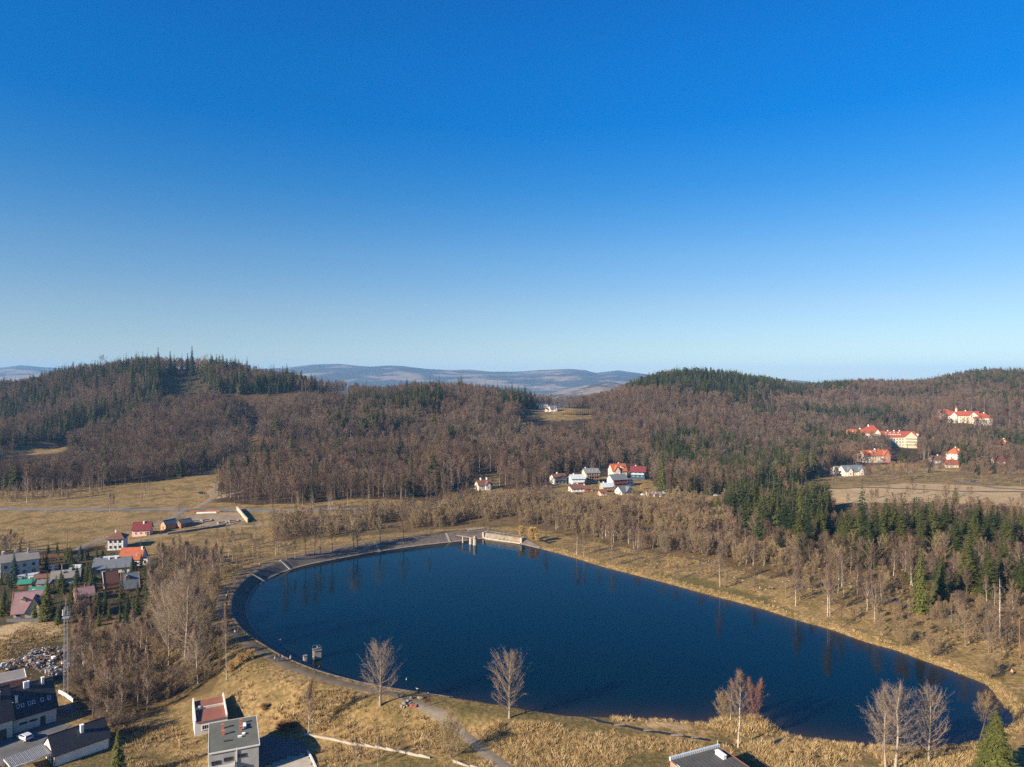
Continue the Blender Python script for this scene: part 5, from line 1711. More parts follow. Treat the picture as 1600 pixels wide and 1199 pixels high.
        for sg in (-1, 1):
            a = (x + sg * (l + o), y0 - o, hgt - o * sl + .04); b = (x, y0 - o, hgt + rise + .04); c = (x, y1 + .6, hgt + rise + .04); d = (x + sg * (l + o), y1 + .6, hgt - o * sl + .04)
            vv = [a, b, c, d] + [(q[0], q[1], q[2] + .2) for q in (a, b, c, d)]
            ff = [(0, 3, 2, 1), (4, 5, 6, 7), (0, 1, 5, 4), (2, 3, 7, 6), (3, 0, 4, 7)]
            if sg > 0: ff = [q[::-1] for q in ff]
            mb.add(vv, ff)
        mb.build('bay_roof', rmat, s.root)
        s.win('F', x, hgt * .55, 1.2, 1.4); s.root.children[-1].location.y = y0 - .01
        return s


def box_mesh(x, y, z):
    b = MB(); b.box((0, 0, 0), (x, y, z)); return b.v, b.f


# ------------------------------------------------------------------ buildings near the camera
h = House.edge('house', 'large dark roofed house with six roof windows by the parked car', 'house', (21, 1147), (88, 1126.5), 9.5)
h.walls(3.8, W_CREAM2, 5.4).gable_roof(5.4, R_BLACK, .45)
for x in (-3.2, -2.3, -.9, 0.0, 1.8, 3.3): h.skylight(x, -3.3, .62, .95)
for x, m_ in ((-3.4, STACK_W), (-1.2, STACK_W), (-.6, STACK_W), (2.6, STACK_W)): h.chimney(x, -.5 if x > -3 else -2.4, .55, 1.3, m_)
h.door('F', 1.6, 1.1, 2.2, TRIM_D).win('F', -2.5, 1.9, 1.6, .5, TRIM_D).win('F', -.4, 1.9, 1.6, .5, TRIM_D).win('R', 0, 2, 1.2, 1.3).win('L', 1.0, 5, 1.0, 1.2)
mb = MB(); mb.beam((-h.L / 2 - .45, -h.W / 2 - .5, 3.5), (-h.L / 2 - .45, 0, 9.4), .14, .22); mb.build('barge_board', TRIM, h.root)
rz1 = h.root.rotation_euler.z; c1 = h.root.location.copy()
ux = Vector((math.cos(rz1), math.sin(rz1))); uy = Vector((-math.sin(rz1), math.cos(rz1)))
p = Vector((c1.x, c1.y)) - ux * (h.L / 2 + 7.5) - uy * 1.6
h = House('house', 'dark roofed wing with white eaves at the frame corner, joined to the large house', 'house', 14.0, 9.5, (p.x, p.y, c1.z), rz1)
h.walls(4.6, W_CREAM2, 6.2).gable_roof(6.2, R_BLACK, .4).chimney(4.8, -1.5, .6, 1.3, STACK_W).door('F', 4.6, 2.4, 2.5, TRIM_D).win('F', 1, 1.8, 1.2, 1.3)
mb = MB(); mb.box((h.L / 2 + .45, -h.W / 4 - .2, 7.4), (.14, .5, .2)); mb.build('barge_end', TRIM, h.root)

h = House('house', 'dark roofed house whose shadow falls across the paved court', 'house', 17.0, 10.0, (-139.5, 149.5, gz(-139.5, 149.5)), R(48))
h.walls(5.2, W_CREAM2, 5.6).gable_roof(5.6, R_BLACK, .5).chimney(2, -.6, .7, 1.3, STACK_W).wins('F', 5, 1).wins('R', 2, 1).door('F', 0)

h = House.edge('outbuilding', 'long white outbuilding with dark roof and one white chimney', 'outbuilding', (85, 1198), (171, 1169), 7.4, rz=R(49), L=11.2)
h.walls(2.6, W_WHITE, 3.0).gable_roof(3.0, R_BLACK, .3).chimney(.6, -1.3, .6, 1.5, STACK_W).door('L', -2.4, 1.0, 2.0, TRIM_D)
mb = MB(); mb.tube([(-h.L / 2 + .1, -h.W / 2 - .06, 0), (-h.L / 2 + .1, -h.W / 2 - .06, 2.4)], [.06, .06], 6); mb.build('downpipe', STEEL_D, h.root); mb = MB(); mb.tube([(h.L / 2 - .1, -h.W / 2 - .06, 0), (h.L / 2 - .1, -h.W / 2 - .06, 2.4)], [.06, .06], 6); mb.build('downpipe', STEEL_D, h.root)
oc = h.root.location.copy(); orz = h.root.rotation_euler.z
# carport with ribbed roof in front of the outbuilding's gable
ux = Vector((math.cos(orz), math.sin(orz))); uy = Vector((-math.sin(orz), math.cos(orz)))
p = Vector((oc.x, oc.y)) - ux * (h.L / 2 + 4.1) - uy * .2
cp = empty('carport', (p.x, p.y, gz(p.x, p.y)), orz, 'grey ribbed carport roof on posts against the white gable', 'carport')
mb = MB(); mb.box((0, 0, 0), (7.6, 5.6, .12))
for i in range(26): mb.box((-3.65 + i * .292, 0, .08), (.09, 5.6, .06))
o = mb.build('roof', R_GREY, cp); o.location = (0, 0, 2.6); o.rotation_euler = (R(2), R(-3), 0)
for sx in (-3.5, 3.5):
    for sy in (-2.6, 2.6):
        mb = MB(); mb.box((sx, sy, 1.25), (.14, .14, 2.5)); mb.build('post', TRIM_D, cp)
mb = MB(); mb.box((-3.72, 0, 2.42), (.1, 5.6, .28)); mb.box((0, -2.75, 2.50), (7.3, .1, .22)); mb.build('fascia', TRIM, cp)

A = [plane_pt(px, py, -1.0) for px, py in ((-30, 1080), (31, 1063), (56, 1053), (25, 1042))]
cxy = (np.array(A[1]) + np.array(A[3])) / 2
h = House('outbuilding', 'flat grey roofed brown building behind the large dark roofed house', 'outbuilding', 11.5, 6.5, (cxy[0] - 4, cxy[1] - 2, gz(cxy[0], cxy[1])), R(38))
h.walls(3.6, W_BRICK).flat_roof(R_FELTG, .2, .3, TRIM, .12).wins('F', 3, 1, 1.2, .8).door('R', 0, 1.2, 2.1)

h = House.edge('house', 'flat roofed grey house with four red roof vents and white side wall', 'house', (327.6, 1230), (403.6, 1210), 13.6, rz=R(22.5), L=9.7)
hz = 2.0 - h.root.location.z
h.walls(hz, W_GREY).flat_roof(R_FELT, .22, .12, W_WHITE, .06)
for x, y in ((-2.2, 3.4), (1.6, 4.2), (-2.1, 0.3), (1.5, 1.0)):
    h.chimney(x, y, .5, .85, STACK_R)
h.chimney(2.3, 2.4, .5, .35, STACK_W, 2.0).chimney(1.2, -2.2, .7, .25, STACK_W, .3).chimney(2.0, -1.2, .5, .22, STACK_W).chimney(-1.4, -3.0, 1.2, .18, TRIM_D, .3)
for u, z in ((-1.2, hz - 1.7), (1.5, hz - 1.5), (1.5, hz - 4.3), (-1.2, hz - 4.4), (-3.6, hz - 2.0)): h.win('F', u, z, 1.7, .75, TRIM_D)
mb = MB(); mb.box((.45, -h.W / 2 - .10, hz / 2 - .3), (.22, .2, hz + 1.2)); mb.build('pilaster', W_WHITE, h.root)
mb = MB(); mb.box((-2.2, -h.W / 2 - .06, hz - 3.0), (4.9, .12, .14)); mb.build('ledge', W_WHITE, h.root)
mb = MB(); mb.box((-h.L / 2 - .12, 0, hz / 2 - 1), (.2, h.W - .1, hz + 1.9)); mb.build('side_wall', W_WHITE, h.root)
h.balcony('F', -2.2, hz - 3.3, 4.6, 1.0, W_WHITE)

# unfinished shell house with stepped red brown roof between white parapets
A_, B_ = gpt(304.3, 1151.5), gpt(358, 1134)
rz = R(27); L, W = 7.3, 10.2
c = Vector((A_[0], A_[1])) + Vector((math.cos(rz), math.sin(rz))) * L / 2 + Vector((-math.sin(rz), math.cos(rz))) * W / 2
h = House('house', 'shell house with stepped red brown roof between tall white parapets', 'house', L, W, (c.x, c.y, gz(c.x, c.y) - .1), rz)
h.h = 3.0
mb = MB()
l, w = L / 2, W / 2
for sg in (-1, 1):
    x0, x1 = sg * l, sg * (l - .3)
    v = [(x0, -w, -2), (x0, w, -2), (x0, w, 4.7), (x0, -w, 3.4), (x1, -w, -2), (x1, w, -2), (x1, w, 4.7), (x1, -w, 3.4)]
    f = [(0, 1, 2, 3), (7, 6, 5, 4), (3, 2, 6, 7), (0, 3, 7, 4), (1, 5, 6, 2)]
    mb.add(v, f if sg < 0 else f)
mb.box((0, -w + .15, .4), (L - .61, .3, 4.8)); mb.box((0, w - .15, .9), (L - .61, .3, 5.8))
mb.build('wall', W_WHITE, h.root)
mb = MB()
for (y0, y1, z0, z1) in ((-w - .15, .9, 2.86, 3.25), (1.25, w - .32, 3.55, 3.95)):
    v = [(-l + .31, y0, z0), (l - .31, y0, z0), (l - .31, y1, z1), (-l + .31, y1, z1)]
    v += [(a, b, q - .2) for a, b, q in v]
    mb.add(v, [(0, 1, 2, 3), (7, 6, 5, 4), (0, 4, 5, 1), (2, 6, 7, 3), (1, 5, 6, 2), (3, 7, 4, 0)])
h.roof = mb.build('roof', R_RUST, h.root)
mb = MB(); mb.box((0, 1.08, 3.2), (L - .62, .34, 1.1)); mb.box((-2.3, 1.0, 3.6), (.5, .6, .9)); mb.build('parapet', W_CREAM2, h.root)
h.win('F', -1, 1.4, 2.2, 1.2, TRIM).win('L', -1.5, 1.6, .9, 1.2).win('L', 2, 1.7, .9, 1.2)

# dark flat roof at the lower frame edge
A_ = plane_pt(1047.5, 1185.7, 5.6); B_ = plane_pt(1122.8, 1165.5, 5.6)
d = Vector((B_[0] - A_[0], B_[1] - A_[1])); rz = math.atan2(d.y, d.x); L = d.length; W = 13.0
c = Vector(((A_[0] + B_[0]) / 2, (A_[1] + B_[1]) / 2)) - Vector((-math.sin(rz), math.cos(rz))) * W / 2
h = House('building', 'dark flat roofed building with pale metal parapet at the lower edge', 'building', L, W, (c.x, c.y, gz(c.x, c.y)), rz)
hz = 5.2 - h.root.location.z
h.walls(hz, W_BRICK).flat_roof(R_FELTD, .25, .1)
mb = MB(); mb.box((0, W / 2 - .05, hz + .38), (L + .3, .5, .75)); mb.build('parapet', R_PALE, h.root)
mb = MB()
for i in range(10): mb.box((-L / 2 + .3 + i * (L - .6) / 9, W / 2 + .215, hz + .38), (.05, .04, .7))
mb.build('parapet_seams', STEEL, h.root)
h.chimney(L / 2 - 2.2, W / 2 - 3.2, .7, .7, STACK_W, 2.4).wins('L', 3, 2, 1.2, 1.2, z0=1.4)
mb = MB(); mb.box((L / 2 + .12, 0, hz + .2), (.12, W, .3)); mb.build('edging', R_RUST, h.root)
mb = MB(); mb.tube([(L / 2 - .3, W / 2 - .1, hz + .7), (L / 2 - .3, W / 2 - .1, hz + 1.7)], [.04, .04], 5); mb.build('vent_pipe', TRIM, h.root)

# ------------------------------------------------------------------ settlement by the meadow
h = House.edge('apartment_block', 'cream apartment block with grey roof behind a dark spruce', 'building', (11, 908), (50, 893), 9.5, rz=R(40), L=14)
h.walls(6.6, W_CREAM2, 2.4).gable_roof(2.4, R_FELTG, .4)
for u in (-3.4, 0, 3.4):
    for z in (1.6, 4.6): h.win('L', u, z, 1.0, 1.2, TRIM_W)
for u in (-5, -1.7, 1.7, 5):
    for z in (1.6, 4.6): h.win('F', u, z, 1.1, 1.2, TRIM_D)
h.chimney(-5.5, .8, .8, 1.6, STACK_W).chimney(-1.0, .8, .6, 1.6, STACK).chimney(3.5, -.6, .5, 1.8, STACK)

h = House.width('house', 'blue shaded white house with half timber lines and dark hipped roof', 'house', 169, 191, 860, 8.0, R(14))
h.walls(5.6, W_WHITE).hip_roof(2.2, R_BROWN, .7, .35).plinth(W_WHITE, .7)
h.wins('F', 3, 2, 1.0, 1.3, TRIM_D, z0=1.6, dz=2.7).wins('L', 2, 2, 1.0, 1.2, TRIM_D, z0=1.6, dz=2.7).chimney(-1, .6, .6, 1.2, STACK_W)
mb = MB()
for x in (-.5, -.17, .17, .5): mb.box((x * h.L * .98, -h.W / 2 - .04, 2.8), (.14, .08, 5.5))
mb.box((0, -h.W / 2 - .045, 2.9), (h.L, .07, .14)); mb.build('timbering', W_BLUE, h.root)

h = House.width('house', 'white house with bright orange red roof and low annex', 'house', 187, 219, 885, 8.5, R(10))
h.walls(3.0, W_WHITE, 4.4).gable_roof(4.4, R_ORANGE, .35).skylight(2.6, -2.6, .9, 1.1).chimney(h.L / 2 - .7, -.6, .6, .9, STACK_W)
h.door('F', 2.6, .9, 2.0).win('F', 1.4, 1.5, .5, 1.2, TRIM_D).win('L', 0, 1.6).win('F', -2.6, 1.6, 1.1, 1.2)
mb = MB(); mb.box((h.L / 2 + 1.9, -h.W / 2 + 1.6, 1.0), (3.6, 3.0, 4.0)); an = mb.build('annex', W_WHITE, h.root)
mb = MB(); mb.box((h.L / 2 + 1.9, -h.W / 2 + 1.6, 3.09), (3.9, 3.3, .16)); mb.build('annex_roof', R_GREY, an)
add_window(h.root, (h.L / 2 + 1.6, -h.W / 2 + .09, 1.8), 0, .8, 1.2, TRIM_D)

h = House.width('house', 'long slate roofed house with pale upper roof and white gable', 'house', 150, 198, 898, 8.6, R(20))
h.walls(3.0, W_CREAM2, 3.2).gable_roof(3.2, R_SLATE, .5).chimney(-1.5, -.5, .6, 1.0, STACK_W).chimney(1.2, -.2, .9, .7, STACK_W)
h.wins('F', 4, 1, 1.3, 1.2).win('L', 1.5, 1.6).win('L', -1.5, 1.6).door('L', 0)
c = h.root.location
h = House('shed', 'pale grey sheet roofed shed behind the slate roofed house', 'shed', 10, 6, (c.x - 3.5, c.y + 8.2, c.z), R(20))
h.walls(3.2, W_GREY).shed_roof(1.2, R_PALE, .4).door('L', 0, 2.4, 2.4, TRIM_W).wins('F', 2, 1, .9, .7)

h = House.width('house', 'pink gabled house with maroon roof and one white chimney', 'house', 208, 232, 838, 7.5, R(14))
h.walls(3.4, W_PINK, 3.3).gable_roof(3.3, R_MAROON, .5).chimney(.8, -.8, .6, 1.1, STACK_W).wins('L', 2, 1, .9, 1.2).win('L', 0, 4.4, .8, .9).wins('F', 3, 1, 1.0, 1.2).door('F', 3.4)

h = House.width('shed', 'timber shed with steep blue grey roof at the storage yard', 'shed', 263, 273, 827, 4.5, R(60))
h.walls(3.0, W_ORANGE, 2.0).gable_roof(2.0, R_SLATE, .4).door('L', 0, 1.0, 2.0)
h = House.width('shed', 'dark timber shed standing next to the steep roofed shed', 'shed', 287, 297, 824, 4.5, R(60))
h.walls(2.6, W_WOOD, 1.6).gable_roof(1.6, R_SLATE, .4).door('F', 0, 1.0, 2.0).win('L', 0, 1.5, .7, .7)
h = House.width('cottage', 'grey roofed cottage with two chimneys and pale blue gable', 'house', 86, 119, 913, 7.0, R(28))
h.walls(2.7, W_WHITE, 2.3).gable_roof(2.3, R_FELTG, .5).chimney(-1.2, -1.4, .6, .8, STACK).chimney(1.6, -.4, .9, .7, STACK).wins('R', 2, 1, 1.0, 1.1, TRIM_D).wins('F', 3, 1).door('F', -2)
h = House.width('shed', 'green sheet roofed shed nearer the apartment block', 'shed', 30, 50, 921, 4.0, R(20))
h.walls(2.2, W_WOOD, 1.2).gable_roof(1.2, R_GREEN, .3).door('F', 0, .9, 1.9).win('F', 1.8, 1.3, .7, .6)
h = House.width('shed', 'long green roofed shed with white end wall', 'shed', 46, 68, 933, 3.6, R(16))
h.walls(2.3, W_WHITE).shed_roof(.7, R_GREEN, .3).door('L', 0, .9, 1.9).wins('F', 2, 1, .8, .6)
h = House.width('shed', 'pale blue flat roofed shed beside the apartment block', 'shed', 30, 53, 909, 4.5, R(14))
h.walls(2.5, W_BLUE).flat_roof(R_PALE, .2, .25).door('F', -1, 1.0, 2.0).win('F', 1.6, 1.5, .9, .8)
h = House.width('shed', 'long brown shed with low pitched roof in the gardens', 'shed', 54, 78, 912, 4.0, R(14))
h.walls(2.3, W_WOOD, .9).gable_roof(.9, R_BROWN, .3).wins('F', 3, 1, .8, .6).door('L', 0, .9, 1.9)
h = House.width('shed', 'grey roofed garden shed between the green roofs', 'shed', 58, 75, 921, 3.6, R(16))
h.walls(2.2, W_BRICK).shed_roof(.6, R_GREY, .3).door('F', 0, .9, 1.9).win('F', 1.4, 1.3, .7, .6)
h = House.width('villa', 'mauve roofed villa with steep cross gables and pale fascia boards', 'house', 26, 57, 966, 9.0, R(26))
h.walls(2.6, W_CREAM, 5.6).gable_roof(5.6, R_MAUVE, .7).chimney(1.4, .8, .7, 1.2, STACK).cross_gable(2.3, 5.0, 2.6, 4.6, 1.6, W_CREAM, R_MAUVE).wins('L', 2, 1, 1.1, 1.2).win('F', -2.6, 1.5, 1.6, 1.3).win('L', 0, 4.4, 1.0, 1.2)
mb = MB(); mb.beam((-h.L / 2 - .72, -h.W / 2 - .7, 1.7), (-h.L / 2 - .72, 0, 8.5), .12, .26); mb.build('barge_board', W_ORANGE, h.root)
h.dormer(-1.4, -2.6, 1.6, 1.2)
h = House.width('chalet', 'orange timber chalet with steep grey roof and wide barge boards', 'house', 196, 213, 925, 7.0, R(34))
h.walls(2.0, W_ORANGE, 4.8).gable_roof(4.8, R_SLATE, .6).chimney(-.6, .6, .6, 1.2, STACK).dormer(-1.0, -1.8, 1.6, 1.3, W_ORANGE).win('F', 1.4, 1.2, 1.1, 1.1).win('L', 0, 3.4, 1.0, 1.2).door('L', 0)
for sg in (-1, 1):
    mb = MB(); mb.beam((sg * (h.L / 2 + .62), -h.W / 2 - .6, 1.2), (sg * (h.L / 2 + .62), 0, 7.1), .12, .3); mb.build('barge_board', W_ORANGE, h.root)
h = House.width('chalet', 'small brown tent roofed chalet with white gable trim among conifers', 'house', 168, 182, 921, 6.5, R(40))
h.walls(1.4, W_WOOD, 5.2).gable_roof(5.2, R_BROWN, .5).win('L', 0, 2.6, .9, 1.1).door('L', 1.4, .8, 1.8).chimney(.5, .5, .5, 1.0, STACK_R)
mb = MB(); mb.beam((-h.L / 2 - .52, -h.W / 2 - .5, .9), (-h.L / 2 - .52, 0, 6.9), .12, .3); mb.build('barge_board', TRIM, h.root)
h = House.width('cottage', 'brick cottage with dull grey roof half hidden by birches', 'house', 124, 143, 942, 6.5, R(40))
h.walls(2.6, W_BRICK, 2.6).gable_roof(2.6, R_MAUVE, .4).chimney(.4, .3, .5, 1.1, STACK_R).wins('F', 2, 1).win('L', 0, 1.6).door('F', 0)
h = House.width('greenhouse', 'low pale greenhouse tunnel in the gardens', 'greenhouse', 110, 124, 893, 4.0, R(12))
h.walls(1.4, R_PALE, 1.0).gable_roof(1.0, R_PALE, .1, .06).door('L', 0, .9, 1.8, TRIM)

# storage yard beyond the settlement
def wall_run(name, label, pts, hgt, th, mat, cat='wall', capm=None, step=None, base=1.0):
    P = [gpt(a, b) for a, b in pts]
    o = P[0]
    r_ = empty(name, (o[0], o[1], o[2]), 0, label, cat)
    mb, cb = MB(), MB()
    for a, b in zip(P[:-1], P[1:]):
        d = math.dist(a[:2], b[:2]); n = max(1, int(d / (step or 3.0)))
        for i in range(n):
            f0, f1 = i / n, (i + 1) / n
            x0, y0, x1, y1 = a[0] + (b[0] - a[0]) * f0, a[1] + (b[1] - a[1]) * f0, a[0] + (b[0] - a[0]) * f1, a[1] + (b[1] - a[1]) * f1
            z0, z1 = gz(x0, y0), gz(x1, y1); z = (z0 + z1) / 2
            rzz = math.atan2(y1 - y0, x1 - x0)
            mb.box(((x0 + x1) / 2 - o[0], (y0 + y1) / 2 - o[1], z - o[2] + (hgt - base) / 2), (d / n + .002, th, hgt + base), rzz)
            cb.box(((x0 + x1) / 2 - o[0], (y0 + y1) / 2 - o[1], z - o[2] + hgt + .06), (d / n + .004, th + .14, .12), rzz)
    mb.build('wall', mat, r_); cb.build('coping', capm or mat, r_)
    return r_


wall_run('retaining_wall', 'tall slanting concrete wall at the end of the storage yard', [(370, 797.5), (387, 817)], 2.5, .4, m_conc_l, step=4)
wall_run('wall', 'long white wall under the road at the storage yard', [(307, 803), (338, 802)], .8, .3, W_WHITE, step=4)
wall_run('fence', 'grey panel fence behind the white wall of the storage yard', [(296, 800.5), (322, 800), (344, 800)], 1.4, .12, W_WOOD, 'fence', TRIM_D, 2.5)
for i, (x0, x1, y0, y1, lab) in enumerate(((299, 314, 816, 814, 'low concrete foundation strip nearest the sheds'), (315, 329, 814.5, 812.5, 'low concrete foundation strip in the middle of the yard'), (340, 353, 818, 816, 'pale foundation strip at the open side of the yard'), (357, 371, 815.5, 813.5, 'pale foundation strip by the slanting wall'))):
    wall_run('foundation', lab, [(x0, y0), (x1, y1), (x1 + 1, y1 + 2.5), (x0 + 1.5, y0 + 2.6), (x0, y0)], .7, .7, m_conc_l, 'foundation', step=6)
wall_run('hedge_bank', 'dark rubble bank along the lower side of the storage yard', [(262, 836), (290, 832), (330, 826), (352, 822)], 1.2, 1.6, STEEL_D, 'bank', m_dirt, 2.0)
wall_run('garden_wall', 'thin white wall running through the dry reeds', [(476, 1149.5), (520, 1157), (570, 1167), (620, 1175), (672, 1186)], .38, .16, m_conc_l, step=2.5)
wall_run('garden_wall', 'short white wall end reaching the paved footpath', [(708, 1192), (735, 1199), (770, 1208)], .3, .16, m_conc_l, step=2.5)
wall_run('kerb', 'thin pale kerb at the corner of the paved apron', [(481, 1176), (487, 1187), (494, 1202)], .35, .22, W_WHITE, 'kerb', step=2)
wall_run('fence', 'low white fence beside the lawn behind the large dark roofed house', [(92, 1083), (103, 1089), (114, 1097)], .8, .12, TRIM, 'fence', step=2)
wall_run('pipe', 'pale pipe lying across the thicket ground', [(119, 999), (140, 1008), (165, 1017)], .35, .3, m_conc_l, 'pipe', step=2, base=.2)

wall_run('fence', 'brown board fence along the meadow side of the gardens', [(62, 872), (100, 869), (140, 862), (164, 857)], 1.5, .1, W_WOOD, 'fence', TRIM_D, 2.5)
wall_run('fence', 'grey mesh fence below the mauve roofed villa', [(10, 972), (60, 972), (92, 970)], 1.2, .08, STEEL_D, 'fence', TRIM_D, 2.5)
wall_run('fence', 'dark fence between the green roofed sheds and the villa', [(20, 935), (60, 937), (84, 934)], 1.3, .1, W_WOOD, 'fence', TRIM_D, 2.5)
wall_run('hedge', 'clipped dark hedge in front of the slate roofed house', [(150, 905), (175, 903), (205, 899)], 1.5, 1.1, m_needle, 'hedge', m_needle, 2)

# ------------------------------------------------------------------ village at the foot of the hill
h = House.width('house', 'lone white house with dark roof and two white chimneys by the wood', 'house', 748, 769, 766, 7.5, R(24))
h.walls(3.4, W_CREAM2, 3.2).gable_roof(3.2, R_BROWN, .4).chimney(-2.2, 0, .8, 1.3, STACK_W).chimney(2.4, 0, .8, 1.3, STACK_W).cross_gable(1.6, 3.6, 3.6, 2.4, 1.0, W_WHITE, R_BROWN).wins('F', 2, 1).wins('L', 2, 1).door('F', -.2)
h = House.width('house', 'white village house with red brown roof and dark balconies', 'house', 866, 886, 757, 8, R(22))
h.walls(4.8, W_WHITE, 2.4).gable_roof(2.4, R_BROWN, .6).chimney(-1, .2, .7, 1, STACK_W).wins('F', 3, 2, 1.2, 1.3, TRIM_D).wins('L', 2, 2).balcony('F', 0, 2.4, h.L * .9, 1.2, TRIM_D)
h = House.width('house', 'pale blue and white village house with pale sheet roof', 'house', 893, 914, 759, 8, R(10))
h.walls(5.0, W_BLUE, 2.3).gable_roof(2.3, R_PALE, .6).skylight(1.0, -2, .8, 1).chimney(-2.5, .2, .6, .9, STACK_W).wins('F', 4, 2, 1.2, 1.3).wins('L', 2, 2).balcony('F', 0, 2.5, h.L * .85, 1.2, W_WHITE)
h = House.width('guest_house', 'three storey cream guest house with grey roof and wooden balconies', 'house', 915, 937, 755, 9, R(13))
h.walls(7.6, W_CREAM, 2.6).gable_roof(2.6, R_GREY, .7)
for x in (-1.5, 1.2, 4.0): h.skylight(x, -2.6, .9, 1.1)
h.wins('F', 5, 3, 1.2, 1.4, TRIM_W, z0=1.4, dz=2.5).wins('L', 2, 3, 1.1, 1.3, TRIM, .12, 1.4, 2.5).balcony('F', .4, 2.5, h.L * .86, 1.2).balcony('F', .4, 5.0, h.L * .86, 1.2).chimney(-4, .3, .7, 1, STACK)
h = House.width('villa', 'tall cream villa with steep bright orange roof', 'house', 957, 980, 748, 9, R(16), dz=.6)
h.walls(5.4, W_CREAM2, 4.8).gable_roof(4.8, R_ORANGE, .6).cross_gable(-2.6, 5.0, 5.4, 3.8, .8, W_CREAM2, R_ORANGE).dormer(2.6, -3.2, 2.2, 1.4).chimney(1, .3, .7, 1, STACK).wins('F', 4, 2, 1.1, 1.4).wins('L', 2, 2)
h = House.width('house', 'white gabled village house with dark roof and maroon balcony front', 'house', 957, 981, 761, 9, R(20))
h.walls(5.4, W_WHITE, 3.0).gable_roof(3.0, R_SLATE, .7).chimney(2.4, .2, .7, .9, STACK).wins('F', 4, 2, 1.3, 1.4, TRIM_W, z0=1.6, dz=2.7).wins('L', 2, 2).balcony('F', .2, 2.6, h.L * .94, 1.3, W_MAROON).balcony('F', .2, .6, h.L * .94, 1.3, W_MAROON)
mb = MB(); mb.box((.2, -h.W / 2 - .03, 2.7), (h.L * .9, .05, 5.2)); mb.build('cladding', W_MAROON, h.root)
h = House.width('house', 'dark blue boarded house with red roof in the tree shade', 'house', 986, 1007, 749, 9, R(-14), dz=1.0)
h.walls(5.2, W_DBLUE, 3.0).gable_roof(3.0, R_MAROON, .9).wins('F', 3, 2, 1.2, 1.3).wins('L', 2, 1, 1.1, 1.3).balcony('F', 0, 2.7, h.L * .9, 1.2, W_BLUE).chimney(-2, .3, .7, 1, STACK)
h = House.width('cottage', 'small flat roofed white house with two windows beside the maroon front', 'house', 979, 990, 759, 5, R(8))
h.walls(3.6, W_WHITE).flat_roof(R_FELTG, .2, .2).wins('F', 2, 1, .9, 1.2, TRIM_D, z0=2.0).door('L', 0)
h = House.width('cottage', 'low white gabled cottage with long brown roof', 'house', 893, 913, 769, 7, R(16))
h.walls(2.5, W_WHITE, 2.2).gable_roof(2.2, R_BROWN, .5).wins('F', 3, 1).win('L', 0, 1.5).chimney(1, .2, .6, .8, STACK_W)
h = House.width('house', 'orange timber house with pale blue grey roof and veranda', 'house', 942, 960, 769, 7, R(14))
h.walls(3.6, W_ORANGE, 2.0).gable_roof(2.0, R_PALE, .7).wins('F', 3, 1, 1.1, 1.2, TRIM, z0=2.2).wins('L', 2, 1).balcony('F', 0, 1.2, h.L * .9, 1.3, TRIM_W).chimney(-2.4, .2, .6, .9, STACK_W)
h = House.width('house', 'low house with steep dark blue roof at the village edge', 'house', 971, 990, 773, 8, R(30))
h.walls(2.2, W_WHITE, 3.2).gable_roof(3.2, R_SLATE, .7).cross_gable(1.0, 4.4, 2.2, 2.8, .6, W_CREAM2, R_SLATE).wins('L', 2, 1).win('F', -2.4, 1.3)
h = House.width('cottage', 'little pink roofed hut in front of the orange timber house', 'house', 938, 948, 775, 4.5, R(16))
h.walls(2.3, W_PINK, 1.6).gable_roof(1.6, R_BROWN, .4).win('F', 0, 1.3, .9, .8).door('L', 0, .8, 1.8)
h = House.width('carport', 'row of open garages under one flat pale roof', 'garage', 1013, 1040, 777, 6, R(4))
h.walls(2.4, W_PINK).flat_roof(R_PALE, .2, .5)
for u in (-4.2, 0, 4.2): h.door('F', u, 2.8, 2.1, TRIM_D)
h = House.width('shed', 'wooden shed with brown roof behind the low brown roofed cottage', 'shed', 914, 927, 769, 5, R(10))
h.walls(2.2, W_WOOD, 1.4).gable_roof(1.4, R_BROWN, .4).door('F', 0, .9, 1.9).win('F', 2, 1.3, .8, .7)

# ------------------------------------------------------------------ houses on the high meadow
h = House.width('house', 'flat roofed pale house at the upper edge of the high meadow', 'house', 842, 856, 640, 9, R(8))
h.walls(5.6, W_CREAM2).flat_roof(R_PALE, .25, .3).wins('F', 4, 2, 1.3, 1.4).wins('L', 2, 2)
h = House.width('house', 'white house with steep dark blue roof on the high meadow', 'house', 860, 872, 643, 8, R(20))
h.walls(3.2, W_WHITE, 3.6).gable_roof(3.6, R_SLATE, .5).cross_gable(1.8, 4.0, 3.2, 3.0, .8, W_WHITE, R_SLATE).wins('F', 2, 1).wins('L', 2, 1)
h = House.width('shed', 'low white shed beside the steep roofed house on the high meadow', 'shed', 853, 860, 642.5, 5, R(5))
h.walls(2.4, W_CREAM2, 1.0).gable_roof(1.0, R_MAROON, .3).door('F', 0, 1.8, 2.0)

# ------------------------------------------------------------------ sanatorium and villas on the valley side
h = House.width('sanatorium', 'long cream sanatorium with red roof, dormer rows and gabled pavilion', 'sanatorium', 1377, 1431, 699, 15, R(-7), dz=.5)
Ls = h.L
h.walls(11.5, W_CREAM, 5.6).gable_roof(5.6, R_RED, .7)
h.wins('F', 12, 3, 1.5, 1.9, TRIM, .06, 2.2, 3.3)
for i in range(9): h.dormer(-Ls / 2 + 2.2 + i * 2.6, -5.2, 1.5, 1.2, W_CREAM2, R_RED)
for i in range(5): h.dormer(-Ls / 2 + 3.6 + i * 4.6, -2.6, 1.3, 1.0, W_CREAM2, R_RED)
h.cross_gable(Ls / 2 - 7.5, 13.5, 11.5, 6.0, 2.2, W_CREAM, R_RED)
for z in (3.0, 6.4, 9.8):
    h.balcony('F', Ls / 2 - 7.5, z, 12.4, 3.6, W_CREAM2, 1.1)
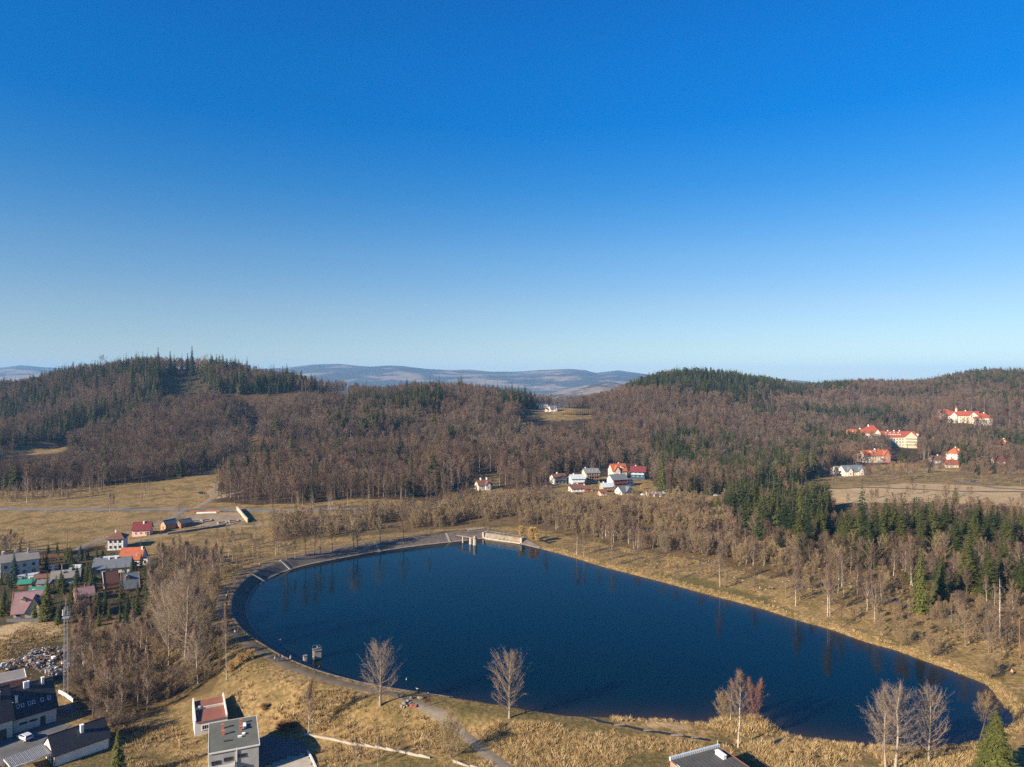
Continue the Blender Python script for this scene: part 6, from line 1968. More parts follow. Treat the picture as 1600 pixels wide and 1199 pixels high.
for x in (-9, -2, 4): h.chimney(x, .6, 1.0, 1.6, STACK_W)
for k, z in enumerate((15, 11, 6)):
    mb = MB(); mb.box((Ls / 2 + 1.6 + k * 2.2, -3 + k, z / 2 - 1), (2.0, 5, z + 2 - k * .5)); mb.build('stair_tower', W_CREAM2, h.root)
h = House.width('sanatorium', 'hip roofed cream pavilion with steep red roof joined to the long sanatorium', 'sanatorium', 1352, 1377, 697, 15, R(-7), dz=1.0)
h.walls(13.5, W_CREAM, 0).hip_roof(8.0, R_RED, .8, .3).wins('F', 5, 3, 1.4, 1.8, TRIM, .1, 2.4, 3.5).cross_gable(4.2, 6.5, 13.5, 4.0, .9, W_CREAM2, R_RED).chimney(-3, -1, 1, 1.6, STACK_W)
h = House.width('sanatorium', 'lower red roofed side wing half hidden by bare trees', 'sanatorium', 1328, 1352, 692, 12, R(-4), dz=1.0)
h.walls(9.0, W_PINK, 4.6).gable_roof(4.6, R_ORANGE, .6).wins('F', 6, 2, 1.3, 1.6, TRIM, .1, 2.4, 3.4).dormer(-4, -3.4, 2, 1.4).dormer(3, -3.4, 2, 1.4).chimney(5, .4, .9, 1.6, STACK_W)
h = House.width('guest_house', 'cream ended guest house with dull orange roof below the sanatorium', 'house', 1350, 1394, 723, 12, R(8), dz=.3)
h.walls(6.4, W_CREAM, 4.4).gable_roof(4.4, R_ORANGE, .6).wins('F', 9, 2, 1.2, 1.4, TRIM, .08, 1.7, 2.8).wins('L', 3, 2, 1.2, 1.5).cross_gable(h.L / 2 - 5, 7, 6.4, 3.8, 1.2, W_BRICK, R_ORANGE).chimney(1, .4, .9, 1.4, STACK_W).chimney(5, .4, .9, 1.2, STACK_R).dormer(-5, -3, 2, 1.4).dormer(-1, -3, 2, 1.4)
h = House.width('farmhouse', 'cream farmhouse with grey roofs and pink plinth in the valley field', 'farm', 1320, 1353, 743.5, 11, R(8))
h.walls(4.2, W_CREAM2, 4.2).gable_roof(4.2, R_SLATE, .6).cross_gable(5, 5, 4.2, 3.2, .8, W_CREAM2, R_SLATE).cross_gable(-5, 5, 4.2, 3.2, .8, W_CREAM2, R_SLATE).wins('F', 5, 1).plinth(W_PINK, 1.3)
h = House.width('barn', 'white barn with grey roof beside the farmhouse', 'barn', 1308, 1320, 742, 10, R(8))
h.walls(4.0, W_WHITE, 2.6).gable_roof(2.6, R_GREY, .5).door('F', 0, 2.6, 2.8, TRIM_W).win('F', 3, 2, 1, .8)
h = House.width('villa', 'small cream villa with bright red hipped roof beside the sanatorium', 'house', 1453, 1467, 701, 9, R(6))
h.walls(6.0, W_CREAM2).hip_roof(4.4, R_RED, .6, .3).wins('F', 3, 2, 1.1, 1.4).wins('L', 2, 2).chimney(2, .4, .8, 2.4, STACK_R)
h = House.width('villa', 'square cream villa with orange hipped roof by the broad conifer', 'house', 1493, 1513, 723, 11, R(24))
h.walls(8.4, W_CREAM2).hip_roof(5.0, R_ORANGE, .7, .2).wins('F', 3, 3, 1.1, 1.4).wins('L', 3, 3, 1.1, 1.4).chimney(0, .6, .8, 1.0, STACK_W).dormer(0, -3.4, 1.8, 1.3)
h = House.width('sanatorium', 'upper sanatorium wing with dark red roofs and a roof turret on the hillside', 'sanatorium', 1484, 1524, 661, 13, R(-24), dz=1)
h.walls(8, W_CREAM, 5.0).gable_roof(5.0, R_RED, .7).wins('F', 8, 2, 1.4, 1.6, TRIM, .08, 2.2, 3.2).cross_gable(h.L / 2 - 6, 9, 8, 4.4, 2, W_CREAM2, R_RED).cross_gable(-h.L / 2 + 8, 7, 8, 4, 1.5, W_CREAM2, R_RED).chimney(4, .5, 1, 1.6, STACK_W)
mb = MB(); mb.box((-6, 0, 14), (2.0, 2.0, 5.0)); tu = mb.build('turret', W_PINK, h.roof)
mb = MB(); mb.add([(-7.3, -1.3, 16.5), (-4.7, -1.3, 16.5), (-4.7, 1.3, 16.5), (-7.3, 1.3, 16.5), (-6, 0, 20.5)], [(0, 1, 4), (1, 2, 4), (2, 3, 4), (3, 0, 4), (3, 2, 1, 0)]); mb.build('spire', R_RED, tu)
h = House.width('sanatorium', 'upper cream pavilion with red hipped roof at the end of the hillside wing', 'sanatorium', 1525, 1548, 665, 13, R(-20), dz=1)
h.walls(8, W_CREAM2).hip_roof(5.4, R_RED, .7, .35).wins('F', 5, 2, 1.4, 1.6, TRIM, .1, 2.2, 3.2).wins('R', 3, 2, 1.3, 1.6).chimney(2, .4, .9, 1.4, STACK_W)
h = House.width('house', 'red roofed house hidden in the trees at the end of the upper wing', 'house', 1470, 1483, 654, 10, R(-10), dz=1)
h.walls(6, W_PINK, 4).gable_roof(4, R_ORANGE, .6).wins('F', 3, 2).chimney(1, .3, .8, 1, STACK_W)
h = House.width('villa', 'orange red villa with hipped roof alone near the frame edge', 'house', 1567, 1581, 704, 10, R(10))
h.walls(6.2, W_PINK).hip_roof(5.2, R_ORANGE, .7, .2).wins('F', 3, 2).wins('L', 2, 2).dormer(0, -3, 2, 1.4).chimney(1, .4, .8, 1, STACK_W)
h = House.width('house', 'low white walled house with dull red roof nearest the small villa', 'house', 1458, 1476, 724, 9, R(-6))
h.walls(3.2, W_WHITE, 3.2).gable_roof(3.2, R_BROWN, .6).wins('F', 4, 1).chimney(1, .3, .8, 1, STACK_W)
h = House.width('house', 'low house with wide dull red roof in front of the square villa', 'house', 1479, 1497, 731, 9, R(-10))
h.walls(3.2, W_CREAM, 3.4).gable_roof(3.4, R_RED, .6).wins('F', 4, 1).win('L', 0, 1.6).chimney(-1, .3, .8, 1, STACK)
h = House.width('house', 'low red roofed house beyond the narrow dark conifer', 'house', 1556, 1574, 726, 9, R(-4))
h.walls(3.2, W_PINK, 3.2).gable_roof(3.2, R_MAROON, .6).wins('F', 4, 1).chimney(-2, .3, .8, 1, STACK_W)
h = House.width('house', 'cream bungalow with pale flat roof between the villas', 'house', 1536, 1553, 721, 8, R(4))
h.walls(3.4, W_CREAM).flat_roof(R_PALE, .25, .4).wins('F', 4, 1, 1.3, 1.3)
h = House.width('house', 'white house with grey roof at the frame edge of the valley', 'house', 1591, 1606, 713, 8, R(6))
h.walls(3.6, W_WHITE, 2.8).gable_roof(2.8, R_PALE, .5).wins('F', 3, 1).win('L', 0, 1.6)
h = House.width('barn', 'grey roofed barn at the edge of the wood by the valley road', 'barn', 1238, 1258, 741, 9, R(4))
h.walls(2.8, W_GREY, 2.2).gable_roof(2.2, R_GREY, .5).door('F', 0, 2.6, 2.4, TRIM_W).wins('F', 4, 1, .9, .7)
h = House.width('barn', 'reddish roofed barn beside the valley road near the farmhouse', 'barn', 1268, 1292, 745, 9, R(6))
h.walls(2.4, W_BRICK, 3.0).gable_roof(3.0, R_BROWN, .5).door('F', 2, 2.6, 2.2, TRIM_W).win('F', -3, 1.4, 1, .7)

# ------------------------------------------------------------------ paved yards
def patch(name, label, px_poly, mat, off=0.08, cat='pavement'):
    P = [gpt(a, b)[:2] for a, b in px_poly]
    P = np.array(P); lo, hi = P.min(0), P.max(0); st = 1.2
    X, Y = np.meshgrid(np.arange(lo[0], hi[0] + st, st), np.arange(lo[1], hi[1] + st, st))
    vid = {}; vs = []; fs = []
    cx, cy = X[:-1, :-1] + st / 2, Y[:-1, :-1] + st / 2
    k = inpoly(cx, cy, [tuple(p) for p in P])
    Z = ground_z(X, Y) + off
    for j, i in np.argwhere(k):
        q = []
        for a, b in ((j, i), (j, i + 1), (j + 1, i + 1), (j + 1, i)):
            if (a, b) not in vid: vid[(a, b)] = len(vs); vs.append((X[a, b], Y[a, b], Z[a, b]))
            q.append(vid[(a, b)])
        fs.append(q)
    o = link_mesh(name, vs, fs, mat, smooth=True)
    return tag(o, label, cat, kind='structure')


patch('yard', 'paved court in front of the large dark roofed house', [(-60, 1150), (21, 1148), (88, 1128), (112, 1134), (75, 1160), (60, 1172), (-40, 1215), (-80, 1215)], m_yard, .07)
patch('yard', 'paved terrace beyond the corner of the large dark roofed house', [(92, 1104), (112, 1099), (124, 1108), (90, 1122)], m_yard, .07)
patch('yard', 'shaded paved yard beside the flat roofed grey house', [(400, 1172), (402, 1152), (440, 1153), (472, 1160), (478, 1172), (440, 1186), (402, 1200)], m_yard, .07)
patch('pavement', 'pale concrete apron in front of the shaded yard', [(404, 1203), (440, 1189), (478, 1175), (492, 1205), (480, 1230), (400, 1230)], m_conc_l, .09)
patch('yard', 'gravel floor of the storage yard under the road', [(290, 806), (372, 801), (384, 815), (350, 821), (285, 826)], m_dirt, .18)
NO_TREES += [(gpt(330, 812)[0], gpt(330, 812)[1], 34), (gpt(30, 1150)[0], gpt(30, 1150)[1], 15), (gpt(440, 1172)[0], gpt(440, 1172)[1], 9), (gpt(103, 1092)[0], gpt(103, 1092)[1], 4)]
m_ditch = surf_mat('wet_ditch', (0.010, 0.012, 0.016), (0.030, 0.030, 0.030), .4, .35)
drape('ditch', px_line([(876, 1116), (930, 1124), (985, 1136), (1040, 1146), (1078, 1152), (1110, 1157)]), 1.3, m_ditch, .07, 1.0, 3, 'narrow dark drainage ditch along the near shore', 'ditch', wob=.3)
drape('ditch', px_line([(1122, 1160), (1150, 1165), (1190, 1167), (1215, 1158), (1235, 1149)]), .9, m_ditch, .07, 1.0, 3, 'short dark ditch joining the lake past the little point', 'ditch', wob=.3)
drape('ditch', px_line([(1200, 1170), (1240, 1175), (1290, 1184), (1330, 1190)]), .9, m_ditch, .07, 1.0, 3, 'dark ditch through the reeds toward the forked poplars', 'ditch', wob=.3)
for i, (px, py, ln) in enumerate(((968, 1133, 3.0), (1012, 1142, 2.4), (1058, 1149, 3.4), (1086, 1153, 2.2))):
    x, y, z = gpt(px, py)
    mb = MB(); mb.box((0, 0, .06), (ln * .8, .6, .12))
    tag(mb.build('culvert_slab', m_conc, None, (x, y, z)), ['pale slab over the drainage ditch by the reed fringe', 'pale slab over the drainage ditch behind the beach', 'longest pale slab over the drainage ditch', 'pale slab at the end of the drainage ditch'][i], 'slab', 'slabs over the drainage ditch')

# ------------------------------------------------------------------ dam works
a, b = plane_pt(754.8, 841.5), plane_pt(814, 850.5)
d = Vector((b[0] - a[0], b[1] - a[1])); rz = math.atan2(d.y, d.x)
sp = empty('spillway', ((a[0] + b[0]) / 2, (a[1] + b[1]) / 2, 0), rz, 'pale concrete spillway wall at the far corner of the lake', 'spillway')
mb = MB(); mb.add([(-d.length / 2, 0, -1), (d.length / 2, 0, -1), (d.length / 2, .9, 2.5), (-d.length / 2, .9, 2.5), (-d.length / 2, 2.0, -1), (d.length / 2, 2.0, -1), (d.length / 2, 2.0, 2.5), (-d.length / 2, 2.0, 2.5)],
                  [(0, 1, 2, 3), (3, 2, 6, 7), (1, 5, 6, 2), (4, 0, 3, 7), (5, 4, 7, 6), (4, 5, 1, 0)]); mb.build('wall', m_conc, sp)
mb = MB(); mb.box((0, -.35, .25), (d.length, .7, .9)); mb.build('sill', m_conc_l, sp)
mb = MB(); mb.box((0, 1.6, 2.62), (d.length + .2, 1.2, .22)); mb.build('coping', m_conc, sp)
for sx in (-1, 1):
    mb = MB(); mb.box((sx * d.length / 2, 1.4, 1.1), (.9, 3.0, 3.8)); mb.build('end_pier', m_conc_l, sp)
mb = MB()
for i in range(9): mb.box((-d.length / 2 + 1 + i * (d.length - 2) / 8, 1.7, 3.15), (.06, .06, .9))
mb.box((0, 1.7, 3.6), (d.length - 2, .06, .06)); mb.build('railing', STEEL, sp)

A_, B_ = plane_pt(716, 836, 3.4), plane_pt(743, 841, 3.4)
d = Vector((B_[0] - A_[0], B_[1] - A_[1])); rz = math.atan2(d.y, d.x)
pr = empty('pier', ((A_[0] + B_[0]) / 2, (A_[1] + B_[1]) / 2, 0), rz, 'narrow concrete pier on round pillars reaching into the lake', 'pier')
L = d.length + 1
mb = MB(); mb.box((0, 0, 3.3), (L, 1.5, .3)); mb.build('deck', m_conc, pr)
for x, r_, nm in ((L / 2 - 3.6, .75, 0), (L / 2 - .9, .95, 1), (-L / 2 + 3.6, .4, 2)):
    mb = MB(); mb.tube([(x, 0, -2), (x, 0, 3.14)], [r_, r_], 14); mb.build('pillar', m_conc_l, pr)
for sy in (-.8, .8):
    mb = MB(); mb.beam((-L / 2, sy, 4.4), (L / 2, sy, 4.4), .06)
    for i in range(8): mb.box((-L / 2 + .1 + i * (L - .2) / 7, sy, 3.9), (.06, .06, 1.0))
    mb.build('railing', POLE_W, pr)
mb = MB(); mb.box((L / 2 - .9, 0, 3.9), (1.0, .8, .9)); mb.build('gate_box', STEEL, pr)

A_, B_ = plane_pt(731, 830, 2.6), plane_pt(755, 827, 2.6)
A_, B_ = A_ + (2.6,), B_ + (2.6,)
d = Vector((B_[0] - A_[0], B_[1] - A_[1])); rz = math.atan2(d.y, d.x)
fb = empty('footbridge', ((A_[0] + B_[0]) / 2, (A_[1] + B_[1]) / 2, max(A_[2], B_[2])), rz, 'yellowish footbridge beside the spillway corner', 'footbridge')
L = d.length
mb = MB(); mb.box((0, 0, .35), (L, 2.0, .3)); mb.build('deck', m_conc, fb)
for sy in (-1.1, 1.1):
    mb = MB(); mb.box((0, sy, 1.3), (L, .08, .12))
    for i in range(7): mb.box((-L / 2 + .1 + i * (L - .2) / 6, sy, .9), (.08, .08, .8))
    mb.build('railing', W_CREAM, fb)
for sx in (-1, 1):
    mb = MB(); mb.box((sx * (L / 2 - .4), 0, -.6), (.8, 2.6, 1.6)); mb.build('abutment', m_conc, fb)

x, y = plane_pt(493.5, 1031)
it = empty('intake_tower', (x, y + 1.1, 0), R(28), 'square concrete intake tower standing in the water near the dam', 'intake tower')
mb = MB(); mb.box((0, 0, .4), (2.0, 2.0, 4.0)); mb.build('shaft', m_conc_l, it)
mb = MB(); mb.box((0, 0, 2.49), (2.3, 2.3, .18)); mb.build('cap', m_conc, it)
mb = MB(); mb.tube([(.3, .3, 2.58), (.3, .3, 3.4)], [.12, .12], 8); mb.tube([(.3, -.05, 3.2), (.3, .65, 3.2)], [.06, .06], 6); mb.build('valve_stem', STEEL_D, it)
mb = MB()
for sx in (-1, 1):
    for sy in (-1, 1): mb.box((sx * 1.0, sy * 1.0, 3.0), (.05, .05, .85))
mb.box((0, 1.0, 3.4), (2, .05, .05)); mb.box((1.0, 0, 3.4), (.05, 2, .05)); mb.build('railing', STEEL, it)
mb = MB()
for i in range(7): mb.box((-1.04, 0, .2 + i * .33), (.05, .5, .05))
mb.build('ladder', STEEL_D, it)
x, y = plane_pt(476, 1037)
it = empty('gauge_pillar', (x, y + .4, 0), R(28), 'small concrete pillar in the water between the intake tower and the dam', 'pillar')
mb = MB(); mb.box((0, 0, .5), (.95, .8, 3.0)); mb.build('shaft', m_conc_l, it)
mb = MB(); mb.box((0, 0, 2.07), (1.15, 1.0, .14)); mb.build('cap', m_conc, it)
mb = MB(); mb.box((-.1, -.42, .7), (.25, .04, 1.4)); mb.build('gauge_board', W_WHITE, it)

# ------------------------------------------------------------------ lattice mast
x, y, z = gpt(103, 1090)
ms = empty('lattice_mast', (x, y, z), R(20), 'tall grey steel lattice mast beside the rubble heap', 'mast')
HM = 24.5
M_MAST = M('mast_steel', (0.26, 0.27, 0.29), var=.1, rough=.5)
leg = lambda sx, sy, zz: (sx * (.50 - .16 * zz / HM), sy * (.50 - .16 * zz / HM), zz)
for sx in (-1, 1):
    for sy in (-1, 1):
        mb = MB(); mb.tube([leg(sx, sy, -.5), leg(sx, sy, HM)], [.05, .04], 6); mb.build('leg', M_MAST, ms)
mb = MB(); zs = [0]
while zs[-1] < HM - 1.2: zs.append(zs[-1] + 1.35)
cs = [(-1, -1), (1, -1), (1, 1), (-1, 1)]
for i in range(len(zs) - 1):
    for k in range(4):
        a_, b_ = cs[k], cs[(k + 1) % 4]
        p, q = (a_, b_) if (i + k) % 2 else (b_, a_)
        mb.beam(leg(*p, zs[i]), leg(*q, zs[i + 1]), .03)
mb.build('bracing', M_MAST, ms)
mb = MB(); mb.box((0, 0, HM - 3.0), (1.7, 1.7, .10))
for k in range(4): mb.beam((cs[k][0] * .85, cs[k][1] * .85, HM - 2.0), (cs[(k + 1) % 4][0] * .85, cs[(k + 1) % 4][1] * .85, HM - 2.0), .05)
mb.build('platform', STEEL, ms)
for a_ in (0, 2.1, 4.2):
    mb = MB(); cx_, cy_ = 1.05 * math.cos(a_), 1.05 * math.sin(a_); mb.box((cx_, cy_, HM - 1.4), (.14, .26, 1.7), a_); mb.beam((cx_ * .3, cy_ * .3, HM - 1.4), (cx_, cy_, HM - 1.4), .08); mb.build('antenna_panel', STEEL, ms)
mb = MB(); mb.tube([(0, 0, HM - 1), (0, 0, HM + 2.6)], [.06, .03], 6); mb.build('aerial', STEEL, ms)
mb = MB()
for i in range(56): mb.box((-.62 + .25 * (i / 56), 0, .6 + i * .4), (.03, .4, .03))
mb.build('ladder', M_MAST, ms)


# ------------------------------------------------------------------ poles and wires
def pole(px, py, hpx, label, arm=1.6, r_=.15, mat=POLE_W, group=None):
    x, y, z = gpt(px, py); hh_ = hpx * y / F
    e = empty('utility_pole', (x, y, z), R(25), label, 'pole', group)
    mb = MB(); mb.tube([(0, 0, -.8), (0, 0, hh_)], [r_, r_ * .7], 8); mb.build('post', mat, e)
    if arm:
        mb = MB(); mb.box((0, 0, hh_ - .5), (arm, .12, .14)); mb.build('crossarm', mat, e)
        for k in (-1, 0, 1):
            mb = MB(); mb.tube([(k * arm * .45, 0, hh_ - .44), (k * arm * .45, 0, hh_ - .16)], [.07, .05], 6); mb.build('insulator', TRIM, e)
    return (x, y, z + hh_ - .2)


pole(105, 857, 27, 'wooden utility pole with crossarm at the meadow edge', 3.2)
pole(58, 868, 19, 'plain pole beyond the apartment block', 0, .16)
pole(97, 898, 15, 'pale concrete post behind the cottage', 0, .2, m_conc_l)
pole(251, 834, 14, 'pale post between the maroon roof and the timber sheds', 0, .16, m_conc_l)
pole(1593, 1029, 60, 'reddish brown bare pole on the bank past the dead white tree', 0, .16, M('tarred_pole', (0.19, 0.075, 0.045), var=.2))
pa = pole(956, 872, 42, 'power line pole in the young wood nearest the spillway', 3.4)
pb = pole(1112, 900, 25, 'power line pole on the open bank of the long shore', 3.4)
pc_ = pole(1228, 935, 28, 'power line pole at the start of the shore path', 3.4)
pl = empty('power_line', (pa[0], pa[1], 0), 0, 'thin power wires crossing in front of the young wood', 'power line')
m_wire = M('aluminium_wire', (0.20, 0.16, 0.145), var=.05, rough=.5)
for k in (-1.4, 0, 1.4):
    mb = MB()
    for q0, q1 in ((pa, pb), (pb, pc_)):
        pts = []
        for i in range(15):
            t = i / 14
            pts.append((q0[0] + (q1[0] - q0[0]) * t - pa[0] + k * .9, q0[1] + (q1[1] - q0[1]) * t - pa[1] + k * .6, q0[2] + (q1[2] - q0[2]) * t - 4 * t * (1 - t) * 1.6 - .2))
        mb.tube(pts, [.014] * len(pts), 4, cap=False)
    mb.build('wire', m_wire, pl)


# ------------------------------------------------------------------ cars
def car(px, py, rz, paint, label, hatch=True, group=None):
    x, y, z = gpt(px, py)
    e = empty('car', (x, y, z + .08), rz, label, 'car', group)
    prof = [(-2.1, .35), (-2.12, .75), (-2.0, .95), (-1.75, 1.42), (-1.2, 1.50), (.2, 1.47), (.95, .98), (1.9, .86), (2.12, .62), (2.12, .32)]
    ring = []
    for sy, ins in ((-.88, 0), (.88, 0)):
        ring.append([(px_, sy * (1 if pz < 1.0 else .84), pz) for px_, pz in prof])
    v = ring[0] + ring[1]; n = len(prof)
    f = [tuple(range(n)), tuple(range(2 * n - 1, n - 1, -1))] + [(i, n + i, n + (i + 1) % n, (i + 1) % n) for i in range(n)]
    b_ = link_mesh('body', v, f, paint, e)
    bv = b_.modifiers.new('soft', 'BEVEL'); bv.width = .06; bv.segments = 2
    g = MB()
    g.add([(-1.98, -.70, 1.03), (-1.98, .70, 1.03), (-1.80, .62, 1.38), (-1.80, -.62, 1.38)], [(0, 1, 2, 3)])
    g.add([(1.0, -.72, 1.0), (1.0, .72, 1.0), (.30, .62, 1.43), (.30, -.62, 1.43)], [(3, 2, 1, 0)])
    for sy in (-1, 1):
        g.add([(-1.7, sy * .875, 1.0), (.8, sy * .875, 1.0), (.15, sy * .765, 1.41), (-1.5, sy * .765, 1.41)], [(0, 1, 2, 3) if sy < 0 else (3, 2, 1, 0)])
    o = g.build('windows', m_glass, e)
    o.scale = (1.012, 1.012, 1.006)
    for wx_ in (-1.32, 1.32):
        for sy in (-1, 1):
            mb = MB(); mb.tube([(wx_, sy * .66, .30), (wx_, sy * .90, .30)], [.32, .32], 14); w_ = mb.build('wheel', TRIM_D, e)
            mb = MB(); mb.tube([(wx_, sy * .88, .30), (wx_, sy * .925, .30)], [.19, .19], 10); mb.build('rim', STEEL, w_)
    for sy in (-1, 1):
        mb = MB(); mb.box((2.08, sy * .62, .70), (.12, .34, .14)); mb.build('headlight', W_WHITE, e)
        mb = MB(); mb.box((-2.10, sy * .68, .84), (.10, .22, .22)); mb.build('tail_light', M_TAIL, e)
        mb = MB(); mb.box((.72, sy * .98, 1.02), (.16, .18, .12)); mb.build('mirror', TRIM_D, e)
    mb = MB(); mb.box((-2.14, 0, .48), (.10, 1.6, .2)); mb.build('bumper', TRIM_D, e)


M_TAIL = M('red_lamp_lens', (0.35, 0.02, 0.02), var=.05, rough=.3)
P_SIL = M('silver_paint', (0.48, 0.50, 0.52), var=.03, rough=.3, spec=.6)
P_WHI = M('white_paint', (0.72, 0.72, 0.70), var=.03, rough=.3, spec=.6)
P_BLK = M('dark_paint', (0.02, 0.022, 0.028), var=.05, rough=.3, spec=.6)
P_RED = M('red_paint', (0.28, 0.02, 0.02), var=.05, rough=.3, spec=.6)
car(39, 1156, R(150), P_SIL, 'silver estate car parked in the paved court')
car(1006, 775, R(20), P_WHI, 'white car beside the row of open garages')
car(315, 772, R(10), P_BLK, 'black car parked beside the pale dirt track')
car(84, 890, R(15), P_WHI, 'white car among the dark sheds behind the cottage')
car(62, 896, R(40), P_RED, 'red car standing by the pale blue shed')
car(156, 877, R(25), P_SIL, 'silver car on the lane below the half timbered house')
car(904, 773, R(12), P_BLK, 'dark car in front of the low brown roofed cottage')
car(1120, 776, R(12), P_WHI, 'white car by the garden at the wood edge')
mb = MB(); x, y, z = gpt(855, 644.5)
tr_ = empty('trailer', (x, y, z), R(5), 'pale trailer standing by the house on the high meadow', 'trailer')
mb.box((0, 0, 1.5), (6, 2.4, 2.2)); mb.build('body', W_CREAM2, tr_)
for wx_ in (-.6, .6):
    mb = MB(); mb.tube([(wx_, -1.25, .4), (wx_, 1.25, .4)], [.4, .4], 12); mb.build('wheel', TRIM_D, tr_)
mb = MB(); mb.box((1, -1.23, 1.7), (1.6, .05, .8)); mb.build('window', m_glass, tr_)


# ------------------------------------------------------------------ people on the dam
def skin_mesh(name, pts, edges, rad, sub=1):
    me = bpy.data.meshes.new(name)
    me.from_pydata(pts, edges, [])
    o = bpy.data.objects.new(name, me); COL.objects.link(o)
    sk = o.modifiers.new('skin', 'SKIN'); sk.use_smooth_shade = True
    for i, r_ in enumerate(rad):
        me.skin_vertices[0].data[i].radius = (r_, r_) if not isinstance(r_, tuple) else r_
    me.skin_vertices[0].data[0].use_root = True
    ss = o.modifiers.new('sub', 'SUBSURF'); ss.levels = sub; ss.render_levels = sub
    dg = bpy.context.evaluated_depsgraph_get()
    out = bpy.data.meshes.new_from_object(o.evaluated_get(dg))
    out.name = name
    bpy.data.objects.remove(o)
    return out


def body(pose):
    st, arm = pose      # stride, arm swing
    P, E, Rr = [], [], []

    def add(p, r_, par=None):
        P.append(p); Rr.append(r_)
        if par is not None: E.append((par, len(P) - 1))
        return len(P) - 1
    pel = add((0, 0, .95), (.16, .12))
    wst = add((0, 0, 1.10), (.145, .105), pel)
    chs = add((0, 0.01, 1.32), (.18, .12), wst)
    nk = add((0, 0.02, 1.48), .065, chs)
    hd = add((0, .02, 1.58), .085, nk)
    crn = add((0, .03, 1.70), .095, hd)
    add((0, .125, 1.62), .022, hd)
    for sg in (-1, 1):
        hip = add((sg * .10, 0, .88), .105, pel)
        kn = add((sg * .11, sg * st * .5 + .04, .50), .068, hip)
        an = add((sg * .11, sg * st - .04, .09), .046, kn)
        add((sg * .12, sg * st + .15, .04), .042, an)
        sh = add((sg * .20, .01, 1.40), .075, chs)
        el = add((sg * .25, -sg * arm * .5 - .03, 1.13), .050, sh)
        wr = add((sg * .24, -sg * arm + .06, .90), .034, el)
        pm = add((sg * .24, -sg * arm + .08, .83), (.040, .024), wr)
        for k, ln in enumerate((.075, .085, .08, .065)):
            add((sg * .24, -sg * arm + .05 + .022 * k, .78 - ln), .0095, pm)
        add((sg * .215, -sg * arm + .125, .78), .011, pm)
    me = skin_mesh('body', P, E, Rr, 1)
    return me


BODY = [body((.20, .16)), body((.02, .03)), body((-.24, -.18))]
M_SKIN = M('skin', (0.52, 0.34, 0.25), var=.05)
JK = {'blue': M('blue_jacket', (0.06, 0.12, 0.30), var=.1), 'black': M('black_jacket', (0.02, 0.02, 0.024), var=.1), 'red': M('red_jacket', (0.22, 0.04, 0.04), var=.1), 'yellow': M('yellow_jacket', (0.65, 0.55, 0.15), var=.1),
      'white': M('white_jacket', (0.66, 0.66, 0.66), var=.05), 'pink': M('pink_jacket', (0.62, 0.24, 0.26), var=.1), 'pale': M('pale_blue_jacket', (0.40, 0.50, 0.60), var=.1)}
TRS = M('dark_trousers', (0.035, 0.038, 0.05), var=.1)
HAIR = [M('brown_hair', (0.06, 0.035, 0.02), var=.1), M('fair_hair', (0.28, 0.19, 0.09), var=.1)]


def person(loc, rz, jk, pose, label):
    e = empty('person', loc, rz, label, 'person')
    me = BODY[pose].copy(); me.materials.clear()
    for m_ in (JK[jk], TRS, M_SKIN): me.materials.append(m_)
    c = np.empty(len(me.polygons) * 3, np.float32); me.polygons.foreach_get('center', c); c = c.reshape(-1, 3)
    mi = np.where(c[:, 2] > 1.47, 2, np.where(c[:, 2] < .93, 1, 0))
    mi = np.where((np.abs(c[:, 0]) > .19) & (c[:, 2] < .93), 2, mi)
    mi = np.where((np.abs(c[:, 0]) > .19) & (c[:, 2] >= .90), 0, mi)
    me.polygons.foreach_set('material_index', mi.astype(np.int32))
    o = bpy.data.objects.new('body', me); COL.objects.link(o); o.parent = e
    hb = bmesh.new(); bmesh.ops.create_uvsphere(hb, u_segments=10, v_segments=7, radius=.108)
    for v in hb.verts:
        v.co.z = v.co.z * 1.0 + 1.70
        v.co.y += .005
        if v.co.z < 1.66 and v.co.y > .02: v.co.z = 1.72
    hm = bpy.data.meshes.new('hair'); hb.to_mesh(hm); hb.free(); hm.materials.append(HAIR[pose % 2])
    q = bpy.data.objects.new('hair', hm); COL.objects.link(q); q.parent = e
    return e


PPL = [(421, 895, 'pale', 1, 'person in pale blue standing on the dam where its far bend begins'), (371, 934, 'yellow', 1, 'person in yellow at the lake edge of the dam bend'), (368, 941, 'pale', 0, 'person in pale blue walking next to the one in yellow'),
       (355, 938, 'black', 1, 'person in black, first of the pair on the bend of the dam path'), (358, 937, 'blue', 2, 'person in dark blue, second of the pair on the bend of the dam path'), (354, 948, 'black', 0, 'person in black walking alone on the dam path'),
       (353, 961, 'red', 2, 'person in a red jacket walking on the dam path'), (367, 993, 'pale', 1, 'person in pale blue resting by the bush on the dam'), (372, 991, 'red', 1, 'person in red resting by the bush on the dam'),
       (429.5, 1035, 'pale', 0, 'person in pale blue walking with a companion near the intake tower'), (436, 1034, 'black', 2, 'person in black walking with a companion near the intake tower'), (457, 1033.5, 'white', 1, 'person in white standing at the water near the intake tower'),
       (1581, 1056, 'pink', 1, 'person in pink on the bank beside the forked willow shadow'), (1147, 908, 'white', 1, 'person in white on the open bank of the long shore'), (1187, 924, 'pale', 1, 'person in pale blue near the twin stemmed tree'), (441, 1034, 'blue', 1, 'person in blue standing behind the walking couple')]
for i, (px, py, jk, ps, lab) in enumerate(PPL):
    x, y, z = gpt(px, py)
    d0, h0 = lake_sdf(np.array([x]), np.array([y]))
    if h0[0] > .4 and d0[0] < h0[0] * 1.7 + .4:
        a = int(((DAM_P - np.array([x, y])) ** 2).sum(1).argmin())
        x, y, z = dam_pt(a, DAM_H[a] * 1.7 + .9)
    person((x, y, z + .06), R(35 + 67 * i), jk, ps, lab)

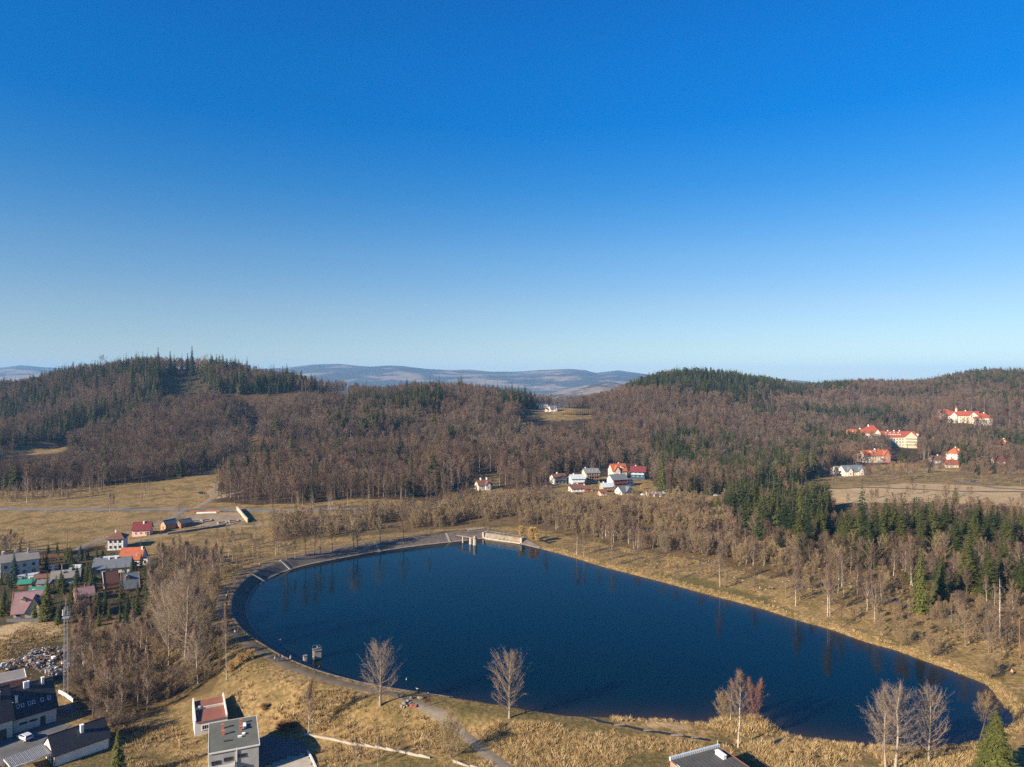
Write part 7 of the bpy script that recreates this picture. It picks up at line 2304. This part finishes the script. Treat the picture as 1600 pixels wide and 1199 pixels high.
# small white birds on the water
bm_ = skin_mesh('swan', [(0, 0, .12), (-.28, 0, .14), (-.5, 0, .24), (.26, 0, .16), (.38, 0, .36), (.36, 0, .58), (.46, 0, .62), (.58, 0, .58)], [(0, 1), (1, 2), (0, 3), (3, 4), (4, 5), (5, 6), (6, 7)], [(.2, .16), (.18, .14), .04, (.14, .12), .055, .05, .055, .02], 1)
bm_.materials.append(W_WHITE)
for i, (px, py, lab) in enumerate(((437.5, 1000.5, 'white bird floating alone before the curved dam'), (635, 1062.5, 'white bird on open water off the stony pile'), (652, 1077, 'white bird nearer the shore by the stony pile'), (669, 1084, 'white bird close to the bank past the stony pile'), (497, 1043.5, 'white bird at the water edge below the intake tower'), (496, 1012, 'white bird just behind the intake tower'))):
    x, y = plane_pt(px, py)
    o = bpy.data.objects.new('swan', bm_); COL.objects.link(o); o.location = (x, y, 0); o.scale = (.7, .7, .7); o.rotation_euler = (0, 0, i * 1.7)
    tag(o, lab, 'bird', 'white birds on the lake')


# ------------------------------------------------------------------ stones, blanket, signs at the top of the footpath
def rock_mesh(seed, n=2):
    b = bmesh.new(); bmesh.ops.create_icosphere(b, subdivisions=n, radius=1)
    g = np.random.default_rng(seed); ax = g.uniform(.6, 1.2, 3); nz = g.normal(0, 1, (5, 3))
    for v in b.verts:
        c = np.array(v.co); k = 1 + .16 * sum(math.sin(float(c @ q) * 2.4) for q in nz) / 2
        v.co = Vector(c * ax * k)
    me = bpy.data.meshes.new('boulder'); b.to_mesh(me); b.free()
    me.materials.append(M_ROCK)
    return me


M_ROCK = M('field_stone', (0.20, 0.165, 0.125), var=.3, scale=1.5, bump=.4)
RK = [rock_mesh(i) for i in range(4)]
for i, (px, py, s_, lab) in enumerate(((657, 1092, .9, 'pale boulder at the head of the straight footpath'), (633, 1101, .8, 'largest stone of the heap by the dam path'), (628, 1104.5, .55, 'low stone at the near end of the heap by the dam path'), (637, 1097, .6, 'dark stone on top of the heap by the dam path'),
                                       (641, 1100, .5, 'stone next to the red blanket'), (631, 1106, .4, 'smallest stone of the heap by the dam path'), (643, 1092, .6, 'stone at the lake end of the heap by the dam path'), (636, 1104, .45, 'pale flat stone before the red blanket'))):
    x, y, z = gpt(px, py)
    o = bpy.data.objects.new('boulder', RK[i % 4]); COL.objects.link(o); o.location = (x, y, z + s_ * .3); o.scale = (s_, s_ * .8, s_ * .75); o.rotation_euler = (.2 * i, .1, i)
    tag(o, lab, 'stone', 'stones by the dam path')
x, y, z = gpt(646.5, 1103)
mb = MB()
for i in range(5):
    for j in range(5):
        pass
gv_ = [(i * .45 - .9, j * .4 - .8, .12 + .16 * math.sin(i * 1.9 + j) * math.cos(j * 1.4)) for j in range(5) for i in range(5)]
gf_ = [(j * 5 + i, j * 5 + i + 1, j * 5 + i + 6, j * 5 + i + 5) for j in range(4) for i in range(4)]
o = link_mesh('blanket', gv_, gf_, M('red_cloth', (0.30, 0.075, 0.06), var=.1), smooth=True, loc=(x, y, z + .06))
o.modifiers.new('thick', 'SOLIDIFY').thickness = .05
tag(o, 'crumpled red blanket beside the stone heap', 'blanket')
x, y, z = gpt(668, 1104)
sg_ = empty('information_board', (x, y, z), R(30), 'small blank board on two posts beside the straight footpath', 'sign')
mb = MB(); mb.box((0, 0, 1.45), (1.6, .06, .9)); mb.build('board', W_WOOD, sg_)
for sx in (-.7, .7):
    mb = MB(); mb.box((sx, .05, .9), (.1, .1, 2.1)); mb.build('post', POLE_W, sg_)
for i, (px, py, lab) in enumerate(((1204, 921, 'bench on the open bank of the long shore'), (1345, 925, 'bench beside the shore path under the evergreens'))):
    x, y, z = gpt(px, py)
    e = empty('bench', (x, y, z + .05), R(-30), lab, 'bench', 'benches along the long shore')
    mb = MB(); [mb.box((0, -.2 + .17 * k, .45), (1.7, .14, .05)) for k in range(3)]; mb.build('seat', POLE_W, e)
    mb = MB(); [mb.box((0, .25, .62 + .17 * k), (1.7, .05, .13)) for k in range(2)]; mb.build('backrest', POLE_W, e)
    for sx in (-.7, .7):
        mb = MB(); mb.box((sx, 0, .2), (.1, .5, .44)); mb.box((sx, .29, .5), (.08, .06, .7)); mb.build('leg', m_conc, e)

# ------------------------------------------------------------------ rubble heap of scrap
g = np.random.default_rng(404)
DM = [M('scrap_white', (0.62, 0.62, 0.60), var=.2), M('scrap_blue', (0.16, 0.24, 0.38), var=.2), M('scrap_brown', (0.17, 0.10, 0.06), var=.3), M('scrap_grey', (0.22, 0.22, 0.23), var=.3), M('scrap_dark', (0.03, 0.03, 0.035), var=.3), M('scrap_orange', (0.42, 0.18, 0.06), var=.2)]
mb = MB(); n = 0
while n < 620:
    px, py = g.uniform(-10, 132), g.uniform(1012, 1062)
    if not inpoly(np.array([px]), np.array([py]), [(-10, 1046), (25, 1030), (55, 1018), (80, 1013), (118, 1012), (132, 1026), (112, 1042), (95, 1056), (82, 1062), (66, 1050), (40, 1042), (10, 1050)])[0]: continue
    if px > 105 and g.uniform() < .6: continue
    x, y, z = gpt(px, py); s_ = g.choice([.25, .45, .8, 1.3], p=[.35, .35, .22, .08])
    zz = z + g.uniform(-.1, .9)
    typ = g.uniform(); mi = int(g.choice(6, p=[.13, .08, .27, .26, .22, .04]))
    if typ < .45:
        c_ = Vector((x, y, zz)); dv = Vector((g.normal(), g.normal(), g.normal() * .35)).normalized() * s_ * 1.1
        mb.beam(c_ - dv, c_ + dv, .14 + .1 * s_, .05 + .08 * s_, mi)
    else:
        mb.box((x, y, zz), (s_ * g.uniform(.5, 1.3), s_ * g.uniform(.5, 1.2), s_ * g.uniform(.25, .8)), g.uniform(0, 3), mi, g.uniform(.6, 1))
    n += 1
tag(mb.build('debris', DM), 'heap of mixed scrap and rubble beside the lattice mast', 'debris', kind='stuff')

# ------------------------------------------------------------------ dry grass and reeds
TF = []
for i, (h_, n_, sp_, w_) in enumerate(((1.15, 34, .55, .11), (1.35, 40, .60, .12), (.95, 30, .62, .11))):
    TF.append(tuft(300 + i, h_, n_, sp_, w_).mesh('blades', [m_reed]))
REEDS = [[(470, 1095), (560, 1088), (640, 1112), (720, 1136), (790, 1133), (850, 1128), (900, 1130), (1050, 1158), (1140, 1166), (1250, 1168), (1350, 1172), (1480, 1178), (1530, 1172), (1560, 1210), (1560, 1290), (420, 1290), (500, 1199), (480, 1150), (470, 1120)],
         [(170, 1170), (230, 1130), (300, 1150), (310, 1199), (300, 1290), (150, 1290)], [(-30, 970), (95, 972), (108, 988), (60, 1015), (-30, 1040)], [(350, 1100), (420, 1050), (470, 1062), (560, 1090), (480, 1140), (420, 1120)],
         [(1110, 1128), (1150, 1117), (1185, 1119), (1215, 1142), (1190, 1150), (1120, 1145)], [(885, 1119), (965, 1124), (1000, 1126), (960, 1131), (890, 1124)]]
NOGR = [GREENS[1], GREENS[2], [(1000, 1128), (1040, 1126), (1072, 1132), (1078, 1142), (1005, 1137)]]
X, Y, g = region_scatter((-170, 190), (118, 330), .95, 900)
ok = (np.abs(X / Y) < .80)
X, Y = X[ok], Y[ok]
Z = ground_z(X, Y); d_, h_ = lake_sdf(X, Y)
px, py = to_px(X, Y, Z)
jx, jy = px + (fbm(X, Y, 7, 2, 91) - .5) * 24, py + (fbm(X, Y, 7, 2, 93) - .5) * 12
reed = np.zeros(len(X), bool)
for p in REEDS: reed |= inpoly(jx, jy, p)
for p in NOGR: reed &= ~inpoly(px, py, p)
cl = fbm(X, Y, 9, 3, 95); cl2 = fbm(X, Y, 30, 2, 96)
fringe = (h_ < .3) & (d_ > .2) & (d_ < 3.6)
dk_ = np.zeros(len(X), bool)
for p in DARKS + [BROWN_L, BROWN_R, BROWN_M]: dk_ |= inpoly(px, py, p)
grs = (~reed) & (~dk_)
for p in GREENS: grs &= ~inpoly(px, py, p)
u = g.uniform(0, 1, len(X))
keep = (reed & (u < np.clip(.35 + (cl - .42) * 2.6, .05, .95))) | (grs & (u < np.clip((cl - .45) * 1.8, 0, .5))) | (fringe & (u < .75)) | (dk_ & (u < .06))
keep &= (d_ > .15) & ~((h_ > .3) & (d_ < h_ * 1.7 + 6.0))
keep &= ~((jx > 1190) & (py < 1000) & ~fringe & (u > .12))


def near_line(P, r_):
    P = resample(P, 1.5); m_ = np.zeros(len(X), bool)
    for q in P: m_ |= (X - q[0]) ** 2 + (Y - q[1]) ** 2 < r_ * r_
    return m_


keep &= ~near_line(px_line([(628, 1092), (650, 1099), (680, 1113), (705, 1130), (730, 1152), (758, 1176), (790, 1199), (830, 1236)]), 2.0)
keep &= ~near_line(px_line([(876, 1116), (930, 1124), (985, 1136), (1040, 1146), (1078, 1152), (1110, 1157)]), 1.3)
keep &= ~near_line(px_line([(1240, 920), (1320, 910), (1380, 935), (1440, 955), (1500, 972), (1560, 985), (1640, 1000)]), 2.2)
keep &= ~near_line(px_line([(476, 1149.5), (520, 1157), (570, 1167), (620, 1175), (672, 1186)]), .9)
for (cx_, cy_, rr_) in NO_TREES: keep &= (X - cx_) ** 2 + (Y - cy_) ** 2 > (rr_ * .8) ** 2
for p in ([(400, 1172), (402, 1152), (440, 1153), (472, 1160), (478, 1172), (440, 1186), (402, 1200)], [(404, 1203), (440, 1189), (478, 1175), (492, 1205), (480, 1230), (400, 1230)]): keep &= ~inpoly(px, py, p)
sc_ = np.where(reed, .62 + cl * .55, np.where(fringe, .45 + cl * .3, .30 + cl * .35)) * g.uniform(.75, 1.25, len(X))
sc_ = np.where(dk_, .45, sc_)
sel = np.nonzero(keep)[0]
GRASS_PTS = (np.column_stack([X[sel], Y[sel], Z[sel] - .03]), sc_[sel], g.uniform(0, 6.28, len(sel)), g.integers(0, 3, len(sel)))
print('tufts', len(sel))

# brush rows of the cleared slope, as small dark spruces added for its shade
X, Y, g = region_scatter((-560, -330), (760, 1080), 3.6, 930)
Z = ground_z(X, Y); px, py = to_px(X, Y, Z)
k = (inpoly(px, py, CLEARCUT) & (np.sin(Z * 1.3) > -.55)) | (inpoly(px, py, CLEARSTRIP) & (g.uniform(0, 1, len(X)) < .35))
for i in np.nonzero(k)[0]: WOODS.append(('spruce' if g.uniform() < .85 else 'scrub', X[i], Y[i], g.uniform(2.2, 4.6), 'lefthill'))

# ------------------------------------------------------------------ realise the woods
REG = {
    'lefthill': 'on the wooded hill above the country road', 'midhill': 'on the wooded slope below the high meadow', 'righthill': 'on the wooded hill around the sanatorium', 'village': 'among the village gardens at the foot of the hill',
    'young': 'in the young wood between the lake and the village', 'shorewood': 'in the mixed stand on the far wooded shore', 'bank': 'on the grassy bank of the long shore', 'thicket': 'in the thicket below the dam',
    'reedbed': 'in the dry reeds beside the near shore', 'garden': 'in the gardens of the settlement by the meadow', 'verge': 'along the verge of the country road', 'valley': 'on the valley floor below the sanatorium'}
KLAB = {'bare': 'bare brown broadleaf tree', 'scrub': 'leafless many stemmed shrub', 'birch': 'slender leafless birch with pale trunk', 'larch': 'tan leafless larch', 'spruce': 'dark green spruce', 'pine': 'dark pine with bare stem'}
MASS = {'bare': ('bare_woods', 'mass of bare brown broadleaf trees covering the hillsides'), 'scrub': ('scrub_woods', 'mass of leafless scrub in the young wood'), 'birch': ('birch_woods', 'scattered pale birches through the hillside woods'),
        'larch': ('larch_woods', 'tan larches scattered through the hillside woods'), 'spruce': ('spruce_woods', 'dark evergreen woods on the hilltops'), 'pine': ('pine_woods', 'dark pines standing among the hillside woods')}
W_k = np.array([w[0] for w in WOODS], object); W_x = np.array([w[1] for w in WOODS]); W_y = np.array([w[2] for w in WOODS]); W_h = np.array([w[3] for w in WOODS]); W_r = np.array([w[4] for w in WOODS], object)
keep = np.ones(len(W_k), bool)
for (cx, cy, rad) in NO_TREES:
    keep &= (W_x - cx) ** 2 + (W_y - cy) ** 2 > rad * rad
W_k, W_x, W_y, W_h, W_r = W_k[keep], W_x[keep], W_y[keep], W_h[keep], W_r[keep]
W_z = ground_z(W_x, W_y) - 0.15
hard, soft = hides(W_x, W_y, W_z, W_h)
keep = ~(hard | (soft & (rng.uniform(0, 1, len(W_x)) < np.where(W_y > 640, .42, .86))))
W_k, W_x, W_y, W_h, W_r, W_z = W_k[keep], W_x[keep], W_y[keep], W_h[keep], W_r[keep], W_z[keep]
print('woods', {k: int((W_k == k).sum()) for k in set(W_k)})


def mass(name, label, pts, scale, rot, var, pairs, sxy=None):
    me = bpy.data.meshes.new(name)
    me.vertices.add(len(pts)); me.vertices.foreach_set('co', np.asarray(pts, np.float32).ravel())
    for nm, typ, arr in (('inst_scale', 'FLOAT', scale), ('inst_rot', 'FLOAT', rot), ('inst_var', 'INT', var)):
        a = me.attributes.new(nm, typ, 'POINT')
        a.data.foreach_set('value', np.asarray(arr, np.int32 if typ == 'INT' else np.float32))
    me.update()
    o = bpy.data.objects.new(name, me); COL.objects.link(o)
    tag(o, label, None, kind='stuff')
    ng = bpy.data.node_groups.new(name + '_nodes', 'GeometryNodeTree')
    ng.interface.new_socket('Geometry', in_out='INPUT', socket_type='NodeSocketGeometry')
    ng.interface.new_socket('Geometry', in_out='OUTPUT', socket_type='NodeSocketGeometry')
    gi = ng.nodes.new('NodeGroupInput'); go = ng.nodes.new('NodeGroupOutput')
    ip = ng.nodes.new('GeometryNodeInstanceOnPoints')
    ng.links.new(gi.outputs[0], ip.inputs['Points'])
    jn = ng.nodes.new('GeometryNodeJoinGeometry')
    for objs in pairs:
        j2 = ng.nodes.new('GeometryNodeJoinGeometry')
        for ob in objs:
            oi = ng.nodes.new('GeometryNodeObjectInfo'); oi.transform_space = 'ORIGINAL'
            oi.inputs['Object'].default_value = ob
            ng.links.new(oi.outputs['Geometry'], j2.inputs[0])
        gti = ng.nodes.new('GeometryNodeGeometryToInstance')
        ng.links.new(j2.outputs[0], gti.inputs[0]); ng.links.new(gti.outputs[0], jn.inputs[0])
    ng.links.new(jn.outputs[0], ip.inputs['Instance'])
    ip.inputs['Pick Instance'].default_value = True

    def attr(nm, typ):
        a = ng.nodes.new('GeometryNodeInputNamedAttribute'); a.data_type = typ
        a.inputs['Name'].default_value = nm
        return a.outputs['Attribute']
    ng.links.new(attr('inst_var', 'INT'), ip.inputs['Instance Index'])
    cx = ng.nodes.new('ShaderNodeCombineXYZ'); ng.links.new(attr('inst_rot', 'FLOAT'), cx.inputs['Z'])
    ng.links.new(cx.outputs[0], ip.inputs['Rotation'])
    ng.links.new(attr('inst_scale', 'FLOAT'), ip.inputs['Scale'])
    ng.links.new(ip.outputs[0], go.inputs[0])
    md = o.modifiers.new('scatter', 'NODES'); md.node_group = ng
    return o


LIMIT = 295
COUNT = {}
for o in list(COL.objects):
    if o.type == 'EMPTY' and 'label' in o:
        n_ = o.name.split('.')[0]; COUNT[n_] = COUNT.get(n_, 0) + 1
for kd in ('bare', 'scrub', 'birch', 'larch', 'spruce', 'pine'):
    idx = np.nonzero(W_k == kd)[0]
    size = W_h[idx] / W_y[idx] * (np.abs(W_x[idx] / W_y[idx]) < .73) + 1e-4 * W_h[idx] / W_y[idx]
    od = idx[np.argsort(-size)]
    nI = max(8, LIMIT - COUNT.get(NAMES[kd], 0))
    pairs = {}
    for q, i in enumerate(od[:nI]):
        nv = len(LIB[kd]); hero = W_y[i] < 330 and kd in HERO
        v = int(rng.integers(0, 97))
        r_, t_, c_ = put_tree(kd, v, (W_x[i], W_y[i], W_z[i]), W_h[i], float(rng.uniform(0, 6.28)), KLAB[kd] + ' ' + REG[W_r[i]], KLAB[kd].split(' with ')[0] + 's ' + REG[W_r[i]], hero=bool(hero), sxy=float(rng.uniform(.9, 1.2)) * ((1.75 if W_r[i] == 'garden' else 1.22) if kd == 'spruce' else 1.0))
        if not hero: pairs.setdefault(v % nv, (t_, c_))
    # the mass draws on the same kinds of tree
    for v in range(len(LIB[kd])):
        if v not in pairs:
            i = od[min(len(od) - 1, nI - 1 - v)]
            _, t_, c_ = put_tree(kd, v, (W_x[i], W_y[i], W_z[i]), W_h[i], float(v), KLAB[kd] + ' ' + REG[W_r[i]], KLAB[kd].split(' with ')[0] + 's ' + REG[W_r[i]], hero=False)
            pairs[v] = (t_, c_)
    rest = od[nI:]
    if len(rest):
        pl = [pairs[v] for v in sorted(pairs)]
        mh = np.mean([HREF[cm.name] for tm, cm in LIB[kd]])
        mass(MASS[kd][0], MASS[kd][1], np.column_stack([W_x[rest], W_y[rest], W_z[rest]]), W_h[rest] / mh, rng.uniform(0, 6.28, len(rest)), (np.floor(fbm(W_x[rest], W_y[rest], 55, 2, 123) * len(pl) * 1.6 + rng.uniform(0, 1.6, len(rest))).astype(int)) % len(pl), pl)

# three real tufts in the reeds lend their shape to the rest of the dry grass
srcs = []
for i, (px, py) in enumerate(((700, 1150), (620, 1140), (960, 1165))):
    x, y, z = gpt(px, py)
    o = bpy.data.objects.new('reed_tuft', TF[i]); COL.objects.link(o); o.location = (x, y, z)
    tag(o, 'tuft of straw coloured dry reed in the reed bed by the near shore', 'reed', 'tufts of dry reed in the reed bed')
    srcs.append((o,))
mass('dry_grass', 'straw coloured reeds and dead grass around the lake', *GRASS_PTS, srcs)
